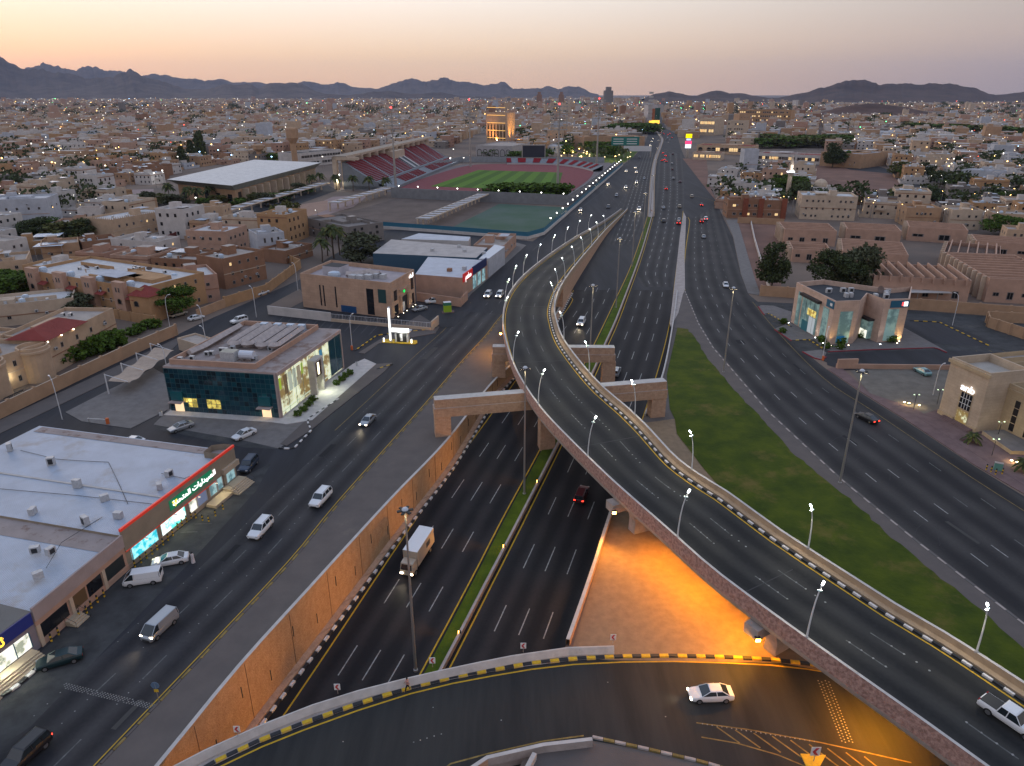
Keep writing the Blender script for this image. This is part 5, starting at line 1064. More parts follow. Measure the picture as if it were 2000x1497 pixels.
# ---------------------------------------------------------------- row of shops at the lower left
sheetm = mat('white_sheet_roof', (.43,.49,.58), .6, var=.08, scale=.3, wave=(0.24, 1.1, .9), blotch=((.36,.35,.36), .1, .58)); sheetd = mat('grey_sheet_roof', (.075,.085,.09), .6, var=.15, scale=.3, wave=(.24, 2.0, .5)); rust = mt('rusty_sheet', (.30,.25,.23), blotch=((.16,.09,.065), .4, .55))
def tex_emit(name, c1, c2, s, st=1.5, stretch=(0, (1,1,1))):
    m = mat(name, c1, .3, col2=c2, scale=s, stretch=stretch); t = m.node_tree; bn_ = t.nodes['Principled BSDF']; t.links.new(bn_.inputs['Base Color'].links[0].from_socket, bn_.inputs['Emission Color']); bn_.inputs['Emission Strength'].default_value = st
    for n_ in t.nodes:
        if n_.type == 'VALTORGB': n_.color_ramp.elements[0].position = .45; n_.color_ramp.elements[1].position = .55
    return m
cy = tex_emit('glowing_cyan_screen', (.35,.85,.9), (.02,.45,.55), 1.2, 1.1); wg = tex_emit('glowing_white_green_screen', (.8,.98,.95), (.10,.75,.6), .45, 1.5); wi = tex_emit('bright_shop_interior', (.95,.95,.82), (.30,.33,.25), .6, 1.0); gi = tex_emit('dim_shop_interior', (.30,.48,.50), (.10,.20,.23), .5, .7); wo = tex_emit('lit_bank_interior', (.75,.80,.55), (.22,.15,.05), .35, .75); yi = tex_emit('yellow_room', (.8,.62,.18), (.35,.25,.06), .8, .8)
Q2, Q3 = G(252,1112), G(464,937); dd = (Q3-Q2).normalized(); nn = Vector((-dd.y, dd.x, 0)); Q1 = G(81,1264); Q0 = G(-190,1478)
tanf = mt('tan_fascia', (.27,.22,.16)); redm = mat('red_trim', (.60,.03,.02), .5, emit=(.9,.05,.02), estr=.25)
S1 = B('shop_building', 'white roofed shop building with red trim and a green lit sign', 'shop', [(Q2.x,Q2.y),(Q3.x,Q3.y),tuple((Q3+nn*39).xy),tuple((Q2+nn*39).xy)], 5.4, tanf, sheetm, par=0)
L1 = S1.side(0)[2]; K = L1 / 24.7
S1.panel('fascia', 0, -.1, L1+.1, 2.95, 6.1, tanf, .0, .25); S1.panel('trim', 0, -.15, L1+.15, 6.1, 6.5, redm, .0, .3); S1.panel('trim', 0, 0, L1-5.5*K, 2.83, 2.95, redm, .0, .3)
S1.panel('plinth', 0, 0, L1, 0, .7, mt('shop_plinth', (.33,.25,.18)), .0, .12)
ub = [(.9, 6.0, cy), (6.6, 12.0, wg), (12.7, 14.6, wi), (14.6, 17.0, mat('blue_blind', (.16,.20,.30), .5, emit=(.2,.25,.4), estr=.35)), (17.6, 19.5, gi), (19.6, 21.0, gi), (21.9, 24.3, gi)]
for u0, u1, m_ in ub:
    S1.panel('shop_window', 0, u0*K, u1*K, .8, 2.75, m_, .0, .06); 
    for uu in (u0, u1-.12): S1.panel('mullion', 0, uu*K, (uu+.14)*K, .7, 2.85, conc_w, .0, .12)
for u in (6.25, 12.3, 17.3, 21.45): S1.panel('pillar', 0, (u-.25)*K, (u+.25)*K, 0, 2.95, tanf, .0, .2)
S1.panel('canopy', 0, 20.9*K, 24.9*K, 3.0, 3.9, mt('canopy_render', (.42,.33,.24)), .24, .5)
S1.panel('sign_board', 0, 8.9*K, 18.6*K, 3.7, 5.3, mat('sign_green', (.01,.13,.05), .5, emit=(.0,.35,.16), estr=.3), .24, .12)
sign_text(S1, arabic('الصيدليات المتحدة'), 0, 14.4*K, 4.55, 1.15, glow_w, .42, 1.15); sign_text(S1, 'V', 0, 9.9*K, 4.4, 1.3, glow_y, .42, 1.2, 'emblem')
a, d, L, ang = S1.side(0)
q = MB(); P = S1.p[1]; q.prism([tuple((P - d*3.2).xy), tuple((P + d*.1).xy), tuple((P + d*.1 - Vector((d.y,-d.x,0))*1.5).xy), tuple((P - d*.9 - Vector((d.y,-d.x,0))*3.2).xy), tuple((P - d*3.2 - Vector((d.y,-d.x,0))*3.0).xy)], 5.4, 6.5, tanf, tanf, False); q.build('corner_parapet', S1.t)
q = MB(); q.flat([tuple((P - d*L1).xy), tuple(P.xy), tuple((P - Vector((d.y,-d.x,0))*39).xy), tuple((P - d*L1 - Vector((d.y,-d.x,0))*39).xy)][:0] or [tuple((P - d*2.2 + Vector((-d.y,d.x,0))*1).xy), tuple((P - d*.3 + Vector((-d.y,d.x,0))*1).xy), tuple((P - d*.3 + Vector((-d.y,d.x,0))*38).xy), tuple((P - d*2.2 + Vector((-d.y,d.x,0))*38).xy)], 5.45, rust); q.build('worn_roof_edge', S1.t)
for u in (9.5,): S1.roofbox('roof_ridge', u*K, 19, .35, 38, 5.4, .12, conc_w)
for k, u in enumerate((3.5, 9.5, 14.8, 19.0)):
    t = thing('fascia_lamp', 'small lamp under the red trimmed fascia, %s from the left' % ORD[k], 'lamp', S1.o + d*u*K + Vector((d.y,-d.x,0))*.5 + Vector((0,0,2.7))); q = MB(); q.box(-.2,.2,-.08,.08,-.05,.08, metal_w); q.build('housing', t); q = MB(); q.box(-.17,.17,-.06,.06,-.08,-.051, led2); q.build('lens', t)
    light('lamp_light', 'SPOT', (.1, 0, -.3), 230, (1,.90,.52), t, .3, aim((0,0,0), (1.1,-.2,-1)), 150, .9)
q = MB(); P = S1.side(0)[0]
for k in range(5): q.box(17.5*K + 0*k, 21.5*K, -2.0-.32*(5-k), -.3, .0, .17*(k+1)-.01*k, mt('step_stone', (.42,.33,.23)), Matrix.Rotation(ang, 4, 'Z'))
for st_i in range(0): pass
t = thing('shop_steps', 'pale stone steps with railings at the right end of the red trimmed shop', 'steps', S1.o)
for k in range(5): q = MB(); q.box(20.3*K, 24.6*K, -1.6-.34*(5-k), -.35-.0*k, .17*k, .17*(k+1), MATS['step_stone']); q.build('step', t, rot=ang)
q = MB(); q.box(16.0*K, 20.2*K, -2.2, -.35, 0, .5, MATS['step_stone']); q.build('ramp', t, rot=ang)
for u in (20.2, 24.7):
    q = MB(); q.tube([(u*K,-.4,1.0),(u*K,-.4,1.8),(u*K,-1.8,1.75),(u*K,-3.3,1.0),(u*K,-3.3,.0)], .035, dark, 5); q.build('railing', t, rot=ang)
q = MB()
for pts in (((40,880),(110,897),(150,900),(212,903),(230,940),(250,985)), ((0,955),(150,968),(300,985)), ((200,1010),(120,1060),(90,1110)), ((315,925),(360,935),(372,930))): q.tube([G(x, y, 5.5) for x, y in pts], .04, dark, 4)
tag(q.build('roof_cables'), 'dark cables lying across the white sheet roof', 'cables')
roofacs = [((101,908),'by the far roof edge'),((331,930),'near the sign end'),((312,955),'just above the sign'),((152,952),'left of the middle'),((205,978),'in the middle of the roof'),((65,1004),'at the left'),((168,1025),'above the worn strip'),((70,1080),'on the near roof'),((100,1082),'on the near roof beside its twin'),((20,880),'near the back left corner'),((232,1012),'at the roof edge above the tan fascia'),((76,1130),'near the front roof edge')]
for k, ((x, y), lab) in enumerate(roofacs):
    p = G(x, y, 5.45); tag(inst(ACU, 'air_conditioner', None, p, .3 + k*.9, (1.1, 1, 1.1 if k % 3 else 1.5)), 'air conditioner on the white sheet roof ' + lab, 'air conditioner', 'rooftop units on the white roof')
S2 = B('shop_building', 'older shop building with a faded beige fascia and dusty windows', 'shop', [(Q1.x,Q1.y),(Q2.x,Q2.y),tuple((Q2+nn*39).xy),tuple((Q1+nn*39).xy)], 5.0, WALLC['rose'], sheetm, par=0)
L2 = S2.side(0)[2]; S2.panel('fascia', 0, 0, L2-.1, 3.7, 5.6, mt('faded_fascia', (.36,.29,.27)), .05, .25); S2.panel('lintel', 0, 0, L2-.1, 2.9, 3.7, WALLC['rose'], 0, .16); S2.panel('plinth', 0, 0, L2, 0, .8, WALLC['rose'], 0, .14)
for u0, u1, m_ in ((.4,4.6,glass_d),(5.6,7.6,mat('brown_blind', (.12,.07,.03), .6)),(7.9,10.3,glass_d),(11.0,L2-.5,mat('dark_grey_glass', (.03,.035,.035), .3))): S2.panel('shop_window', 0, u0, u1, .9, 2.8, m_, 0, .06)
for u in (.15, 5.1, 10.6): S2.panel('pillar', 0, u-.15, u+.35, 0, 3.0, WALLC['pale'], 0, .2)
q = MB(); q.flat([tuple((S2.p[1]+Vector((0,0,0))-dd*3.4).xy), tuple(S2.p[1].xy), tuple((S2.p[1]+nn*38.8).xy), tuple((S2.p[1]-dd*3.4+nn*38.8).xy)], 5.04, rust); q.build('worn_roof_strip', S2.t)
t = thing('shop_steps', 'small stone steps with a railing below the dusty shop windows', 'steps', S2.o); a2 = S2.side(0)[3]
for k in range(4): q = MB(); q.box(3.6, 5.6, -.5-.32*(4-k), -.14, .17*k, .17*(k+1), MATS['step_stone']); q.build('step', t, rot=a2)
q = MB(); q.tube([(3.5,-.3,.8),(3.5,-.3,1.5),(3.5,-1.8,.9),(3.5,-1.8,0)], .035, dark, 5); q.build('railing', t, rot=a2)
q = MB(); q.tube([(5.7,-.3,.8),(5.7,-.3,1.5),(5.7,-1.8,.9),(5.7,-1.8,0)], .035, dark, 5); q.build('railing', t, rot=a2)
d0 = (Q1-Q0).normalized(); n0_ = Vector((-d0.y,d0.x,0))
S3 = B('shop_building', 'shop with a navy sign board and bright interior at the left edge', 'shop', [(Q0.x,Q0.y),(Q1.x,Q1.y),tuple((Q1+n0_*39).xy),tuple((Q0+n0_*39).xy)], 5.2, mt('lilac_render', (.24,.21,.23)), sheetd, par=0)
L3 = S3.side(0)[2]; S3.panel('sign_board', 0, 0, L3-.2, 3.6, 5.2, mat('sign_navy', (.01,.015,.08), .5, emit=(.01,.02,.15), estr=.3), .1, .15)
sign_text(S3, arabic('ثلاث'), 0, L3-5.2, 4.3, 1.5, glow_y, .4)
for u0, u1 in ((L3-9.5,L3-5.6),(L3-5.4,L3-2.9),(L3-2.8,L3-1.0)): S3.panel('shop_window', 0, u0, u1, .9, 2.9, wi, 0, .06); S3.panel('mullion', 0, u1, u1+.1, .9, 2.9, mat('blue_frame', (.03,.12,.2), .5), 0, .12)
light('shop_glow', 'AREA', (*( (Vector(S3.side(0)[0]) + d0*(L3-5) + Vector((d0.y,-d0.x,0))*.5)).xy, 2.2), 130, (.95,1,.8), S3.t, 3, aim((0,0,0), (d0.y,-d0.x,-.6)))
t = thing('shop_steps', 'wide pale steps in front of the shop with the navy sign', 'steps', S3.o)
for k in range(5): q = MB(); q.box(L3-14, L3-1.2, -1.0-.34*(5-k), -.1, .16*k, .16*(k+1), MATS['step_stone']); q.build('step', t, rot=S3.side(0)[3])
# ---------------------------------------------------------------- blue glass bank
teal = [mat('teal_pane_%s' % w_, c_, .12, spec=.9) for w_, c_ in (('deep', (.004,.035,.055)), ('mid', (.006,.055,.075)), ('dark', (.004,.018,.028)), ('bright', (.012,.10,.115)))]
A_, B_, C_ = G(335,803), G(550,818), G(671,721); D_ = A_ + (C_ - B_) * 1.02
frm = mt('pale_cladding', (.40,.31,.28))
GB = B('bank_building', 'blue glass bank with a pale frame and ducts on its roof', 'bank', [A_.xy[:], B_.xy[:], C_.xy[:], D_.xy[:]], 9.8, frm, mt('stained_roof', (.30,.25,.23), blotch=((.20,.13,.10), .25, .5)), par=0)
L = GB.side(0)[2]; W = GB.side(1)[2]
cols, rows = 23, 9; q = MB(); q.box(.03,.97,-.02,.02,.03,.97, teal[0]); 
PM = []
for m_ in teal + [tex_emit('lit_office_pane', (.75,.58,.12), (.28,.22,.05), .9, .8)]: q = MB(); q.box(.055,.945,-.03,.0,.055,.945, m_); PM.append(q.mesh('pane'))
GB.panel('curtain_wall_frame', 0, .0, L-.35, .1, 9.4, mat('teal_frame', (.03,.085,.095), .4), .0, .06)
rr_ = random.Random(3)
for c in range(cols):
    for r_ in range(rows):
        lit_ = (8 <= c <= 10 and 1 <= r_ <= 2) or (c in (3,4,5) and 1 <= r_ <= 2 and (c+r_) % 4)
        if c in (1,2) and r_ < 2 or c in (20,21) and r_ < 2: continue
        k = 4 if lit_ else rr_.choice((0,0,1,0,2,1)) if c < 19 else rr_.choice((1,3,1,0))
        if 6 <= r_ <= 7 and 7 <= c <= 9: k = 2
        GB.put(PM[k], 'pane', 0, .1 + c*(L-.5)/cols, .15 + r_*9.2/rows, (L-.5)/cols, 9.2/rows, 1, .06)
GB.panel('corner_post', 0, L-.38, L, 0, 9.6, frm, .0, .2)
for u in (1.15, 20.1*L/24): 
    GB.panel('doorway', 0, u, u+1.9, .1, 2.3, mat('warm_doorway', (.6,.4,.25), emit=(1,.75,.45), estr=.9), .02, .1); GB.panel('door_canopy', 0, u-.5, u+2.4, 2.35, 2.55, frm, .1, 1.4); GB.panel('canopy_glass', 0, u-.3, u+2.2, 2.7, 4.6, teal[3], .1, .5)
# street side: shop window wall with posters behind glass
q = MB(); a, d, Lx, ang = GB.side(1)
GB.panel('glass_wall', 1, .4, W-.3, .4, 9.0, wo, .0, .05)
for k in range(7): GB.panel('poster', 1, .6+k*1.75 if k < 6 else W*.62, (.6+k*1.75 if k < 6 else W*.62) + (.8 if k in (0,5) else 1.4), 5.9 if k in (0,5) else 4.2, 8.3, (mat('lime_panel', (.35,.50,.04), .6, emit=(.5,.7,.05), estr=.35), mat('brown_poster', (.12,.08,.04), .6, emit=(.3,.2,.08), estr=.25), mat('pale_poster', (.45,.50,.42), .6, emit=(.7,.8,.6), estr=.3), MATS['pale_poster'], mat('mixed_poster', (.35,.30,.22), .6, emit=(.6,.5,.3), estr=.2), MATS['lime_panel'], mat('blue_poster', (.03,.14,.25), .6, emit=(.05,.3,.5), estr=.4))[k], .055, .02)
GB.panel('dark_bay', 1, W-6.2, W-.4, .6, 9.0, teal[1], .06, .03); GB.panel('floor_band', 1, .4, W-.3, 1.0, 1.3, mat('pale_band', (.45,.5,.4), emit=(.8,.9,.65), estr=.45), .06, .02)
for k in range(1, 9): GB.panel('mullion', 1, .4 + k*(W-.7)/9, .46 + k*(W-.7)/9, .4, 9.0, mat('glass_fin', (.30,.36,.33), .3), .05, .08)
GB.panel('sill', 1, 0, W, 0, .4, conc_w, 0, .2); GB.panel('head_frame', 1, 0, W, 9.0, 9.8, frm, 0, .25); GB.panel('end_frame', 1, W-.35, W, .3, 9.1, frm, 0, .25); GB.panel('end_frame', 1, 0, .3, .3, 9.1, frm, 0, .25)
um = W*.50
GB.panel('portal_leg', 1, um-2.0, um-1.5, 0, 7.4, conc_w, 0, 1.6); GB.panel('portal_leg', 1, um+1.3, um+1.8, 0, 7.4, conc_w, 0, 1.6); GB.panel('portal_head', 1, um-2.0, um+1.8, 7.4, 7.9, conc_w, 0, 1.7); GB.panel('sign_board', 1, um-1.4, um+1.2, 3.9, 7.3, mat('sign_brown', (.045,.018,.012), .5), .9, .5); GB.panel('glowing_emblem', 1, um-.35, um+.25, 4.3, 6.9, mat('emblem_glow', (1,.95,.7), emit=(1,.9,.6), estr=3.5), 1.4, .08)
# roof
def inner(pts, f): c = sum(pts, Vector()) / 4; return [p + (c-p).normalized()*f for p in pts]
ip = [GB.p[0].lerp(GB.p[1], f) for f in (.03, .80)]; jp = [GB.p[3].lerp(GB.p[2], f) for f in (.80, .03)]; rp = [ip[0].lerp(jp[1], .04), ip[1].lerp(jp[0], .04), jp[0].lerp(ip[1], .03), jp[1].lerp(ip[0], .03)]
q = MB(); ri = inner(rp, .5)
for P_, nm in ((rp, 0),):
    q.faces([(p.x,p.y,z) for z in (9.8, 10.9) for p in rp], [(k,(k+1)%4,4+(k+1)%4,4+k) for k in range(4)], WALLC['rose']); q.faces([(p.x,p.y,z) for z in (9.85, 10.9) for p in ri], [(k,(k+1)%4,4+(k+1)%4,4+k) for k in range(4)], WALLC['rose']); q.faces([(p.x,p.y,10.9) for p in rp] + [(p.x,p.y,10.9) for p in ri], [(k,(k+1)%4,4+(k+1)%4,4+k) for k in range(4)], WALLC['rose'])
q.build('parapet', GB.t)
duct = mat('duct_cladding', (.42,.36,.33), .7, var=.12, scale=1.0)
def ductrun(b, pts, r, z, nm='duct'):
    q = MB(); P = [b.at(u, v)[0] + Vector((0,0,z)) for u, v in pts]
    P2 = resample(P, .9); q.tube(P2, r, duct, 4); return q.build(nm, b.t)
ductrun(GB, [(2.2,6),(3.0,10),(3.2,W-3.5)], .75, 10.6)
for k, u in enumerate((7.5, 10.5, 13.8, 16.6)):
    ductrun(GB, [(u, W-3), (u-.2, 13), (u+.8, 11.6), (u+1.9, 12), (u+2.0, W-4)], .7, 10.8 + .15*(k%2))
for u, v in ((5.5,7),(6.3,7.4),(7.2,9.6),(8.2,9.6),(9,11),(4,4),(2,3),(16.5,6),(17,12),(17.2,14.5),(12.2,8)): p, a_ = GB.at(u, v); inst(ACU, 'air_conditioner', GB.t, (p.x,p.y,9.85), a_)
GB.roofbox('plant_room', 11.6, 5.2, 3.0, 2.2, 9.85, 2.0, acm, mt('plant_roof', (.40,.37,.30))); p, a_ = GB.at(15.2, 5.6); q = MB(); q.tube([(-1.5,0,1.2),(-1.3,0,1.2),(1.3,0,1.2),(1.5,0,1.2)], .85, mat('tank_white', (.55,.57,.62), .5), 12); q.box(-1.0,-.8,-.6,.6,0,.6,metal); q.box(.8,1.0,-.6,.6,0,.6,metal); q.build('water_tank', GB.t, (p.x,p.y,9.85), a_)
for u in (8.5, 11.8, 14.9, 17.6): GB.roofbox('cooling_unit', u, W-2.2, 1.6, 1.4, 9.85, 1.3, tankm)
for u in (3.5, 20): light('door_light', 'POINT', (*(GB.side(0)[0] + GB.side(0)[1]*u + Vector((.2,-1.2,0))).xy, 2.1), 40, (1,.8,.5), GB.t, .2)
light('window_light', 'AREA', (*(GB.side(1)[0] + d*W*.5 + Vector((d.y,-d.x,0))*1.9).xy, 3.2), 320, (.9,1,.75), GB.t, 8, aim((0,0,0), (d.y,-d.x,-.8)))
BX = B('utility_building', 'small pale utility building behind the blue glass bank', 'building', rect((350,684), (398,700), 5), 3.2, WALLC['pale'], par=.4)
# planting in front of the bank
# ---------------------------------------------------------------- brown bank
A_, B_, C_ = G(593,600), G(767,622), G(812,591); D_ = G(668,500,10.2); D_ = Vector((D_.x, D_.y, 0)); D_ = A_ + (C_ - B_).normalized() * (D_ - A_).length * .72
BB = B('bank_building', 'brown stone bank with narrow windows and a white walled roof', 'bank', [A_.xy[:], B_.xy[:], C_.xy[:], D_.xy[:]], 10.4, mt('brown_stone', (.47,.31,.215), brick=(1.6,.8,.25)), mt('pink_roof', (.36,.31,.31)), par=1.3)
L = BB.side(0)[2]; W = BB.side(1)[2]
for u in (.21, .25, .385): BB.panel('slit_window', 0, L*u, L*u+.45, 1.2, 7.5, glass_d, 0, .06)
BB.panel('tall_window', 0, L*.735, L*.81, .3, 8.0, glass_d, 0, .06); BB.panel('tall_window', 0, L*.86, L*.945, 4.2, 8.2, mat('green_glass', (.03,.07,.07), .1), 0, .06); BB.panel('blue_door', 0, L*.44, L*.61, .1, 2.1, mat('door_blue', (.01,.06,.16), .5), 0, .08)
for u0, u1, z0, z1 in ((.10,.22,4.5,7.5),(.10,.25,.2,3.2),(.82,.93,4.8,8.4),(.85,.93,.3,3.5)): BB.panel('tall_window', 1, W*u0, W*u1, z0, z1, glass_d, 0, .06)
BB.panel('entrance', 1, W*.36, W*.62, .1, 4.4, mat('dark_entrance', (.02,.02,.022), .3), 0, .1); BB.panel('entrance_door', 1, W*.38, W*.50, .1, 2.8, metal_w, .1, .1); BB.panel('portal_frame', 1, W*.30, W*.36, 0, 5.2, BB.m, 0, .6); BB.panel('portal_frame', 1, W*.62, W*.68, 0, 5.2, BB.m, 0, .6); BB.panel('lintel', 1, W*.30, W*.68, 6.6, 7.2, BB.m, 0, .5)
sign_text(BB, arabic('البنك'), 1, W*.82, 9.2, 1.6, glow_w, .3); q = MB(); q.lathe([(0,-.08),(.45,-.06),(.45,.06),(0,.08)], mat('sign_green_glow', (0,.5,.1), emit=(0,.7,.12), estr=1.5), 12); p = BB.side(1)[0] + BB.side(1)[1]*W*.5; q.build('green_emblem', BB.t, (p.x + .25, p.y - .1, 5.9), (R(90), 0, BB.side(1)[3]))
for k, u in enumerate((.05,.27,.42,.68,.80)):
    p = BB.o + BB.side(1)[0] + BB.side(1)[1]*W*u + Vector((1.3,-.2,.12)); t = thing('ground_light', 'small ground light at the foot of the brown bank, %s from the front corner' % ORD[k], 'lamp', p); q = MB(); q.lathe([(.16,0),(.16,.12),(0,.13)], dark, 8); q.build('housing', t); q = MB(); q.lathe([(.0,.24),(.14,.2),(.12,.131)], led2, 8); q.build('lens', t); light('lamp_light', 'SPOT', (0,0,.3), 90, (1,.82,.4), t, .1, aim((0,0,0), (-.5,.1,1)), 80, .8)
BB.roofbox('stair_room', L*.22, 8.5, 6, 5, 9.1, 2.6, mt('white_stair', (.42,.40,.42)), roofd); p, a_ = BB.at(L*.32, 3.2); inst(TANK, 'water_tank', BB.t, (p.x,p.y,9.1), 0, (2,1.6,1.3))
for pts, r_ in (([(13,5),(15,5.5),(17,8),(17.5,11)], .9), ([(19,9),(22,9)], .9)): ductrun(BB, pts, r_, 10.2)
for u, v in ((16,4),(18,4.5),(20,6),(22,8),(23.5,8)): BB.roofbox('cooling_unit', u, v, 2.2, 1.8, 9.1, 1.4, acm)
sheet('bank_forecourt', [(820,640),(768,636),(812,600),(905,590),(935,596),(885,640)], .05, asphalt)
# ---------------------------------------------------------------- glass fronted bank on the right
P_ = [G(1544,630), G(1617,674), G(1664,672), G(1679,655), G(1712,670), G(1759,668), G(1764,640)]
K1, K2 = G(1736,565,11.5), G(1608,545,11.8)
pts = [(p.x,p.y) for p in P_] + [(K1.x,K1.y),(K2.x,K2.y)]
rosec = mt('rose_cladding', (.53,.375,.29), brick=(1.6,1.2,.2))
GG = B('bank_building', 'pink clad bank with tall green glass bays and blue signs', 'bank', pts, 11.6, rosec, roofd, par=1.3)
gg = tex_emit('green_glass_bay', (.22,.34,.32), (.10,.17,.17), .3, .35)
L = GG.side(0)[2]
GG.panel('glass_bay', 0, L*.10, L*.20, .3, 9.6, gg, .0, .06); GG.panel('glass_bay', 0, L*.24, L*.66, .3, 9.2, gg, .0, .12); GG.panel('glass_bay', 0, L*.76, L*.90, .3, 9.0, gg, 0, .06); GG.panel('yellow_window', 0, L*.40, L*.62, 4.8, 6.6, yi, .13, .03); GG.panel('door_frame', 0, L*.30, L*.46, .1, 2.9, mat('teal_door', (.02,.16,.20), .5), .13, .1); GG.panel('white_screen', 0, L*.46, L*.62, .3, 4.6, mat('white_screen', (.45,.5,.52), .5, emit=(.7,.8,.85), estr=.25), .13, .03)
for k in range(1,4): GG.panel('mullion', 0, L*(.24+.105*k), L*(.24+.105*k)+.07, .3, 9.2, dark, .12, .05)
GG.panel('canopy_wedge', 0, L*.22, L*.70, 9.2, 9.9, dark, .0, 1.1)
GG.panel('sign_board', 0, L*.82, L*.99, 9.4, 11.3, mat('sign_petrol', (.008,.10,.17), .5), .02, .15); GG.panel('star_emblem', 0, L*.91, L*.96, 10.0, 10.7, chw, .18, .05)
L2_ = GG.side(1)[2]; GG.panel('glass_bay', 1, L2_*.28, L2_*.80, .3, 8.8, gg, 0, .06); GG.panel('blue_counter', 1, L2_*.3, L2_*.62, .5, 2.3, mat('counter_blue', (.01,.09,.2), .5, emit=(.02,.2,.4), estr=.3), .065, .03)
b_, d_, Lr, ang_ = GG.side(3)
GG.panel('shop_bay', 3, .1, Lr*.62, .4, 5.2, gg, 0, 1.3); GG.panel('lit_interior', 3, .25, Lr*.58, .5, 2.6, wi, 1.3, .05); GG.panel('bay_hood', 3, .0, Lr*.66, 5.2, 5.7, dark, 0, 1.7)
L5 = GG.side(4)[2]; GG.panel('glass_bay', 4, L5*.22, L5*.66, .5, 9.0, gg, 0, .06); GG.panel('sign_board', 4, L5*.25, L5*1.0, 9.4, 11.2, MATS['sign_petrol'], .02, .15); GG.panel('glowing_star', 4, L5*.78, L5*.94, 9.7, 10.9, glow_w, .18, .05); GG.panel('red_mark', 4, L5*.70, L5*.78, 9.8, 10.8, mat('red_glow', (.8,.1,.1), emit=(1,.1,.1), estr=1), .18, .05)
cc_ = sum(GG.p, Vector()) / len(GG.p)
for k in range(11): p = cc_ + Vector((rr_.uniform(-9,9), rr_.uniform(-2,6), 0)); inst(ACU, 'air_conditioner', GG.t, (p.x,p.y,10.3), rr_.choice((0,1.57)), (1.3,1.2,1.3))
p = cc_ + Vector((6,3,0)); inst(DISH, 'satellite_dish', GG.t, (p.x,p.y,11.4), (R(70),0,.3), (1.2,1.2,1))
for k, (x, y, c) in enumerate(((1540,632,0),(1592,661,0),(1607,672,0),(1623,677,1),(1637,680,0),(1657,676,1),(1719,674,0),(1752,672,1),(1756,668,1))):
    p = G(x, y, .12); t = thing('ground_light', 'ground floodlight at the foot of the pink clad bank, %s from the left' % ORD[k], 'lamp', p); q = MB(); q.box(-.15,.15,-.1,.1,0,.15, dark); q.build('housing', t); q = MB(); q.box(-.13,.13,-.09,.09,.151,.24, led2 if c else led); q.build('lens', t); light('lamp_light', 'SPOT', (0,-.3,.35), 420 if c else 240, (1,.72,.30) if c else (.95,.97,1), t, .15, aim((0,0,0), (.0,.55,1)), 75, .8)
# ---------------------------------------------------------------- sand coloured office at the right edge
snd = mt('sandy_stone', (.46,.35,.22), brick=(1.2,.6,.25)); E1, E2 = G(1832,808), G(1904,846); de = (E2-E1).normalized(); ne = Vector((-de.y,de.x,0))
W0 = G(1828,778); 
O1 = B('office_building', 'sandy stone office with a tall entrance block and lit lettering', 'office building', [E1.xy[:], E2.xy[:], tuple((E2+ne*9).xy), tuple((E1+ne*9).xy)], 12.2, mt('pale_sandstone', (.47,.37,.27), brick=(1.2,.6,.25)), mt('pale_screed', (.40,.36,.31)), par=1.6)
L = O1.side(0)[2]
O1.panel('portal_recess', 0, L*.42, L*.76, .4, 7.2, snd, -.0, .05); O1.panel('window_grid', 0, L*.46, L*.74, 3.4, 6.6, glass_d, .06, .05); O1.panel('entrance_glass', 0, L*.46, L*.74, .4, 3.0, wo, .06, .05)
for k in range(1,4): O1.panel('mullion', 0, L*(.46+.07*k), L*(.46+.07*k)+.1, 3.4, 6.6, metal_w, .1, .06)
for z in (4.4,5.5): O1.panel('transom', 0, L*.46, L*.74, z, z+.1, metal_w, .1, .06)
sign_text(O1, 'anb', 0, L*.60, 7.6, 1.9, glow_w, .3, 1.2); O1.panel('cornice', 0, -.3, L+.3, 11.2, 11.9, snd, .0, .35); O1.panel('plinth', 0, 0, L*.42, 0, 1.0, snd, 0, .3); O1.panel('plinth', 0, L*.76, L, 0, 1.0, snd, 0, .3)
O2 = B('office_wing', 'sandy office wing with tall slit windows and a dark roof', 'office building', [tuple((E2+ne*5).xy), tuple((E2+ne*5+de*34).xy), tuple((E2+ne*30+de*34).xy), tuple((E1+ne*30).xy), tuple((E1+ne*9.02).xy), tuple((E2+ne*9.02).xy)], 9.8, snd, roofd, par=1.2)
for k in range(9): O2.panel('slit_window', 0, 2.2+k*3.1, 3.2+k*3.1, 1.2, 7.2, glass_d, 0, .07); [O2.panel('spandrel', 0, 2.2+k*3.1, 3.2+k*3.1, z, z+.12, snd, .07, .04) for z in (2.7,4.2,5.7)]
O2.panel('cornice', 0, 0, 33, 8.6, 8.9, snd, 0, .2)
O3 = B('office_wing', 'narrow left wing of the sandy office with a slit window', 'office building', [tuple((E1+ne*4-de*3).xy), tuple((E1+ne*4-de*.02).xy), tuple((E1+ne*30-de*.02).xy), tuple((E1+ne*30-de*3).xy)], 10.8, snd, roofm, par=1); O3.panel('slit_window', 0, 1.2, 2.0, 1.5, 8, glass_d, 0, .06)
for k in range(9): p = O2.o + ne*(8+rr_.uniform(0,10)) + de*(3+k*3.2) - O2.o; inst(ACU, 'air_conditioner', O2.t, (p.x,p.y,8.6), ang_+k, (1.8,1.8,1.5))
for k in range(4): q = MB(); P0 = ne*10 + de*(4+k*6); q.tube(resample([P0+Vector((0,0,9.6)), P0+ne*4+Vector((0,0,10.4)), P0+ne*8+de*2+Vector((0,0,9.6))], 1), .8, duct, 8); q.build('duct', O2.t)
t = thing('planter_terrace', 'low sandy terrace below the slit windows of the office', 'terrace'); q = MB(); tp = [(p.x,p.y) for p in (E2+de*1.0+ne*.5, E2+de*9-ne*1.2, E2+de*10.5+ne*4.8, E2+de*1.5+ne*4.8)]; q.prism(tp, .1, .9, snd, pav2); q.build('terrace', t)
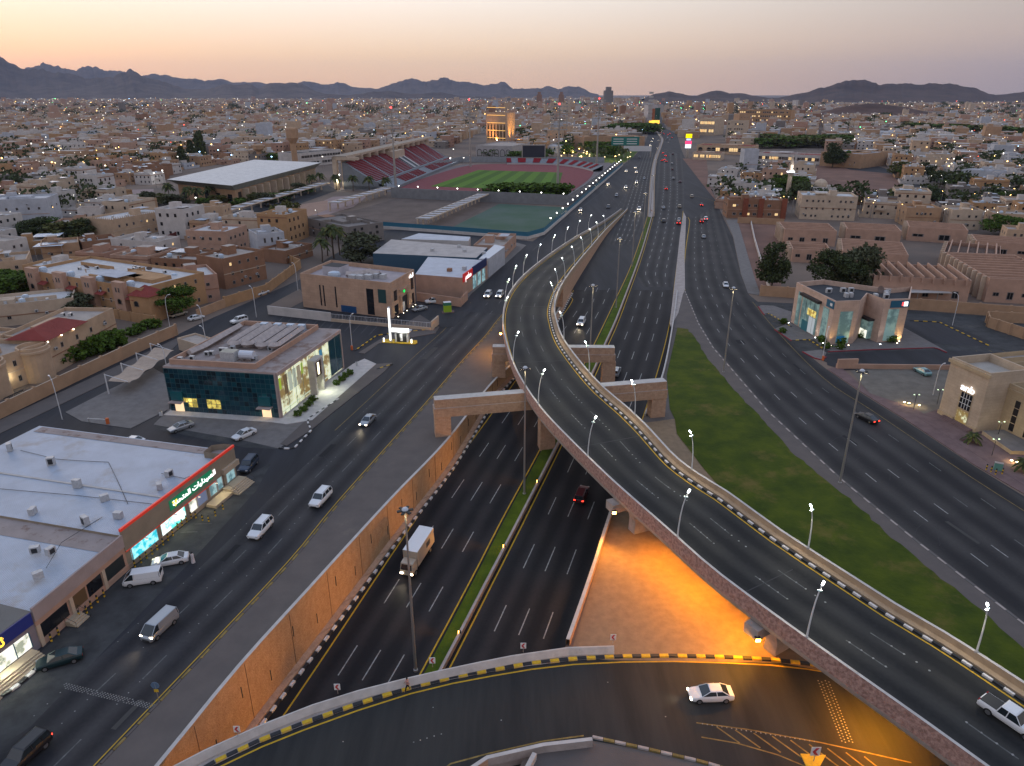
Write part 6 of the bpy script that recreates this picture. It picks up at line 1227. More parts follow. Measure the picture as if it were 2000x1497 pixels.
for k in range(4): q = MB(); q.prism([(p.x,p.y) for p in (E1+de*(2.2-.2*k)-ne*(.3+.4*(4-k)), E2-de*(.4)-ne*(.3+.4*(4-k)), E2-de*.4-ne*.05, E1+de*2.2-ne*.05)], .1+.12*k, .22+.12*k, pav3); q.build('step', t)
for k, (x, y) in enumerate(((1784,800),(1830,790),(1948,855),(1937,890))):
    p = G(x, y, .15); t = thing('garden_lamp', 'short double headed garden lamp by the sandy office, %s from the left' % ORD[k], 'street lamp', p); q = MB(); q.tube([(0,0,0),(0,0,3.2)], .06, dark, 6); q.tube([(-.5,0,3.2),(.5,0,3.2)], .04, dark, 5); q.build('pole', t)
    for s in (-.5,.5): q = MB(); q.lathe([(0,.0),(.16,.04),(.12,.12),(0,.14)], mat('pale_green_lamp', (.8,1,.7), emit=(.8,1,.6), estr=5 if k > 1 else 1.5), 8); q.build('lamp_head', t, (s,0,3.2))
    if k > 1: light('lamp_light', 'POINT', (0,-.2,3.0), 60, (1,.9,.6), t, .2)
for k, (x, y) in enumerate(((1766,788),(1775,790),(1795,794),(1975,902),(1986,905))):
    p = G(x, y, .2); t = thing('ground_light', 'ground floodlight in the office garden, %s from the left' % ORD[k], 'lamp', p); q = MB(); q.box(-.2,.2,-.1,.1,0,.18, dark); q.build('housing', t); q = MB(); q.box(-.18,.18,-.09,.09,.181,.28, led2); q.build('lens', t); light('lamp_light', 'POINT', (0,0,.5), 90, (1,.72,.28), t, .15)
for k, u in enumerate((3.5, 9.5, 15.5)):
    p = O2.o + O2.side(0)[0] + de*u - ne*.9; t = thing('ground_light', 'wall washer below the slit windows of the sandy office, %s from the entrance block' % ORD[k], 'lamp', p); q = MB(); q.box(-.2,.2,-.1,.1,0,.18, dark); q.build('housing', t); light('lamp_light', 'SPOT', (0,0,.3), 950, (1,.68,.26), t, .2, aim((0,0,0), (ne.x*.5,ne.y*.5,1)), 110, .8)
# ================================================================ OTHER SITES
def HT(x, y, ytop):
    g = G(x, y); u = (CY - ytop) / F    # height above the ground point whose image is at ytop
    a = math.atan(-u) + PITCH; return max(1.0, CAMH - g.y * math.tan(a))
def wall_run(name, label, pts, h, m, th=.3, cat='wall', cap=None, pil=0, px=True):
    P = PX(pts) if px else [Vector(p) for p in pts]; t = thing(name, label, cat, P[0]); P = [p - P[0] for p in P]
    q = MB(); o_ = offs(P, th); up_ = lambda A, z: [Vector((p.x, p.y, z)) for p in A]
    q.strip(up_(P, 0), up_(P, h), m); q.strip(up_(P, h), up_(o_, h), cap or m); q.strip(up_(o_, h), up_(o_, 0), m); q.face([Vector((P[0].x,P[0].y,0)), Vector((o_[0].x,o_[0].y,0)), Vector((o_[0].x,o_[0].y,h)), Vector((P[0].x,P[0].y,h))], m); q.face([Vector((P[-1].x,P[-1].y,0)), Vector((o_[-1].x,o_[-1].y,0)), Vector((o_[-1].x,o_[-1].y,h)), Vector((P[-1].x,P[-1].y,h))], m); q.build('wall', t)
    if pil:
        q = MB(); q.box(-.3,.3,-.3,.3,0,h+.15,m); pm = q.mesh('pilaster')
        for p in resample(P, pil): inst(pm, 'pilaster', t, (p.x,p.y,0), tangent(P, p))
    return t
def hs(label, a, b, ytop, depth, col='cream', rows=2, n=4, roof=None, tank=1, ac=2, dish=0, lit=.03, par=.9, name='house', cat='house', kind='dark', wh=(1.0, 1.2), side=2, stair=True, ztop=None, h=None, grp=None):
    h = h or HT(*a, ytop); b_ = B(name, label, cat, rect(a, b, depth), h, WALLC[col] if isinstance(col, str) else col, roof, par, grp); fl = (h - par) / rows
    for r_ in range(rows):
        z = r_*fl + fl*.35; b_.row(0, n, z, *wh, kind=kind, lit=lit)
        for sd in ((1,) if a[0] < 1000 else (3,)): b_.row(sd, side, z, *wh, kind=kind, lit=lit)
    extras(b_, tank, ac, dish, stair, rr_); return b_
# ---------------------------------------------------------------- villa quarter on the left
V1 = hs('cream villa with a red hipped roof above its garden wall', (108,730), (233,660), 0, 13, 'cream', 2, 4, h=8.2, wh=(.9,1.3), ac=5, stair=False)
L = V1.side(0)[2]; q = MB(); zt = 8.2; q.faces([(-.8,-.8,zt),(L*.55,-.8,zt),(L*.55,9.5,zt),(-.8,9.5,zt),(2.2,4.3,zt+1.9),(L*.55-3.2,4.3,zt+1.9)], [(0,1,5,4),(1,2,5),(2,3,4,5),(3,0,4)], redtile); q.build('hipped_roof', V1.t, rot=V1.side(0)[3])
for k, u in enumerate((.3, 5.2, 9.6)):
    p = V1.side(0)[0] + V1.side(0)[1]*u + Vector((.3,-.5,7.8)); q = MB(); q.box(-.15,.15,-.1,.1,-.1,.1,led2); q.build('eave_lamp', V1.t, p[:])
V2 = hs('cream villa wing with a curved bay and roof terrace at the left edge', (-110,812), (107,731), 0, 15, 'cream', 2, 5, h=8.0, wh=(.8,1.4), tank=2, ac=3)
for u, r_ in ((V2.side(0)[2]-3.2, 3.2), (V2.side(0)[2]-14, 3.6)):
    p, a_ = V2.at(u, 0.4); q = MB(); q.lathe([(r_,0),(r_,6.6),(r_+.25,6.7),(r_+.25,7.2),(r_,7.3),(r_,8.0),(r_-.35,8.0),(r_-.35,7.2),(0,7.2)], WALLC['cream'], 20); q.build('curved_bay', V2.t, (p.x,p.y,0))
light('porch_light', 'POINT', (*(V2.side(0)[0] + V2.side(0)[1]*(V2.side(0)[2]-9) + Vector((.6,-1.5,0))).xy, 3.0), 130, (1,.95,.65), V2.t, .2)
wall_run('garden_wall', 'long tan garden wall with pilasters along the side street', [(-250,925),(0,818),(150,745),(260,692),(345,655)], 3.0, WALLC['tan'], .3, cap=WALLC['pale'], pil=6.5)
g_ = thing('garden_gate', 'black iron gate in the tan garden wall at the left edge', 'gate', G(8, 802, .1), tangent(PX([(0,818),(150,745)]), Vector((0,0,0)))); 
for k in range(12): q = MB(); q.box(k*.42, k*.42+.08, -.75,-.68,.2,2.7,dark); q.build('bar', g_)
q = MB(); q.box(0,4.8,-.78,-.66,2.6,2.75,dark); q.box(0,4.8,-.78,-.66,.1,.2,dark); q.build('rail', g_)
hs('long pale flat roofed house behind the villa', (-110,652), (152,622), 0, 13, 'pale', 1, 5, roofw, 2, 3, h=6.2, stair=False)
TH = hs('row of ochre townhouses with arched windows and pale flat roof', (62,585), (288,628), 0, 22, 'ochre', 3, 14, roofw, 0, 10, h=9.6, wh=(.8,1.3), dish=2, side=5, stair=False)
L = TH.side(0)[2]
for k in range(4):
    u = L*(.10+.25*k); TH.panel('tower_bay', 0, u-2.2, u+2.2, 0, 10.8, WALLC['rose'], 0, 1.6)
    for z in (1.2, 4.4): TH.put(WIN['arch'], 'arched_window', 0, u-.9, z, 1.8, 1.7, 1, 1.62)
    for dx in (-.9, .3): TH.put(WIN['dark'], 'window', 0, u+dx, 7.8, .6, 1.5, 1, 1.62)
    p, a_ = TH.at(u+2, 1.5); inst(TANK, 'water_tank', TH.t, (p.x,p.y,8.8), 0, (1.2,1.2,1.3))
    q = MB(); q.faces([(-1.8,-1.6,0),(1.8,-1.6,0),(1.8,.6,.9),(-1.8,.6,.9)], [(0,1,2,3)], redtile); p, a_ = TH.at(u+4.2, -.1); q.build('tiled_canopy', TH.t, (p.x,p.y,6.2), a_)
TC = B('house', 'ochre corner tower with a pointed red tiled roof', 'house', rect((262,628),(300,632),6), 7.6, WALLC['ochre'], par=0); Lc = TC.side(0)[2]; q = MB(); q.faces([(-.5,-.5,0),(Lc+.5,-.5,0),(Lc+.5,6.5,0),(-.5,6.5,0),(Lc/2,3,2.6)], [(0,1,4),(1,2,4),(2,3,4),(3,0,4)], redtile); q.build('pointed_roof', TC.t, (0,0,7.6), TC.side(0)[3]); TC.put(WIN['arch'], 'arched_window', 0, 1.2, 4.4, 1.8, 1.8); TC.put(WIN['arch'], 'arched_window', 0, 1.2, .8, 1.8, 1.8)
wall_run('garden_wall', 'ochre yard wall with gates in front of the townhouses', [(170,612),(305,636)], 2.8, WALLC['ochre'], pil=5)
hs('brownish pink house with a walled roof beside the round tree', (318,604), (432,588), 0, 16, 'pink', 2, 5, roofw, 1, 3, h=8.6, wh=(1.1,1.0))
hs('brown stepped house tower behind the compound wall', (442,566), (522,545), 0, 13, 'brown', 3, 4, None, 1, 2, h=10.2)
wall_run('compound_wall', 'tall brown compound wall along the side street', [(440,600),(520,575),(587,524),(560,512)], 3.2, WALLC['ochre'], pil=6)
wall_run('garden_wall', 'tan yard wall by the parked pickup truck', [(385,622),(440,600)], 2.6, WALLC['tan'])
hs('large cream house with a blue roof terrace', (370,497), (448,500), 450, 16, 'rose', 2, 4, roofw, 0, 2, side=4, wh=(1.3,1.3))
hs('cream house with a pyramid roofed tower behind the large cream house', (385,448), (440,448), 0, 11, 'cream', 3, 2, None, 0, 1, h=10.5)
CH = hs('cream house with spiky crenellated parapets', (226,474), (341,450), 430, 17, 'cream', 2, 8, roofw, 0, 3, side=3)
q = MB(); q.faces([(0,0,0),(.5,0,0),(.5,.3,0),(0,.3,0),(.25,.15,1.1)], [(0,1,4),(1,2,4),(2,3,4),(3,0,4)], WALLC['cream']); sp_ = q.mesh('merlon')
for sd in (0, 1, 3):
    a, d, L, ang_ = CH.side(sd)
    for k in range(int(L/1.1)): p = a + d*(k*1.1+.2); inst(sp_, 'merlon', CH.t, (p.x,p.y,CH.h), ang_)
wall_run('compound_wall', 'dark red panelled fence below the crenellated house', [(266,492),(300,486),(345,468)], 3.2, mat('dark_red_fence', (.13,.035,.03), .8), pil=4)
GU = hs('unfinished grey block building with empty window openings', (604,460), (682,480), 426, 18, 'grey', 3, 5, WALLC['grey'], 0, 0, kind='hole', wh=(1.5,1.5), side=4, lit=0)
hs('white fronted house with tall slot windows and a blue roof sheet', (508,506), (560,500), 0, 13, 'cool', 2, 3, None, 0, 2, h=9.6, wh=(.8,2.0))
hs('dark brown low building with yards beside the palm trees', (560,516), (612,500), 0, 12, 'brown', 1, 3, None, 0, 2, h=5)
hs('cool white house block at the left edge', (-40,452), (104,446), 392, 18, 'cool', 2, 6, roofw, 0, 2)
hs('low tan house with a tiled porch left of the crenellated house', (108,462), (205,458), 0, 14, 'rose', 2, 5, None, 0, 1, h=6)
hs('white tower house with a brown flat roof', (160,452), (205,450), 0, 8, 'white', 2, 2, WALLC['brown'], 0, 0, h=10.5, stair=False)
hs('low ochre house with yard walls at the left edge', (10,502), (88,497), 0, 13, 'ochre', 1, 3, None, 2, 1, h=5.5)
hs('tan house with a round water tank in the middle of the block', (86,510), (160,503), 0, 13, 'tan', 1, 3, None, 1, 1, h=6)
hs('brown walled house with a blue water tank', (165,500), (235,492), 0, 13, 'brown', 1, 4, None, 1, 2, h=5.5)
hs('white plastered house with two slot windows', (222,500), (312,508), 0, 12, 'white', 2, 3, None, 1, 2, h=7.0)
hs('cream house with dark dishes on its roof at the left edge', (-60,560), (62,548), 0, 16, 'cream', 2, 4, None, 1, 2, 3, h=7.4)
hs('narrow white house at the left edge', (-30,510), (20,515), 0, 9, 'white', 2, 2, None, 0, 0, h=8.5, stair=False)
q = MB(); q.box(-5,5,-4,4,0,.12,mat('pale_blue_sheet', (.45,.52,.60), .5, wave=(0,2,.4))); bs = q.mesh('sheet_roof')
for k, (x, y, lab) in enumerate(((105,494,'pale blue sheet canopy over a yard, nearest'), (100,474,'small pale blue sheet canopy behind the nearest one'), (83,420,'pale blue sheet canopy on the cool white house'))):
    p = G(x, y+12); t = thing('sheet_canopy', lab, 'canopy', p, .3); inst(bs, 'sheet_roof', t, (0,0,5.6)); q = MB(); [q.box(sx*4.6-.08,sx*4.6+.08,sy*3.6-.08,sy*3.6+.08,0,5.6,metal) for sx in (-1,1) for sy in (-1,1)]; q.build('posts', t)
# ---------------------------------------------------------------- carport, kiosk, fences, litter
t = thing('carport', 'tensioned fabric carport with white masts beside the blue glass bank', 'carport', G(213, 770, .1)); dcar = (G(300,706,.1) - G(213,770,.1)); Lc = dcar.length; ac_ = math.atan2(dcar.y, dcar.x)
fab = mat('carport_fabric', (.40,.31,.24), .9, var=.1, scale=.6)
for k in range(4):
    u = Lc*k/3; q = MB(); q.tube([(u,0,0),(u,0,4.6)], .16, metal_w, 8, .12); q.build('mast', t, rot=ac_); q = MB(); q.tube([(u,0,4.5),(u,-4.6,2.9)], .07, metal_w, 6); q.build('arm', t, rot=ac_)
q = MB(); q.strip([Vector((u,-.5,3.0+.25*math.sin(u))) for u in [Lc*i/24*1.05 for i in range(25)]], [Vector((u,-5.0,2.5+.25*math.sin(u+1))) for u in [Lc*i/24*1.05 for i in range(25)]], fab); q.build('canopy', t, rot=ac_)
t = thing('cash_machine_kiosk', 'white lit cash machine kiosk with a tall sign pylon', 'kiosk', G(786, 668, .05), -.15)
kglow = mat('kiosk_glow', (1,1,.95), emit=(1,1,.92), estr=2.2)
q = MB(); q.box(-1.7,1.7,-.8,.8,.2,2.7,metal_w); q.build('cabin', t); q = MB(); q.box(-1.2,1.4,-.86,-.802,.25,2.6,dark); q.build('front', t); q = MB(); q.box(-.3,.35,-.9,-.865,.5,2.5,metal_w); q.build('machine', t)
q = MB(); q.box(-2.2,2.4,-1.5,1.2,2.9,3.2,metal_w); q.box(-2.2,2.4,-1.56,-1.502,3.2,4.2,kglow); q.box(-2.2,2.4,-1.5,-1.3,3.2,4.2,metal_w); q.build('roof_sign', t); q = MB(); q.box(-3.2,-2.6,-.9,-.3,.1,9.4,metal_w); q.build('pylon', t); q = MB(); q.box(-3.12,-2.68,-.96,-.905,.6,9.2,kglow); q.build('pylon_light', t); q = MB(); q.prism([(-5,-1.6),(3.8,-1.6),(4.2,-.6),(3.6,1.2),(-4.6,1.2),(-5.4,0)], 0, .2, ky); q.build('island', t)
for u, lab in ((-4.6, 'left'), (2.8, 'right')): q = MB(); q.box(u-.15,u+.15,-1.3,-1.0,.2,1.2,kglow); q.build('bollard_light', t)
light('kiosk_light', 'POINT', (.3,-2.2,2.2), 160, (1,1,.9), t, .3)
t = thing('clothes_bank', 'green and yellow collection container by the brown bank forecourt', 'container', G(874, 610, .05), .3)
q = MB(); q.box(-1.1,1.1,-.8,.8,.2,2.2,mat('lime_paint', (.25,.42,.02), .5)); q.build('body', t); q = MB(); q.box(-1.12,1.12,-.82,.82,2.2,3.1,mat('green_paint', (.01,.15,.10), .5), None, metal_w); q.build('top', t); q = MB(); q.prism([(-1.8,-1.2),(1.8,-1.2),(2.2,1.0),(-1.5,1.0)], 0, .2, pav3); q.build('base', t)
wall_run('boundary_wall', 'white boundary wall left of the brown bank parking', [(525,614),(648,628)], 2.6, WALLC['white'])
t = wall_run('fence', 'pale wall with a metal railing in front of the brown bank', [(648,628),(842,646)], .9, WALLC['pale']); fp = [p - G(648,628) for p in PX([(648,628),(842,646)])]
q = MB(); q.box(-.05,.05,-.05,.05,.9,2.3,metal_w); pm = q.mesh('post'); q = MB(); q.box(-.02,.02,-.02,.02,.9,2.2,metal_w); bm_ = q.mesh('railing_bar')
for i, p in enumerate(resample(fp, .45)):
    if i % 8 == 0: inst(pm, 'post', t, p[:])
    else: inst(bm_, 'railing_bar', t, p[:])
q = MB(); q.tube([p + Vector((0,0,2.2)) for p in fp], .04, metal_w, 5); q.build('top_rail', t)
wall_run('boundary_wall', 'pale wall end beside the kiosk pavement', [(842,646),(855,634)], 2.6, WALLC['pale'], .4)
wall_run('boundary_wall', 'pink side wall of the bank forecourt ending at the road', [(815,588),(900,600),(912,586)], 2.8, WALLC['rose'])
# ---------------------------------------------------------------- warehouses beyond the brown bank
def shed(label, a, b, ytop, depth, wallm, roofmat, h=None, name='warehouse'):
    h = h or HT(*a, ytop); b_ = B(name, label, 'warehouse', rect(a, b, depth), h, wallm, roofmat, 0); return b_
shw = mat('white_sheet_small', (.46,.48,.52), .6, var=.08, scale=.3, wave=(1.3, 1.6, .3), blotch=((.36,.35,.36), .1, .58))
def shed4(label, pts, h, wallm, roofmat): return B('warehouse', label, 'warehouse', [G(x, y, h).xy[:] for x, y in pts], h, wallm, roofmat, 0)
s_ = shed4('low white roofed shop with red and blue sign boards beyond the brown bank', [(811,536),(903,543),(952,509),(836,502)], HT(906,581,542), WALLC['rose'], shw)
W_ = s_.side(1)[2]; s_.panel('red_sign', 1, 0, 9, 5.0, 7.6, mat('sign_red', (.4,.01,.01), .5, emit=(.8,.02,.02), estr=.25), .1, .3); s_.panel('blue_sign', 1, 9.1, 24, 5.2, 7.9, mat('sign_blue2', (.005,.02,.10), .5), .1, .3); sign_text(s_, arabic('مطعم'), 1, 4.5, 6.3, 2.4, glow_w, .5)
for k in range(3): s_.panel('shop_bay', 1, 10+k*4.8, 13.5+k*4.8, .3, 4.6, gi, 0, .06)
s_.roofbox('roof_vent', 9, 7, 1.4, 1.4, s_.h, 1.0, WALLC['brown']); s_.roofbox('roof_vent', 13, 10, 1.2, 1.2, s_.h, 1.2, acm)
s_ = shed4('long pale roofed warehouse with a blue eave', [(728,495),(930,504),(952,484),(764,468)], 6.4, mat('blue_sheet', (.03,.08,.13), .6), mt('pale_sheet', (.42,.38,.35)))
for u, v in ((20,8),(32,9),(28,16),(40,6)): s_.roofbox('roof_vent', u, v, 1.2, 1.2, 6.4, 1.0, acm)
shed4('narrow white sheet shed behind the long warehouse', [(784,467),(915,471),(919,463),(818,456)], 6, WALLC['white'], shw)
shed4('grey silver roofed shop with a glass front near the road corner', [(935,506),(955,505),(986,482),(966,478)], 6.8, WALLC['cool'], mat('silver_roof', (.50,.54,.60), .4, .3))
hs('low cluttered shops with red pillars at the road junction', (984,508), (1008,482), 0, 12, 'rose', 1, 4, None, 0, 4, h=5.5, name='shop_building', cat='shop')
# ---------------------------------------------------------------- stadium
pitch = mat('stadium_turf', (.055,.125,.012), .95, col2=(.045,.10,.010), scale=.3); tp = mat('pitch_stripe', (.050,.105,.018), .95)
sheet('stadium_ground', [(660,372),(905,322),(1190,318),(1205,326),(1110,386),(780,376)], .04, mat('stadium_paving', (.17,.145,.14), .9, var=.1, scale=.2))
track = smooth(PX([(768,370),(830,348),(905,326),(960,321),(1080,322),(1150,330),(1155,345),(1120,372),(1090,380),(930,380),(830,378),(768,370)]), 6)
q = MB(); q.flat([(p.x,p.y) for p in track[:-1]], .13, mat('running_track', (.20,.055,.06), .9, var=.08, scale=.3)); structure('running_track', q)
pc = PX([(841,365),(934,333),(1099,338),(1088,374)]); q = MB(); q.flat([(p.x,p.y) for p in pc], .19, pitch); structure('football_pitch', q)
q = MB()
for k in range(0, 12, 2):
    f0, f1 = k/12, (k+1)/12; a0, a1 = pc[0].lerp(pc[3], f0), pc[0].lerp(pc[3], f1); b0, b1 = pc[1].lerp(pc[2], f0), pc[1].lerp(pc[2], f1); q.face([Vector((p.x,p.y,.20)) for p in (a0,a1,b1,b0)], mat('mown_stripe', (.085,.175,.016), .95))
structure('mown_stripes', q)
seat = mt('red_seats', (.20,.006,.010), scale=.2); stc = mt('stand_concrete', (.20,.21,.22)); 
SA, SB = G(770,372), G(898,318); ds = (SB-SA).normalized(); ns = Vector((-ds.y,ds.x,0)); LS = (SB-SA).length
t = thing('grandstand', 'covered main grandstand with red seats and a long beige roof', 'grandstand', SA, math.atan2(ds.y,ds.x)); t.scale = (1, .76, 1.04)
hst = HT(655,352,312)
def slab(q, x0, x1, v0, v1, z0, z1, m): q.faces([(x0,v0,z0),(x1,v0,z0),(x1,v1,z1),(x0,v1,z1)], [(0,1,2,3)], m)
bays = [(.02,.16),(.18,.32),(.34,.46),(.56,.68),(.70,.84),(.86,.98)]
q = MB(); q.box(0, LS, 0, 3, 0, 1.8, stc); q.box(0, LS, 14, 17, 0, 5.0, stc); q.box(0,.5,3,46,0,2.2,stc); q.faces([(0,17,0),(0,46,0),(0,46,17),(0,17,5)], [(0,1,2,3)], stc); q.faces([(LS,17,0),(LS,46,0),(LS,46,17),(LS,17,5)], [(0,1,2,3)], stc); slab(q, 0, LS, 3, 14, 1.4, 4.4, stc); slab(q, 0, LS, 17, 46, 4.6, 17, stc); q.build('terrace', t)
for k, (f0, f1) in enumerate(bays):
    q = MB()
    for r_ in range(16): v = 18 + r_*1.7; z = 5.0 + r_*.74; q.box(LS*f0, LS*f1, v, v+1.45, z-.1, z+.5, seat)
    q.build('seat_block', t)
    if .1 < f0 < .9: q = MB(); [q.box(LS*f0, LS*f1, 4+r_*1.9, 5+r_*1.9, 1.8+r_*.52, 2.3+r_*.52, seat) for r_ in range(5)]; q.build('seat_block', t)
for f in (.475, .53): q = MB(); slab(q, LS*f, LS*f+4, 17, 42, 5.4, 16.4, conc_w); q.build('stairway', t)
q = MB(); rb = WALLC['pale']; q.box(-2, LS*1.12, 41, 53, 20.2, 20.8, mt('canopy_concrete', (.30,.25,.20))); q.box(-2, LS*1.12, 40.5, 41, 19.4, 20.9, rb); q.build('roof', t)
q = MB(); q.box(-2, .5, 50, 54, 0, 20.2, rb); q.box(-2,.5,30,54,18.4,20.2,rb); q.build('end_frame', t)
q = MB(); q.box(-.45,.45,38,53,17.0,20.2,rb); rbm = q.mesh('roof_beam')
for k in range(13): inst(rbm, 'roof_beam', t, (LS*(.04+.08*k),0,0))
q = MB(); q.box(0, LS, 46.2, 47, 0, 20.2, rb); q.build('back_wall', t); q = MB(); q.box(LS*.42, LS*.56, 34, 44, 12, 17.5, rb); q.build('press_box', t)
light('stand_lamp', 'POINT', (-3, 50, 6), 1500, (1,.95,.75), t, .5)
# curved far stand
cs = smooth(PX([(990,322),(1040,322),(1090,324),(1130,329),(1158,336)]), 5); t = thing('curved_stand', 'low curved stand with red seat blocks at the far end of the track', 'grandstand')
q = MB(); o1 = offs(cs, 0); o2 = offs(cs, -9); q.strip(setz(o1,0), setz(o1,1.2), conc_w); q.strip(setz(o1,1.2), setz(o2,4.8), stc); q.strip(setz(o2,4.8), setz(o2,0), stc); q.build('terrace', t)
n = len(o1); seg = n // 9
for k in range(9): a = o1[k*seg:(k+1)*seg]; b = o2[k*seg:(k+1)*seg]; q = MB(); q.strip(setz([x.lerp(y,.1) for x, y in zip(a,b)],1.9), setz([x.lerp(y,.95) for x, y in zip(a,b)],5.1), seat); q.build('seat_block', t)
def box_thing(name, label, cat, a, b, depth, h, m, top=None, z0=0): b_ = B(name, label, cat, rect(a, b, depth), h, m, top or m, 0); return b_
sbd = thing('scoreboard', 'dark scoreboard screen on legs behind the far stand', 'scoreboard', G(1042,318), .05); q = MB(); q.box(-11,11,-1,1,4,16,metal); q.build('frame', sbd); q = MB(); q.box(-10.2,10.2,-1.08,-1.002,4.8,15.2,mat('dead_screen', (.02,.025,.04), .3)); q.build('screen', sbd); q = MB(); q.box(-8,-7,-.5,.5,0,4,metal); q.box(7,8,-.5,.5,0,4,metal); q.build('legs', sbd)
def tower_light(label, x, y, ytop):
    h = HT(x, y, ytop); t = thing('floodlight_tower', label, 'floodlight tower', G(x, y)); q = MB(); q.lathe([(1.1,0),(.9,2),(.55,h*.62),(.3,h)], metal, 8); q.build('mast', t); q = MB()
    for k in range(7): z = h - 1 - k*2.4; q.tube([(-6,0,z),(6,0,z)], .16, metal, 5)
    q.tube([(-5,0,h-1),(-5,0,h-16)], .15, metal, 5); q.tube([(5,0,h-1),(5,0,h-16)], .15, metal, 5); q.build('lamp_frame', t); q = MB(); q.box(-.5,.5,-.35,.35,-.45,.45,metal); lm_ = q.mesh('floodlight')
    for k in range(7):
        for j in range(6): inst(lm_, 'floodlight', t, (-5+j*2,-.5,h-1-k*2.4))
    q = MB(); q.box(-.5,.5,-.5,.5,h,h+1,mat('beacon_red', (1,.1,.1), emit=(1,.05,.05), estr=6)); q.build('beacon', t)
tower_light('floodlight tower at the near end of the grandstand', 773, 369, 212); tower_light('floodlight tower behind the far corner of the pitch', 919, 326, 196); tower_light('floodlight tower in front of the pitch near the highway', 1089, 368, 205); tower_light('floodlight tower at the far right of the track', 1165, 325, 194)
wall_run('stadium_wall', 'grey stadium wall with small lamps behind the practice pitches', [(765,386),(880,392),(1030,398),(1108,402),(1140,380),(1200,330)], 6, mt('grey_wall', (.20,.20,.205)), .5)
wall_run('stadium_wall', 'grey far wall of the stadium', [(700,366),(900,317),(1180,318)], 5, mt('grey_wall2', (.26,.27,.28)), .5)
fence_blue = mat('blue_fence', (.02,.13,.20), .6)
t = wall_run('road_fence', 'blue fence on a white kerb wall along the practice pitches and highway', [(735,446),(850,454),(1030,468),(1062,459),(1216,324)], 1.3, WALLC['white'], .4)
P = PX([(735,446),(850,454),(1030,468),(1062,459),(1216,324)]); q = MB(); A1 = [p - P[0] for p in offs(P, -.1)]; q.strip(setz(A1,1.3), setz(A1,3.2), fence_blue); q.build('fence_panel', t)
led_s = mat('small_wall_lamp', (1,.97,.9), emit=(1,.96,.88), estr=8)
q = MB(); q.lathe([(0,-.3),(.3,-.2),(.3,.2),(0,.3)], led_s, 8); SL = q.mesh('lamp_globe'); q = MB(); q.tube([(0,0,-3.6),(0,0,-.4)], .08, metal, 5); SLP = q.mesh('post')
def globes(pts, st_, z, group, labf, sc_=1.0):
    P = resample(PX(pts), st_)
    for i, p in enumerate(P):
        t = thing('wall_lamp', labf % (ORD[i] if i < 20 else '%dth' % (i+1)), 'lamp', (p.x,p.y,z), 0, group); inst(SL, 'lamp_globe', t, scale=(sc_,)*3); inst(SLP, 'post', t)
globes([(1075,442),(1212,322)], 17, 3.9, 'lamps along the stadium fence', 'small white lamp on the highway fence of the stadium, %s from the near corner')
globes([(780,384),(1100,401)], 13, 6.5, 'lamps along the grey stadium wall', 'small white lamp on the grey stadium wall, %s from the left')
sheet('brown_field', [(735,440),(880,448),(965,396),(775,388),(700,410),(640,420)], .045, mat('brown_field', (.125,.095,.08), .95, var=.15, scale=.1))
sheet('practice_pitch', [(868,452),(1030,463),(1058,452),(1110,406),(975,399)], .05, mat('worn_green_turf', (.055,.105,.065), .95, col2=(.085,.125,.10), scale=.045))
def pergola(label, a, b, w_, h_, n, name='shade_canopy'):
    A_, B_ = G(*a), G(*b); d = B_ - A_; L = d.length; t = thing(name, label, 'canopy', A_, math.atan2(d.y, d.x)); q = MB(); q.box(0, L, 0, .6, h_-.5, h_, WALLC['pale']); q.box(0, L, w_-.6, w_, h_-.5, h_, WALLC['pale']); q.build('edge_beam', t)
    q = MB(); q.box(-.3,.3,0,w_,h_-.45,h_+.15,conc_w); rm = q.mesh('roof_rib'); q = MB(); q.box(-.35,.35,-.35,.35,0,h_-.5,WALLC['pale']); cm = q.mesh('column'); q = MB(); q.box(0,L/n*.5,.6,w_-.6,h_-.2,h_,WALLC['cool']); sm_ = q.mesh('roof_panel')
    for k in range(n+1): inst(rm, 'roof_rib', t, (L*k/n,0,0)); inst(cm, 'column', t, (L*k/n,w_-.8,0))
    for k in range(n): inst(sm_, 'roof_panel', t, (L*k/n+.3,0,0))
    return t
pergola('long beige shade canopy between the brown field and the green practice pitch', (840,448), (955,396), 7, 5, 14); pergola('long beige shade canopy in front of the sports hall', (455,430), (645,372), 7, 5, 12); pergola('short beige shade canopy left of the brown field', (665,414), (770,382), 7, 5, 8)
sheet('courts', [(560,425),(650,385),(720,382),(690,405),(640,420)], .05, mat('pink_court', (.27,.20,.19), .9, var=.1, scale=.2)); sheet('courts', [(470,432),(560,404),(640,392),(640,410),(560,440)], .055, mat('orange_court', (.30,.19,.14), .9, var=.1, scale=.2)); sheet('courts', [(130,392),(160,374),(300,370),(300,385),(200,400)], .055, MATS['pink_court']); sheet('hall_street', [(230,410),(300,395),(440,420),(640,362),(660,372),(470,440),(330,430)], .05, asphalt)
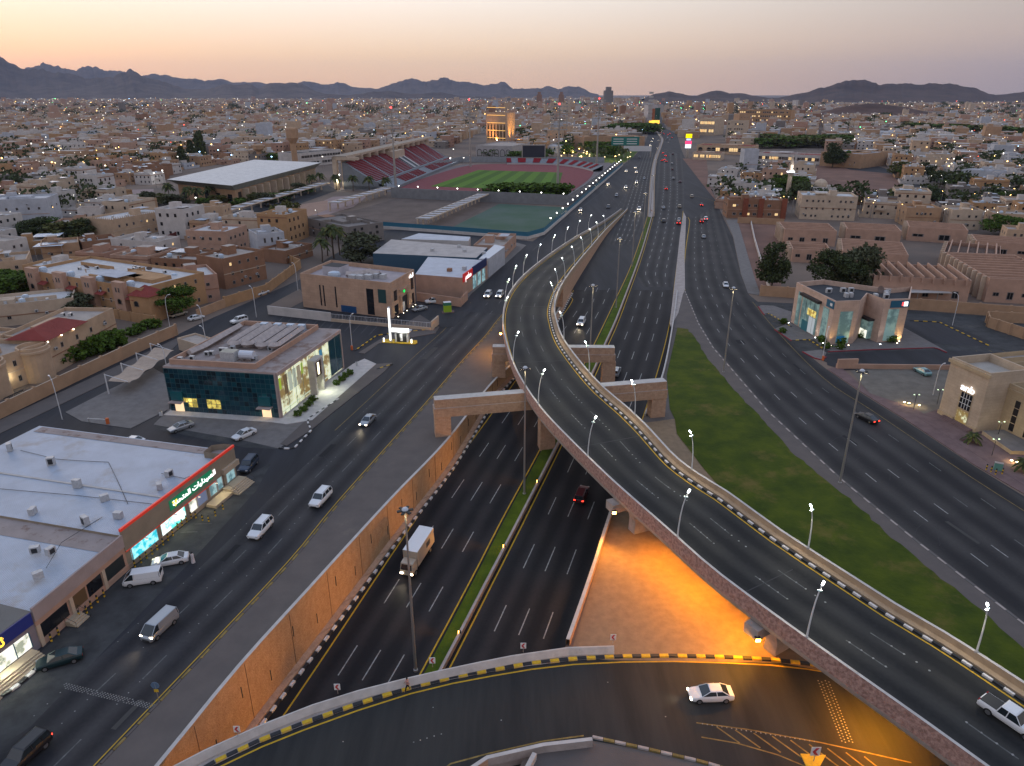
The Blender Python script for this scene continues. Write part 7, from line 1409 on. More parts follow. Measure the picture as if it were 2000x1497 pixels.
# sports hall
HA = B('sports_hall', 'wide sports hall with a flat white roof and deep grey fascia', 'sports hall', [G(352,388).xy[:], G(462,402).xy[:], G(618,352).xy[:], G(500,345).xy[:]], 8.5, WALLC['tan'], roofw, 0)
fas = mt('grey_green_fascia', (.25,.26,.235)); rp_ = [p + (p - sum(HA.p, Vector())/4).normalized()*7 for p in HA.p]; q = MB(); q.faces([(p.x,p.y,z) for z, P_ in ((8.5, HA.p), (12, rp_)) for p in P_], [(k,(k+1)%4,4+(k+1)%4,4+k) for k in range(4)], fas); q.build('fascia', HA.t); q = MB(); c0 = sum(rp_, Vector())/4; q.faces([(p.x,p.y,12) for p in rp_] + [(c0.x,c0.y,12.8)], [(0,1,4),(1,2,4),(2,3,4),(3,0,4)], mt('hall_roof', (.62,.59,.55))); q.build('roof_cap', HA.t)
for k in range(12): HA.panel('window_bay', 1, 4+k*10, 8+k*10, .5, 7, mat('yellow_green_window', (.10,.10,.02), .3, emit=(.5,.5,.1), estr=.12) if k % 2 else glass_d, 0, .1); HA.panel('column', 1, 9.2+k*10, 10.2+k*10, 0, 8.5, WALLC['pale'], 0, 4)
for k in range(5): HA.panel('window_bay', 0, 4+k*11, 8+k*11, .5, 6, glass_d, 0, .1)
hs('long white office block with ribbon windows left of the grandstand', (588,328), (668,318), 0, 25, 'white', 2, 14, roofd, 0, 0, h=12, wh=(3.5,2.2), stair=False, name='office_building', cat='office building')
def minaret(label, x, y, ytop, m, kind='tank', name='water_tower'):
    h = HT(x, y, ytop); t = thing(name, label, name.replace('_', ' '), G(x, y)); q = MB()
    if kind == 'tank': q.lathe([(2.6,0),(2.4,h*.62),(5.2,h*.76),(5.2,h*.97),(4.6,h),(0,h)], m, 8); q.build('shaft', t)
    else:
        q.lathe([(1.5,0),(1.3,h*.60),(1.2,h*.62)], m, 8); q.build('shaft', t); q = MB(); q.lathe([(1.2,h*.60),(2.2,h*.64),(2.2,h*.68),(1.3,h*.69)], conc_w, 10); q.build('balcony', t); q = MB(); q.lathe([(1.1,h*.69),(1.1,h*.78),(1.2,h*.80),(.55,h*.94),(0,h)], m, 8); q.build('spire', t)
        q = MB(); q.lathe([(2.25,h*.645),(2.25,h*.665)], mat('minaret_glow', (1,1,1), emit=(.95,.97,1), estr=6), 10); q.build('balcony_lights', t); light('balcony_light', 'POINT', (0,-3,h*.72), 900, (.9,.95,1), t, .3)
minaret('beige water tower with a faceted tank by the sports hall', 578, 330, 250, WALLC['tan']); minaret('small beige water tower left of the larger one', 508, 318, 283, WALLC['tan']); minaret('slender minaret with a white lit balcony on the right side', 1536, 396, 303, WALLC['pale'], 'min', 'minaret')
# gold tower and podium
gst = mt('warm_marble', (.50,.33,.22)); PD = B('podium_building', 'white podium with tall pointed arches below the lit tower', 'office building', rect((930,306),(1000,308),70), HT(930,306,284), mt('podium_stone', (.38,.35,.34)), roofm, 1)
arch_me = winmesh('arched_bay', dark, mt('arch_infill', (.34,.32,.31)), 'arch')
for k in range(6): PD.put(arch_me, 'arched_bay', 0, PD.side(0)[2]*(.03+.16*k), .5, PD.side(0)[2]*.13, PD.h-4)
A_, B_ = G(950,290), G(1004,290); zb = HT(950,290,276); ht = HT(950,290,222); GT = B('tower_block', 'tall office tower lit gold with slender arched window strips', 'tower', [G(950,290).xy[:], G(990,293).xy[:], G(1006,287).xy[:], (G(950,290)+G(1006,287)-G(990,293)).xy[:]], HT(990,293,222), gst, roofm, 1.5)
GT_L = L = GT.side(0)[2]; wn = winmesh('window_strip', mt('gold_frame', (.45,.26,.12)), mat('tower_glass', (.02,.018,.02), .2, emit=(1,.6,.2), estr=.03), 'arch')
for k in range(6): GT.put(wn, 'window_strip', 0, L*(.06+.155*k), 9, L*.10, GT.h-19)
for k in range(5): GT.panel('lit_floor_band', 0, L*.06, L*.93, 12+k*8.2, 12.6+k*8.2, mat('gold_band', (1,.6,.2), emit=(1,.55,.15), estr=.8), .15, .1)
for k in range(4): light('facade_flood', 'SPOT', (L*(.1+.27*k), -14, 9), 24000, (1,.50,.17), GT.t, .5, aim((0,0,0), (0,.5,1)), 95, .9)
a1_, d1_, L1_, g1_ = GT.side(1); n1_ = Vector((d1_.y,-d1_.x,0))
for k in range(2): p = a1_ + d1_*L1_*(.3+.4*k) + n1_*12; light('facade_flood', 'SPOT', (p.x,p.y,9), 26000, (1,.55,.06), GT.t, .5, aim((0,0,0), (-n1_.x*.5,-n1_.y*.5,1)), 95, .9)
# red and white tower at the end of the highway
RT = B('tower_block', 'white and orange banded tower with green glass at the highway end', 'tower', rect((1264,242),(1282,242),50), HT(1264,242,206), mt('tower_white', (.48,.44,.43)), roofm, 1)
L = RT.side(0)[2]
for k in range(8): RT.panel('white_band', 0, 0, L*.45, 6+k*7.6, 10+k*7.6, conc_w, .1, 2)
RT.panel('orange_face', 0, L*.45, L*.75, 4, RT.h*.82, mt('orange_clad', (.36,.12,.05)), .1, 1); RT.panel('green_glass', 0, L*.75, L*1.3, 4, RT.h*.86, mat('tower_green', (.01,.07,.05), .2), .1, 1); RT.panel('lit_base', 0, L*.2, L*1.3, 0, 7, mat('amber_glow', (1,.6,.1), emit=(1,.5,.05), estr=1.8), .1, 1.2)
# ---------------------------------------------------------------- right hand quarter
def school(label, a, b, depth, h, n_, fins='across', nwin=4, wk='hole'):
    b_ = B('school_block', label, 'school', rect(a, b, depth), h, WALLC['rose'], mt('shaded_school_roof', (.19,.135,.105)), 1.4); L = b_.side(0)[2]  # roof colour darkened to paint in the shade between the beams
    for k in range(n_):
        if fins == 'across': b_.roofbox('roof_beam', L/2, depth*(k+.5)/n_, L-.5, .35, h-1.4, 1.45, WALLC['rose'])
        else: b_.roofbox('roof_beam', L*(k+.5)/n_, depth/2-.6, .4, depth+1.2, h-1.4, 2.2, WALLC['rose'])
    for k in range(nwin): b_.put(WIN[wk], 'window', 0, L*(.08+.9*k/nwin), 1.0 if k % 2 else 2.0, L/nwin*.4, 2.4 if k % 2 else 1.2)
    if b_.side(3)[2] > 14:
        for k in range(int(depth/4)): b_.panel('side_fin', 3, 1+k*4, 1.6+k*4, 0, h, WALLC['pale'], 0, 1.2)
    return b_
school('flat roofed school block with ribbed roof nearest the road', (1529,478), (1630,482), 20, 6.5, 5); school('school block with ribbed roof behind the large dark tree', (1650,474), (1756,480), 18, 6, 5, nwin=2); school('school block with a stepped ribbed roof in the middle', (1770,470), (1885,478), 18, 6, 5, nwin=2)
school('long school block with rows of roof ribs and side fins', (1640,522), (1768,532), 26, 6.2, 8, nwin=3); school('low school entrance block with wide openings behind the leafy tree', (1545,512), (1620,516), 16, 5, 2, nwin=3)
school('school block with upright roof fins and six dark openings', (1700,580), (1888,592), 20, 7, 9, 'along', 6); school('large school block with roof ribs and fins at the right edge', (1922,590), (2080,598), 40, 7.5, 10, nwin=5); school('school block with open courts between the two finned blocks', (1835,528), (1945,540), 26, 6.4, 6, 'along', 3); school('school block with ribbed roof at the far right of the compound', (1900,500), (2060,512), 16, 6, 4, nwin=4)
wall_run('compound_wall', 'long tan compound wall behind the pink clad bank', [(1485,578),(1548,582),(1640,600),(1800,606),(2000,622),(2300,650)], 3.4, WALLC['tan'], pil=8); wall_run('compound_wall', 'pale wall along the empty plot beside the wide pavement', [(1466,432),(1474,470),(1500,560),(1512,580)], 1.4, WALLC['white']); wall_run('compound_wall', 'tan wall between the red pillared flats and the school', [(1440,436),(1530,440)], 3, WALLC['tan']); wall_run('compound_wall', 'stone garden wall at the right edge behind the far parking', [(2080,690),(1928,640),(1925,628),(2000,632)], 3, WALLC['tan'], pil=4)
wall_run('parking_wall', 'low wall between the bank parking and the office parking', [(1632,719),(1668,720),(1846,722),(1990,722)], 1.2, WALLC['rose'], .35); wall_run('parking_wall', 'pink wall end block beside the service road', [(1633,720),(1672,719)], 2.4, WALLC['rose'], .5)
t = thing('carport', 'pale flat carport roof in front of the finned school block', 'carport', G(1700, 590), -.05); q = MB(); q.box(0,24,0,6,3.0,3.2,conc_w); q.build('roof', t); q = MB(); [q.box(2+k*6,2.2+k*6,.3,.5,0,3,metal) for k in range(4)]; q.build('posts', t)
R1 = hs('brown flats with red brick pillars and yellow balconies by the road', (1419,426), (1527,428), 0, 14, 'brown', 2, 7, None, 1, 3, h=9.4, lit=.3, wh=(1.8,1.4), name='apartment_building', cat='apartments')
for f in (.27,.55,.96): R1.panel('brick_pillar', 0, R1.side(0)[2]*f, R1.side(0)[2]*f+2.6, 0, 10.2, mt('red_brick', (.22,.07,.04)), .05, .6)
hs('white house with small paired windows behind the brown flats', (1419,386), (1488,388), 0, 14, 'white', 2, 6, None, 1, 2, h=9)
hs('big cream house with a white penthouse storey', (1560,428), (1668,432), 0, 18, 'pale', 3, 9, roofw, 2, 4, h=12); hs('house with a pale dome on its roof', (1590,398), (1650,400), 0, 14, 'white', 2, 5, None, 1, 1, h=8); DM = thing('roof_dome', 'pale dome of the small mosque beside the cream house', 'dome', G(1606, 392) + Vector((0,6,0))); q = MB(); q.lathe([(4.2,0),(4.2,7.5),(4.1,8.5),(3.5,10.2),(2.2,11.5),(0,12.2)], WALLC['pale'], 16); q.build('dome', DM)
hs('brown and cream house with a white roof store', (1765,442), (1832,444), 0, 15, 'tan', 2, 6, None, 0, 2, h=9); hs('beige house with green window panels', (1852,448), (1912,450), 0, 15, 'pale', 2, 4, None, 1, 2, h=9.2); hs('cream house at the right with small windows', (1932,450), (2010,454), 0, 15, 'cream', 2, 5, None, 1, 2, h=8); hs('grey flat roofed house with a small dome', (1868,410), (1962,413), 0, 14, 'grey', 2, 3, roofw, 0, 1, h=7); hs('low brown house between the palm trees and the grey house', (1782,398), (1845,400), 0, 12, 'brown', 1, 3, None, 1, 1, h=5.5); hs('small cream corner house at the right edge', (1960,480), (2020,484), 0, 12, 'cream', 2, 3, None, 0, 1, h=7)
hs('grey and white modern villas above the hedge', (1868,368), (1940,374), 0, 20, 'cool', 2, 6, None, 3, 2, h=12); hs('white modern villa with a brown door panel', (1942,378), (2030,384), 0, 20, 'white', 2, 5, None, 2, 2, h=11); hs('white villa with ochre stripes by the bend', (1745,322), (1808,325), 0, 22, 'white', 2, 8, None, 0, 2, h=12); hs('pale grey plain tower slab with a billboard back', (1448,352), (1476,352), 0, 10, 'cool', 1, 1, None, 0, 0, h=22, stair=False, name='office_building', cat='building'); hs('grey low building beside the plain tower slab', (1400,348), (1447,350), 0, 22, 'white', 1, 3, roofm, 0, 2, h=6); hs('brown sheds with a long blue sheet roof near the dome', (1668,400), (1720,402), 0, 12, 'brown', 1, 3, None, 1, 1, h=5)
mall = hs('long shopping arcade with red tiled roofs and lit windows', (1478,316), (1600,322), 0, 26, 'white', 1, 18, redtile, 0, 0, h=8, lit=.35, wh=(4,3), stair=False, name='shopping_arcade', cat='shopping arcade'); hs('big hall with a pale blue roof at the end of the arcade', (1600,324), (1680,330), 0, 50, 'tan', 1, 4, shw, 0, 0, h=12, stair=False, name='warehouse', cat='warehouse')
RS = hs('roadside restaurant with a red roof and bright windows', (1352,312), (1408,314), 0, 18, 'pale', 1, 8, redtile, 0, 0, h=7, lit=1, wh=(5,3), stair=False, name='restaurant', cat='restaurant'); hs('arcaded building with a red roof behind the restaurant', (1360,300), (1470,304), 0, 30, 'cream', 1, 12, redtile, 0, 0, h=9, lit=.3, wh=(5,4), kind='arch', stair=False, name='shopping_arcade', cat='shopping arcade')
PY = thing('sign_pylon', 'tall lit sign pylon with yellow top and pink panel beside the restaurant', 'sign', G(1342, 308)); hp = HT(1342,308,262); q = MB(); q.box(-1,1,-.5,.5,0,hp*.5,metal); q.build('post', PY)
for z0, z1, w_, c, e in ((.40,.56,4,(1,1,1),(.8,.9,1)),(.57,.70,4.4,(1,.1,.25),(1,.05,.18)),(.73,.80,3,(.6,.7,1),(.5,.6,1)),(.83,1.0,4.2,(1,.85,0),(1,.8,0))): q = MB(); q.box(-w_*.7,w_*.7,-.8,.8,hp*z0,hp*z1,mat('sign_%d' % int(z0*100), c, emit=e, estr=1.1)); q.build('lit_panel', PY)
hs('green lit shop building beyond the dirt lot', (1364,264), (1394,265), 0, 40, 'pale', 2, 6, None, 0, 0, h=24, lit=1, wh=(5,5), stair=False, name='shop_building', cat='shop'); hs('wide tan hotel with rows of windows', (1440,246), (1542,248), 0, 50, 'ochre', 4, 24, None, 0, 0, h=30, lit=.3, wh=(3,3), stair=False, name='hotel', cat='hotel'); hs('pale stepped apartment block left of the tan hotel', (1416,276), (1450,277), 0, 30, 'pale', 4, 7, None, 0, 0, h=26, wh=(2,2), stair=False, name='apartment_building', cat='apartments'); hs('brown block with a green glass strip', (1440,262), (1462,262), 0, 30, 'tan', 4, 3, None, 0, 0, h=30, stair=False, name='office_building', cat='office building'); hs('tan brick clock compound wall building by the park', (1140,294), (1258,292), 0, 40, 'tan', 1, 6, None, 0, 0, h=14, stair=False, name='office_building', cat='office building')
t = thing('road_sign', 'large green direction sign beside the park', 'road sign', G(1220, 300)); q = MB(); q.box(-.6,.6,-.3,.3,0,12,metal); q.build('post', t); q = MB(); q.box(-15,15,-.4,.0,8,17,mat('sign_teal', (.01,.16,.14), .5)); q.build('panel', t)
q = MB(); [q.box(-13+k*14.5,-2+k*14.5,-.45,-.41,9.5+j*2.4,10.3+j*2.4,chw) for k in range(2) for j in range(3)]; q.build('lettering_lines', t)
t = thing('gantry', 'white sign gantry seen from behind over the left carriageway', 'gantry', G(1244, 308)); q = MB(); q.box(-14,14,-.5,.5,6,11,metal_w); q.build('panel', t); q = MB(); q.box(-14,-13,-.4,.4,0,6,metal); q.box(13,14,-.4,.4,0,6,metal); q.build('legs', t)
for x, lab in ((1053, 'brown twin minaret tower on the horizon, left one'), (1096, 'brown twin minaret tower on the horizon, right one'), (1187, 'grey clock tower on the horizon')):
    p = G(x, 206); h_ = HT(x, 206, 180 if x < 1150 else 170); t = thing('distant_tower', lab, 'tower', p); q = MB(); w_ = 14 if x < 1150 else 24; q.box(-w_,w_,-w_,w_,0,h_*.8,WALLC['brown'] if x < 1150 else WALLC['grey']); q.box(-w_*.6,w_*.6,-w_*.6,w_*.6,h_*.8,h_,WALLC['brown'] if x < 1150 else WALLC['grey']); q.build('shaft', t)
# ================================================================ TREES AND PLANTS
leafm = [mat('foliage_%s' % n_, c_, .9, var=.45, scale=1.2) for n_, c_ in (('dark', (.048,.062,.022)), ('green', (.062,.105,.012)), ('olive', (.095,.096,.028)), ('grey', (.074,.080,.042)))]
bark = mat('bark', (.10,.07,.05), .95)
rt_ = random.Random(11)
def crown_mesh(nm, n, leaf, m, shape='round', seed=0):
    r = random.Random(seed); q = MB(); cl = []
    for k in range(24):
        a = r.uniform(0, 6.28); z = r.uniform(.10, .90); rr0 = r.uniform(.15, .55) * (1.15 - abs(z-.45))
        if shape == 'tall': rr0 *= .6
        if shape == 'cone': rr0 = .25*(1-z)
        cl.append((math.cos(a)*rr0, math.sin(a)*rr0, z, r.uniform(.13, .27) if shape != 'cone' else .12 + .25*(1-z)))
    for i in range(n):
        cx, cy_, cz, cr = cl[r.randrange(24)]; u = Vector((r.gauss(0,1), r.gauss(0,1), r.gauss(0,1))).normalized() * cr * r.uniform(.55, 1.12)
        p = Vector((cx + u.x, cy_ + u.y, max(.02, cz + u.z*.75))); s = leaf * r.uniform(.6, 1.4); a = Vector((r.gauss(0,1), r.gauss(0,1), r.gauss(0,1))).normalized(); b = a.orthogonal().normalized() * s; c = a.cross(b).normalized() * s * .7
        q.face([p - b, p + c, p + b, p - c], m)
    return q.mesh(nm)
def trunk_mesh(nm, h, r0, limbs=4, seed=0):
    r = random.Random(seed); q = MB(); q.tube([(0,0,0),(.02,.01,h*.5),(.0,.03,h)], r0, bark, 7, r0*.5)
    for k in range(limbs): a = k*6.28/limbs + r.uniform(-.4,.4); q.tube([(0,0,h*.55),(math.cos(a)*.18,math.sin(a)*.18,h*.9),(math.cos(a)*.38,math.sin(a)*.38,h*1.4)], r0*.5, bark, 5, r0*.15)
    return q.mesh(nm)
CR = {}
for i in range(4):
    CR['broad%d' % i] = crown_mesh('crown', 5200 if i < 2 else 2600, .034 if i < 2 else .05, leafm[i], 'round', i)
CR['tall0'] = crown_mesh('crown', 5600, .030, leafm[0], 'tall', 9); CR['cone0'] = crown_mesh('crown', 900, .07, leafm[0], 'cone', 5); CR['far0'] = crown_mesh('crown', 420, .10, leafm[1], 'round', 21); CR['far1'] = crown_mesh('crown', 420, .10, leafm[2], 'round', 22); CR['bush'] = crown_mesh('crown', 500, .11, leafm[1], 'round', 23)
TR = [trunk_mesh('trunk', .35, .035, 4, k) for k in range(3)]
def tree(label, x, y, w_, h_, kind='broad0', name='tree', cat='tree', group=None, trunk=True, world=None, z0=.02):
    p = Vector((*world, z0)) if world else G(x, y, z0); t = thing(name, label, cat, p, rt_.uniform(0,6.2), group)
    inst(CR[kind], 'crown', t, (0,0,h_*(.18 if trunk else .0)), 0, (w_, w_, h_*(.84 if trunk else 1)))
    if trunk: inst(TR[rt_.randrange(3)], 'trunk', t, scale=(w_*.9, w_*.9, h_*.8))
    return t
def palm_meshes():
    q = MB(); q.tube([(0,0,0),(.03,0,.5),(0,.02,1)], .035, bark, 8, .024); tr = q.mesh('trunk'); q = MB(); r = random.Random(4)
    for k in range(34):
        a = r.uniform(0,6.28); el = r.uniform(-.2,1.2); L = r.uniform(.8,1.1); pts = []
        for j in range(6): s = j/5; pts.append(Vector((math.cos(a)*math.cos(el)*L*s, math.sin(a)*math.cos(el)*L*s, math.sin(el)*L*s - .75*L*s*s)))
        sd_ = Vector((-math.sin(a), math.cos(a), 0))
        for j in range(5):
            w0 = .14*math.sin(math.pi*(j+.3)/5.6); w1 = .14*math.sin(math.pi*(j+1.3)/5.6)
            for s in (1,-1): q.face([pts[j], pts[j+1], pts[j+1]+sd_*s*w1+Vector((0,0,-w1*.6)), pts[j]+sd_*s*w0+Vector((0,0,-w0*.6))], leafm[0] if k % 3 else leafm[2])
    return tr, q.mesh('fronds')
PT, PF = palm_meshes()
def palm(label, x, y, h_, r_, group=None, world=None):
    t = thing('palm_tree', label, 'palm tree', Vector((*world, 0)) if world else G(x, y), rt_.uniform(0,6), group); inst(PT, 'trunk', t, scale=(h_*.9,h_*.9,h_)); inst(PF, 'fronds', t, (0,0,h_), 0, (r_,r_,r_)); return t
tree('round bright green tree at the mouth of the side street', 346, 616, 10.5, 8.5, 'broad1'); tree('tall leafy dark tree beside the wide pavement', 1505, 566, 11.5, 15, 'tall0'); tree('wide dark tree behind the pink clad bank, left half', 1628, 572, 13, 12.5, 'broad0'); tree('wide dark tree behind the pink clad bank, right half', 1668, 570, 12, 14, 'broad3')
tree('grey green shrubby tree among the townhouses', 158, 618, 8, 6, 'broad3'); tree('olive tree beside the unfinished block building', 566, 452, 15, 13, 'broad2'); tree('dark bushy tree right of the palm cluster', 705, 512, 14, 10, 'broad3'); 
for i, (x, y, h) in enumerate(((640,500,10),(652,505,12),(664,498,10),(630,512,8))): palm('date palm in the dark palm cluster by the brown houses, %s from the camera side' % ORD[i], x, y, h, 4.5)
for i, (x, y, w_, h) in enumerate(((75,468,14,9),(95,462,13,8),(140,474,15,9),(160,470,12,9),(8,590,16,9),(20,586,12,7))): tree('%s green tree in the yards on the left, counted from the left houses inward' % ORD[i], x, y, w_, h, 'broad%d' % (i % 3), group=None)
for i, (x, y) in enumerate(((120,712),(135,708),(150,702),(165,697),(180,692),(196,688),(212,682),(226,676))): tree('dark garden bush behind the tan garden wall, %s from the left' % ORD[i], x, y, 5.5, 4.2, 'bush', 'garden_bush', 'bush', 'bushes behind the garden wall', False)
for i, (x, y) in enumerate(((262,655),(275,648),(290,642),(305,640))): tree('low bush in the paved villa garden, %s from the left' % ORD[i], x, y, 3.2, 2.4, 'bush', 'garden_bush', 'bush', 'bushes behind the garden wall', False)
for i, (x, y) in enumerate(((582,812),(594,803),(603,793),(612,783),(658,752),(668,744),(676,737),(684,732))): tree('small round shrub on the pavement of the blue glass bank, %s from the left' % ORD[i], x, y, 1.5, 1.1, 'bush', 'shrub', 'shrub', 'round shrubs in front of the bank', False, z0=.16); 
for i, (x, y) in enumerate(((586,803),(597,794),(607,784),(663,742),(672,735),(680,728))): 
    t = thing('agave_plant', 'upright spiky plant beside the round bank shrubs, %s from the left' % ORD[i], 'plant', G(x, y, .16)); q = MB()
    for k in range(7): a = k*.9; q.faces([(math.cos(a)*.06,math.sin(a)*.06,0),(-math.sin(a)*.08+math.cos(a)*.2,math.cos(a)*.08+math.sin(a)*.2,.7),(math.cos(a)*.45,math.sin(a)*.45,1.3),(math.sin(a)*.08+math.cos(a)*.2,-math.cos(a)*.08+math.sin(a)*.2,.7)], [(0,1,2,3)], leafm[1])
    q.build('leaves', t)
for i, (x, y, s_) in enumerate(((1529,632,2),(1528,650,1.8),(1604,668,2.4),(1640,672,2.6),(1615,680,2),(1640,682,1.8),(1738,668,2.6),(1680,660,1.6))): tree('green planting at the foot of the pink clad bank, %s from the left' % ORD[i], x, y, s_, s_*.7, 'bush', 'shrub', 'shrub', None, False, z0=.1)
palm('short palm in front of the sandy office steps', 1898, 866, 1.6, 2.0); palm('short palm cut by the right edge of the photo', 1996, 920, 1.8, 2.2)
for i, (x, y) in enumerate(((1745,402),(1757,398),(1738,408),(1750,392),(1736,398),(1762,404))): palm('date palm in the palm grove on the right, %s counted from the front' % ORD[i], x, y+6, 8 + i % 3, 4.5)
for i, (x, y, w_, h, k) in enumerate(((1625,328,22,20,'tall0'),(1640,326,14,14,'broad1'),(1527,388,16,12,'broad1'),(1545,384,16,13,'broad1'),(1560,388,15,10,'broad0'),(1528,372,14,10,'broad1'),(1755,345,16,11,'broad2'),(1770,350,12,9,'broad1'),(1800,350,10,12,'tall0'),(1815,354,9,11,'tall0'),(1832,328,12,10,'broad0'),(1857,330,12,10,'broad0'),(1836,366,13,10,'broad0'),(1810,400,13,9,'broad0'),(1858,370,10,6,'bush'),(1870,374,10,6,'bush'),(1885,376,10,5,'bush'),(1960,462,16,9,'broad1'),(1946,402,14,8,'broad0'),(1965,404,16,8,'broad1'),(1985,406,16,8,'broad0'),(1925,396,12,7,'broad2'))):
    tree(('tree in the right hand quarter, %s in the row from the roadside' if i < 20 else 'tree in the hedge row at the right edge, %s from its left end') % ORD[i % 20], x, y, w_, h, k, trunk=(k != 'bush'))
for i in range(11): tree('dark bush on the near side of the football pitch, %s from the left' % ORD[i], 966 + i*13.5, 381 - (i % 3)*1.5, 13, 7, 'far0', 'bush', 'bush', 'bushes by the stadium wall', False)
hall = [(470,404),(500,398),(520,402),(546,392),(560,390),(585,380),(600,378),(310,398),(290,400),(275,396),(330,402),(345,405),(402,404),(425,402),(220,396),(238,400)]
for i, (x, y) in enumerate(hall): tree('dark tree beside the sports hall, %s counted from its corner' % ORD[i], x, y, 8 + i % 4, 5 + i % 3, ('far0', 'broad2', 'broad3')[i % 3], group='trees round the sports hall')
for i, (x, y) in enumerate(((434,392),(372,400),(388,402),(412,398),(332,392),(658,372),(690,374),(722,376),(755,378),(626,368),(610,372))): palm('palm on the sports ground, %s counted from the hall' % ORD[i], x, y, 9, 5, 'palms on the sports ground')
for i, (x, y, h) in enumerate(((377,318,20),(391,320,26),(397,316,28),(359,328,18))): tree('tall dark cypress left of the sports hall, %s of four' % ORD[i], x, y, 12, h, 'cone0')
for i in range(34): x = 1100 + rt_.uniform(0, 130); y = 312 - rt_.uniform(0, 22); (palm if i % 3 else tree)('tree in the lit park beside the highway', x, y, *((9, 5) if i % 3 else (14, 11, 'far0')), group='trees in the lit park')
for i in range(16): tree('tree in the dark row behind the tan building', 1198 + i*5.2, 262 - (i % 3)*2, 24, 15, 'far0', group='dark row of trees beyond the park')
for i in range(30): tree('grey green tree in the long grove behind the arcade', 1486 + i*6.1 + rt_.uniform(-3,3), 290 - rt_.uniform(0, 10), 24, 12, 'far1' if i % 2 else 'far0', group='grove behind the arcade')
for i in range(12): tree('big dark tree right of the distant hill', 1780 + i*19 + rt_.uniform(-6,6), 262 + i*1.2, 34, 18, 'far0' if i % 2 else 'far1', group='dark trees on the right')
for i, (x, y) in enumerate(((368,290),(212,305),(138,308),(548,318),(560,312),(535,316),(720,268),(735,264),(820,250),(845,248),(1100,250),(1112,248),(960,306),(1005,312),(1018,312),(1030,310),(1068,306),(1055,312))): tree('dark tree standing out of the distant rooftops', x, y, 13, 8, 'far0', group='dark trees among the distant rooftops')
# ================================================================ CITY
rc = random.Random(5)
def wp(pts): return [(p.x, p.y) for p in PX(pts)]
EXC = [wp(z_) for z_ in (
 [(-900,2400),(-900,1000),(0,812),(345,648),(440,603),(590,538),(640,498),(735,440),(850,440),(1050,455),(1215,318),(1250,300),(1262,215),(1245,205),(1300,205),(1300,240),(1330,262),(1345,290),(1400,345),(1412,425),(1470,575),(1560,600),(2300,640),(3200,900),(3200,2400)],
 [(110,372),(225,385),(225,415),(300,425),(560,445),(735,450),(1060,460),(1230,320),(1260,286),(1120,288),(1110,300),(1020,300),(1010,262),(925,262),(870,290),(760,292),(668,300),(590,310),(500,318),(352,330),(300,362)],
 [(1410,424),(1540,424),(1900,452),(2100,470),(2300,640),(1560,604),(1470,580)], [(1333,305),(1400,348),(1447,340),(1570,345),(1585,392),(1740,400),(1790,388),(1745,330),(1725,318),(1720,300),(1480,288),(1345,290)],
 [(1485,292),(1670,292),(1670,276),(1485,276)], [(1440,250),(1545,250),(1545,226),(1440,226)], [(1360,268),(1452,280),(1465,255),(1362,250)], [(1190,268),(1285,268),(1285,250),(1190,250)], [(1300,300),(1420,300),(1420,270),(1300,270)], [(1590,232),(1835,232),(1840,218),(1590,216)], [(700,292),(760,292),(760,284),(700,284)])]
def blocked(x, y, m=0):
    for e in EXC:
        if inpoly(x, y, e): return True
    if m and y < 560:
        for f in FOOT:
            if abs(f[0][0] - x) > 60 or abs(f[0][1] - y) > 60: continue
            if inpoly(x, y, f): return True
            for i in range(len(f)):
                a, b = Vector(f[i]), Vector(f[(i+1) % len(f)]); d = b - a; t_ = max(0, min(1, (Vector((x, y)) - a).dot(d) / max(.01, d.dot(d))))
                if (a + d*t_ - Vector((x, y))).length < m: return True
    return False
ua = math.atan2(*(lambda d: (d.y, d.x))(G(345,655) - G(0,818))); 
def axes(x):
    return ua if x < 80 + 0 else ua - .25
cols_ = list(WALLC.keys()); wts = [9,8,7,6,3,2,5,8,4,7]
cands = []
for side_ in (-1, 1):
    a = ua if side_ < 0 else math.radians(68)
    ux, uy = math.cos(a), math.sin(a)
    for i in range(-160, 160):
        for j in range(-160, 160):
            sx = i*18.5 + (i//2)*6; sy = j*17 + (j//6)*8
            x = sx*ux - sy*uy; y = sx*uy + sy*ux + 600; x += 300*side_ if 0 else 0
            if y < 120 or y > 1900 or (x < 0.19*y) != (side_ < 0) or abs(x) > y*.76 + 40: continue
            if blocked(x, y, 10.5): continue
            if abs(x - .19*y) < 22 and y > 1000: continue
            if noise.noise(Vector((x*.006, y*.006, 3))) > .46: continue
            cands.append((math.hypot(x, y), x, y, a))
cands.sort()
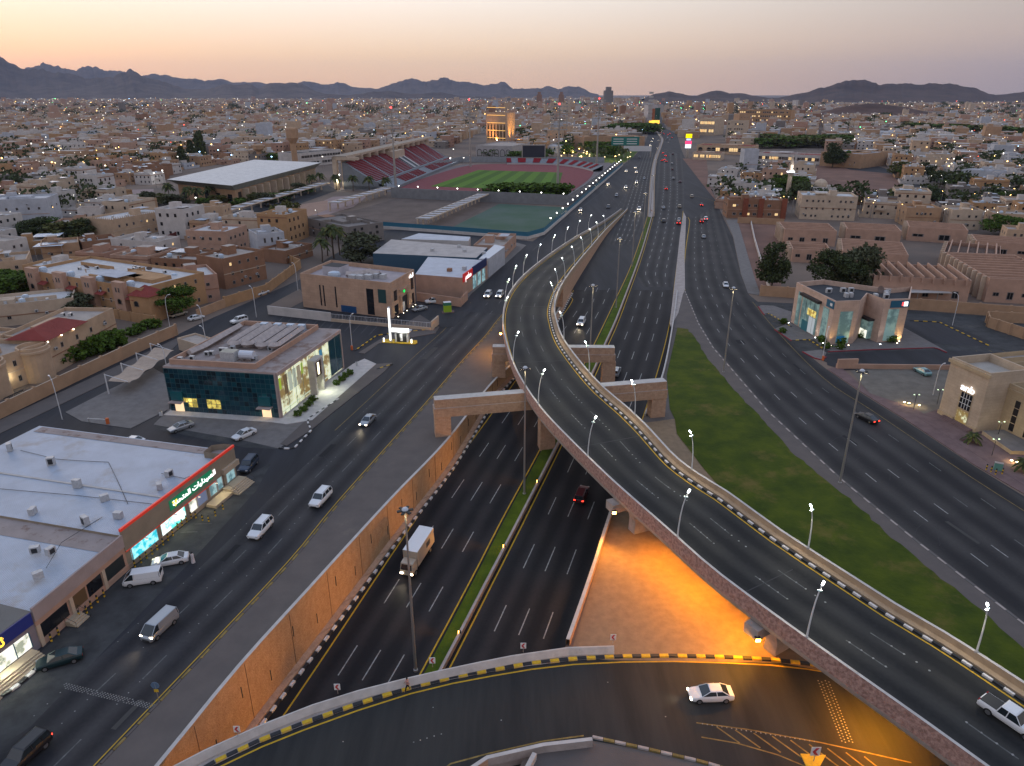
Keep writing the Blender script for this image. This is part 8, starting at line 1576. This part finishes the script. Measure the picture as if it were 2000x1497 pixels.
# templates of ordinary houses, copied with their parts
TPL = []; FOOT_N = len(FOOT)
rr_ = random.Random(77)
def template(k):
    w_, d_ = rc.uniform(13, 19), rc.uniform(12, 17); c = rc.choices(cols_, wts)[0]; st_ = rc.choice((1,2,2,2,3,3)); h = 1.2 + st_*3.3
    b_ = B('house', 'x', 'house', [(0,0),(w_,0),(w_,d_),(0,d_)], h, WALLC[c], rc.choice((roofm, roofw, roofm, mt('tan_roof', (.34,.26,.20)))), .9, 'ordinary houses of the city'); b_.t.location = (0, -5000 - 60*k, 0)
    q = MB()
    for sd in range(4):
        a_, dd_, L, ang = b_.side(sd); n_ = Vector((dd_.y, -dd_.x, 0))
        for f in range(st_):
            for u in range(int(L/3.6)):
                if rc.random() < .2: continue
                p = a_ + dd_*(1.6+u*3.5) + n_*.04; z = 1.4 + f*3.3; lit = rc.random() < .035
                q.face([p + Vector((0,0,z)), p + dd_*1.1 + Vector((0,0,z)), p + dd_*1.1 + Vector((0,0,z+1.3)), p + Vector((0,0,z+1.3))], litwin if lit else glass_d)
        if rc.random() < .6: zb = h-1.4; q.face([a_ + n_*.05 + Vector((0,0,zb)), a_ + dd_*L + n_*.05 + Vector((0,0,zb)), a_ + dd_*L + n_*.05 + Vector((0,0,zb+.35)), a_ + n_*.05 + Vector((0,0,zb+.35))], WALLC['brown'])
    o = q.build('windows', b_.t); o['kind'] = 'stuff'
    for s_ in range(2): b_.roofbox('roof_partition', w_*rc.uniform(.2,.8), d_*rc.uniform(.2,.8), .2 if s_ else w_*.4, d_*.4 if s_ else .2, h-.9, 1.0, WALLC[c])
    for s_ in range(3): p, _ = b_.at(w_*rc.uniform(.1,.9), d_*rc.uniform(.1,.9)); inst(ACU, 'air_conditioner', b_.t, (p.x,p.y,h-.9), rc.choice((0,1.57)))
    if rc.random() < .5: b_.panel('balcony', 0, w_*.3, w_*.6, h*.5-.2, h*.5+.9, WALLC[c], .02, 1.1)
    b_.roofbox('stair_room', w_*.5, d_*rc.uniform(.4,.7), rc.uniform(3,5.5), rc.uniform(3,5), h-.9, 2.8, WALLC[rc.choice((c,'pale','white'))], roofm)
    p, _ = b_.at(w_*rc.uniform(.2,.8), d_*.3); inst(TANK, 'water_tank', b_.t, (p.x,p.y,h-.9))
    if rc.random() < .6: b_.roofbox('roof_sheet', w_*.25, d_*.7, w_*.35, d_*.35, h+.2, .1, mat('pale_sheet_panel', (.42,.48,.54), .5) if rc.random() < .5 else WALLC['white'])
    if rc.random() < .5: q = MB(); hw = 1.8; q.box(-2,w_+2,-3.2,-3.0,0,hw,WALLC[c]); q.box(-2,-1.8,-3,d_+2,0,hw,WALLC[c]); q.box(w_+1.8,w_+2,-3,d_+2,0,hw,WALLC[c]); q.build('yard_wall', b_.t)
    sizes = {1: 'single storey', 2: 'two storey', 3: 'three storey'}[st_]; cw = {'cool': 'cool white', 'pale': 'pale beige', 'rose': 'rose brown', 'ochre': 'ochre'}.get(c, c)
    b_.t['label'] = 'ordinary %s %s house with a flat walled roof in the dense city' % (sizes, cw); return b_.t
for k in range(22): TPL.append(template(k))
near, far_ = cands[:285], cands[285:]
used = set()
for dist, x, y, a in near:
    k = rc.randrange(len(TPL)); sc_ = rc.uniform(.9, 1.1); rot = a + rc.choice((0, math.pi/2, math.pi, -math.pi/2))
    w_ = Vector((8*math.cos(rot) - 7*math.sin(rot), 8*math.sin(rot) + 7*math.cos(rot)))
    if k not in used: used.add(k); o = TPL[k]; o.location = (x - w_.x, y - w_.y, 0); o.rotation_euler = (0,0,rot); o.scale = (sc_, sc_, sc_)
    else: copy_tree(TPL[k], (x - w_.x, y - w_.y, 0), rot, None, None, (sc_, sc_, sc_*rc.uniform(.9,1.15)))
for k in range(len(TPL)):
    if k not in used:
        for ch in list(TPL[k].children): bpy.data.objects.remove(ch)
        bpy.data.objects.remove(TPL[k])
# everything farther away: one mass of rooftops
wm_ = [WALLC[c] for c in cols_]; q = MB(); mats_all = wm_ + [roofm, roofw, glass_d, litwin]
def far_house(x, y, a, w_, d_, h, c, wins):
    M = Matrix.Translation((x, y, 0)) @ Matrix.Rotation(a, 4, 'Z'); rf_ = roofw if rc.random() < .25 else roofm; q.box(-w_/2,w_/2,-d_/2,d_/2,0,h,WALLC[c],M,rf_)
    if rc.random() < .7: s = w_*.16; ox, oy = rc.uniform(-.3,.3)*w_, rc.uniform(-.3,.3)*d_; q.box(ox-s,ox+s,oy-s,oy+s,h,h+2.6,WALLC[rc.choice((c,'white','pale'))],M,rf_)
    q.box(-w_/2,w_/2,-d_/2,-d_/2+.4,h,h+.9,WALLC[c],M)
    if wins:
        fl = max(1, int(h/3.4)); nx = max(2, int(w_/4))
        for sg, ww, dy in ((0,w_,d_),(1,d_,w_),(2,w_,d_),(3,d_,w_)):
            M2 = M @ Matrix.Rotation(sg*math.pi/2, 4, 'Z')
            for f in range(fl):
                for u in range(nx):
                    if rc.random() < .35: continue
                    x0 = -ww/2 + (u+.35)*ww/nx; z = 1.3 + f*3.3; q.face([M2 @ Vector((x0,-dy/2-.06,z)), M2 @ Vector((x0+1.4,-dy/2-.06,z)), M2 @ Vector((x0+1.4,-dy/2-.06,z+1.4)), M2 @ Vector((x0,-dy/2-.06,z+1.4))], litwin if rc.random() < .05 else glass_d)
for dist, x, y, a in far_:
    if rc.random() < .06: continue
    big = rc.random() < (.025 + .07*(abs(x/y - .2) < .22)); h = rc.choice((4.5,7.5,8,8,11,11,14)) * rc.uniform(.9,1.1)
    if big: h = rc.uniform(12, 24)
    far_house(x + rc.uniform(-2,2), y + rc.uniform(-2,2), a + rc.choice((0,1.57)), rc.uniform(13,20), rc.uniform(12,18), h, rc.choices(cols_, wts)[0], dist < 1000)
yy = 1900.0
while yy < 9000:
    st_ = 24 + (yy-1900)*.0135; xx = -yy*.78
    while xx < yy*.78:
        if not blocked(xx, yy) and noise.noise(Vector((xx*.0016, yy*.0016, 7))) < .30 and not (3500 < yy and xx/yy > .33 and yy > 5200):
            hw = 12 + (yy-1900)*.004; tall = rc.random() < (.012 + .07*(abs(xx/yy - .17) < .2)); h = rc.uniform(5,11)*(1 + (yy-1900)*.00007) if not tall else rc.uniform(15, 36)
            far_house(xx + rc.uniform(-5,5), yy + rc.uniform(-8,8), rc.uniform(0,1.5), hw*rc.uniform(.7,1.3), hw*rc.uniform(.7,1.2), h, rc.choices(cols_, wts)[0], False)
        xx += st_*rc.uniform(.8,1.2)*1.15
    yy += st_*1.5
o = q.build('distant_city'); o['kind'] = 'stuff'; tag(o, 'dense mass of low beige houses and blocks stretching to the mountains', 'city')
# scattered far trees
q = MB(); FC = CR['far0']
fv = [tuple(v_.co) for v_ in FC.vertices][:4*90]
for i in range(950):
    y = 380 * math.exp(rc.uniform(0, 2.3)); x = rc.uniform(-.76, .76)*y
    if blocked(x, y): continue
    s = rc.uniform(7, 12)*(1 + y*.0003); q.faces([(x + a*s, y + b*s, 2.5 + c*s*.95) for a, b, c in fv], [(4*j,4*j+1,4*j+2,4*j+3) for j in range(len(fv)//4)], leafm[0])
o = q.build('distant_trees'); o['kind'] = 'stuff'; tag(o, 'dark trees scattered among the distant rooftops', 'trees')
# lamps of the city: nearest as things, the rest as one field of lights
em = {'w': mat('city_light_white', (1,1,1), emit=(1,.93,.80), estr=2.8, mis=False), 'y': mat('city_light_warm', (1,.8,.4), emit=(1,.76,.40), estr=2.8, mis=False), 'o': mat('city_light_orange', (1,.6,.2), emit=(1,.55,.16), estr=10, mis=False), 'g': mat('city_light_green', (0,1,.4), emit=(.1,1,.35), estr=7, mis=False), 'b': mat('city_light_blue', (.3,.6,1), emit=(.4,.7,1), estr=8, mis=False), 'r': mat('city_light_red', (1,.1,.05), emit=(1,.08,.04), estr=8, mis=False)}
q = MB(); q.tube([(0,0,0),(0,0,8.2),(.8,0,9)], .12, metal, 5); LPm = q.mesh('pole'); 
LHm = {}
for k, m_ in em.items(): q = MB(); q.lathe([(0,-.35),(.5,-.1),(.5,.1),(0,.35)], m_, 6); LHm[k] = q.mesh('lamp_head')
pts = []
for i in range(3900):
    y = 330 * math.exp(rc.uniform(0, 3.1)); x = rc.uniform(-.77, .77)*y
    if blocked(x, y): continue
    pts.append((y, x))
pts.sort(); cnt = 0; LQ = MB()
for i, (y, x) in enumerate(pts):
    k = rc.choices('wyogbr', (46,30,12,2,2,1))[0]
    if cnt < 230 and y < 1100:
        cnt += 1; t = thing('street_lamp', 'lit street lamp standing between the rooftops of the dense city', 'street lamp', (x,y,0), rc.uniform(0,6), 'lit street lamps in the dense city'); inst(LPm, 'pole', t); inst(LHm[k if k in 'wyo' else 'y'], 'lamp_head', t, (.9,0,9), 0, (.42,.42,.5))
    else:
        s = rc.choice((.28,.36,.36,.5,.8))*(.55 + y*.00050); z = rc.uniform(8, 13) + y*.0012; LQ.faces([(x-s,y,z),(x,y-s,z),(x+s,y,z),(x,y+s,z),(x,y,z+s*.8),(x,y,z-s*.8)], [(0,1,4),(1,2,4),(2,3,4),(3,0,4),(1,0,5),(2,1,5),(3,2,5),(0,3,5)], em[k])
for i in range(260):   # denser lights along the avenue and the bazaar
    y = rc.uniform(900, 6000); x = y*(.19 + rc.gauss(0, .05)); s = rc.uniform(.3,.7)*(.5 + y*.0006); z = rc.uniform(5,14)
    if blocked(x, y): continue
    LQ.faces([(x-s,y,z),(x,y-s,z),(x+s,y,z),(x,y+s,z),(x,y,z+s*.8),(x,y,z-s*.8)], [(0,1,4),(1,2,4),(2,3,4),(3,0,4),(1,0,5),(2,1,5),(3,2,5),(0,3,5)], em[rc.choice('wwyyorgb')])
o = LQ.build('distant_lights'); o['kind'] = 'stuff'; tag(o, 'field of tiny city lights reaching to the foot of the mountains', 'lights')
# bright yard lights by the sports hall and park
for i, (x, y, z, k) in enumerate(((446,392,8,'w'),(352,330,12,'w'),(360,315,12,'b'),(378,312,12,'b'),(394,318,12,'b'),(456,326,12,'b'),(430,314,12,'b'),(534,330,12,'b'),(555,318,12,'w'),(484,360,12,'w'),(550,364,11,'w'),(530,368,10,'w'),(322,356,10,'w'),(306,362,10,'w'),(632,324,10,'w'),(665,362,9,'w'),(700,360,6,'w'),(385,398,5,'w'),(880,316,6,'w'),(906,316,6,'w'),(886,302,8,'w'))):
    t = thing('yard_lamp', 'bright white yard lamp near the sports hall, %s of the group' % (ORD[i] if i < 20 else 'last'), 'lamp', G(x, y + 6), 0, 'bright lamps round the sports hall'); q = MB(); q.tube([(0,0,0),(0,0,z)], .12, metal, 5); q.build('pole', t); inst(LHm[k], 'lamp_head', t, (0,0,z), 0, (1.2,1.2,1.2)); 
    if i % 3 == 0: light('lamp_light', 'POINT', (0,0,z-1), 1800, (.9,.95,1), t, .5)
for i in range(26):
    t = thing('park_lamp', 'warm yellow park lamp among the palms', 'lamp', G(1090 + rt_.uniform(0,150), 318 - rt_.uniform(0,20)), 0, 'warm lamps in the park'); q = MB(); q.tube([(0,0,0),(0,0,4)], .1, metal, 5); q.build('pole', t); inst(LHm['o' if i % 3 == 0 else 'y'], 'lamp_head', t, (0,0,4.3), 0, (1.3,1.3,1.3)); 
    if i % 3 == 0: light('lamp_light', 'POINT', (0,0,5.5), 1500, (1,.7,.2), t, .5)
# lit shops behind the parking by the lit tower
for i, (x, c, e) in enumerate(((1022,(.05,.2,.6),(.05,.3,.9)),(1036,(1,.7,.4),(1,.75,.45)),(1050,(.1,.4,.9),(.1,.5,1)),(1062,(1,.9,.9),(1,.9,.9)),(1072,(1,.2,.15),(1,.25,.2)),(1088,(.6,.4,1),(.7,.5,1)),(1102,(.9,.9,.9),(1,1,.95)))):
    t = thing('shop', 'brightly lit low shop front beyond the parking, %s from the left' % ORD[i], 'shop', G(x, 276)); q = MB(); q.box(-9,9,0,12,0,9,WALLC['white']); q.build('wall', t); q = MB(); q.box(-8,8,-.3,-.01,3,8,mat('shopfront_%d' % i, c, emit=e, estr=1.2)); q.build('sign_board', t)
LM = [('the crenellated house', G(290,455)), ('the sports hall', G(470,390)), ('the grandstand', G(740,350)), ('the cool white left block', G(30,445)), ('the minaret', G(1536,396)), ('the modern white villas', G(1920,372)), ('the big cream house', G(1610,428)), ('the ochre townhouses', G(180,600)), ('the lit gold tower', G(975,290)), ('the shopping arcade', G(1540,318)), ('the unfinished block', G(640,465)), ('the roof dome', G(1606,392)), ('the ochre striped villa', G(1775,322)), ('the wide tan hotel', G(1490,247)), ('the tall cypresses', G(385,320)), ('the far right school block', G(1980,505))]
def near_labels(objs):
    D_ = {}
    for o in objs:
        p = o.location; k = min(LM, key=lambda l: (l[1].xy - p.xy).length); base = o['label'].replace('ordinary ', 'flat roofed ').replace(' with a flat walled roof in the dense city', ''); D_.setdefault((base, k[0]), []).append(((k[1].xy - p.xy).length, o))
    for (base, k), l in D_.items():
        l.sort(key=lambda t: t[0])
        for i, (_, o) in enumerate(l):
            n = i + 1; r_ = ORD[i] if i < 20 else '%d%s' % (n, 'th' if n % 10 == 0 or n % 10 > 3 or 10 < n % 100 < 14 else ('st', 'nd', 'rd')[n % 10 - 1])
            o['label'] = base + (', %s closest to %s' % (r_, k))
for grp_ in ('ordinary houses of the city', 'lit street lamps in the dense city', 'trees in the lit park', 'grove behind the arcade', 'dark trees among the distant rooftops', 'warm lamps in the park', 'dark trees on the right', 'dark row of trees beyond the park'):
    obs = [o for o in COL.objects if o.parent is None and o.get('group') == grp_]
    for o in obs:
        if grp_ == 'lit street lamps in the dense city': o['label'] = 'lit street lamp among rooftops'
        if grp_ == 'dark trees among the distant rooftops': o['label'] = 'dark tree among distant rooftops'
        if grp_ == 'trees in the lit park': o['label'] = ('palm' if 'palm' in o.name else 'broad tree') + ' in the lit park'
        if grp_ == 'grove behind the arcade': o['label'] = 'grey green tree in the long grove'
        if grp_ == 'warm lamps in the park': o['label'] = 'warm yellow park lamp'
    near_labels(obs)
# ================================================================ MOUNTAINS
rock = mat('shaded_mountain_rock', (.10,.07,.06), .95, col2=(.030,.022,.024), scale=.006, bump=1.0, bscale=.02); rock2 = mat('red_hill_rock', (.11,.06,.045), .95, col2=(.07,.04,.032), scale=.02, bump=.8, bscale=.08)  # darker second tone of the mountain rock paints in relief shading
def ridge(name, prof, D, depth, m, rough=1.0, n=520, seed=0):
    P = []
    for x, y in prof:
        v_ = (y - CY)/F; dy = CP - v_*SP; dz = -SP - v_*CP; t_ = D/dy; P.append(((x-CX)/F*t_, CAMH + dz*t_))
    x0, x1 = P[0][0], P[-1][0]; q = MB(); rows = [-1, -.8, -.6, -.42, -.25, -.1, 0, .15, .4, .7, 1]; k0 = 0; vs = []; j = 0
    for i in range(n+1):
        x = x0 + (x1-x0)*i/n
        while j < len(P)-2 and P[j+1][0] < x: j += 1
        t_ = (x - P[j][0])/max(1e-6, P[j+1][0]-P[j][0]); hh_ = P[j][1]*(1-t_) + P[j+1][1]*t_
        hh_ += noise.fractal(Vector((x*.0035, seed*9.1, 0)), 1.0, 2.0, 5)*.11*hh_*rough; hh_ += noise.fractal(Vector((x*.013, seed*4.7, 2)), .8, 2.0, 4)*.06*hh_*rough
        for r_ in rows:
            f = 1 - abs(r_)**.72 if r_ else 1; y = D + r_*depth; nz = noise.fractal(Vector((x*.0022, y*.0022, seed)), .9, 2.1, 6); nr = noise.ridged_multi_fractal(Vector((x*.0016, y*.0016, seed+3)), 1.0, 2.1, 5, 1.0, 2.0)
            amp = min(1.0, abs(r_)*3); z = hh_*f*(1 + amp*(min(0, nz)*.5 + (min(nr, 1.4)-1.4)*.22)); vs.append((x*(y/D if r_ < 0 else 1) + nz*20*amp, y, max(-3, z) if abs(r_) < 1 else -3))
    R_ = len(rows); q.faces(vs, [(i*R_+r_, (i+1)*R_+r_, (i+1)*R_+r_+1, i*R_+r_+1) for i in range(n) for r_ in range(R_-1)], m)
    o = q.build(name, sm=True); o['kind'] = 'structure'
ridge('mountain_range', [(-160,118),(-60,96),(0,108),(21,122),(45,132),(75,138),(105,141),(147,148),(175,153),(203,153),(224,145),(240,140),(252,134),(262,140),(273,145),(297,155),(336,166),(367,174),(395,175),(420,172),(437,164),(465,167),(490,164),(504,175),(521,164),(549,160),(570,162),(588,162),(616,178),(640,184)], 9200, 1500, rock, seed=1)
ridge('mountain_range', [(30,150),(52,131),(94,124),(119,132),(150,138),(171,130),(210,136),(231,140),(280,146),(301,144),(332,150),(360,151),(381,155),(402,159),(423,156),(455,158),(483,161),(511,162),(545,168),(595,159),(623,164),(644,166),(672,161),(690,170),(733,174),(780,184)], 14000, 1600, rock, seed=2)
ridge('mountain_range', [(700,184),(736,174),(764,164),(785,159),(803,154),(824,159),(845,155),(866,152),(890,159),(915,162),(950,166),(974,164),(987,161),(1002,174),(1016,173),(1055,173),(1072,168),(1090,175),(1111,169),(1132,171),(1152,181),(1170,185)], 13000, 1500, rock, seed=3)
ridge('hills', [(1258,192),(1276,185),(1304,180),(1336,184),(1360,187),(1380,182),(1400,178),(1424,184),(1440,183),(1472,187),(1500,191),(1520,191),(1540,187),(1580,178),(1620,169),(1660,160),(1688,159),(1720,167),(1760,165),(1800,168),(1830,165),(1860,163),(1900,171),(1944,187),(1968,184),(2000,180),(2060,172),(2160,182)], 5400, 800, mat('brown_hill_rock', (.095,.058,.048), .95, col2=(.05,.034,.032), scale=.008, bump=1.0, bscale=.03), 1.2, seed=4)
ridge('hills', [(600,190),(640,184),(680,186),(720,181),(760,178),(800,184),(860,181),(900,188),(960,190)], 8200, 500, rock, seed=6)
ridge('hill', [(1575,226),(1605,219),(1640,210),(1670,205),(1700,203),(1735,206),(1775,212),(1810,219),(1850,226)], 2150, 190, rock2, .6, 120, seed=5)
# ================================================================ AIR
hz = MB(); hz.box(-16000, 16000, -500, 17500, -10.5, 700, conc); me = hz.mesh('haze'); me.materials.clear()
hm_ = bpy.data.materials.new('haze_air'); hm_.use_nodes = True; t = hm_.node_tree; t.nodes.clear(); o_ = t.nodes.new('ShaderNodeOutputMaterial'); v_ = t.nodes.new('ShaderNodeVolumePrincipled'); v_.inputs['Color'].default_value = (.62, .72, .98, 1); v_.inputs['Density'].default_value = 0.000026; v_.inputs['Anisotropy'].default_value = .2; t.links.new(v_.outputs[0], o_.inputs['Volume']); me.materials.append(hm_)
ho = inst(me, 'haze'); ho['kind'] = 'stuff'
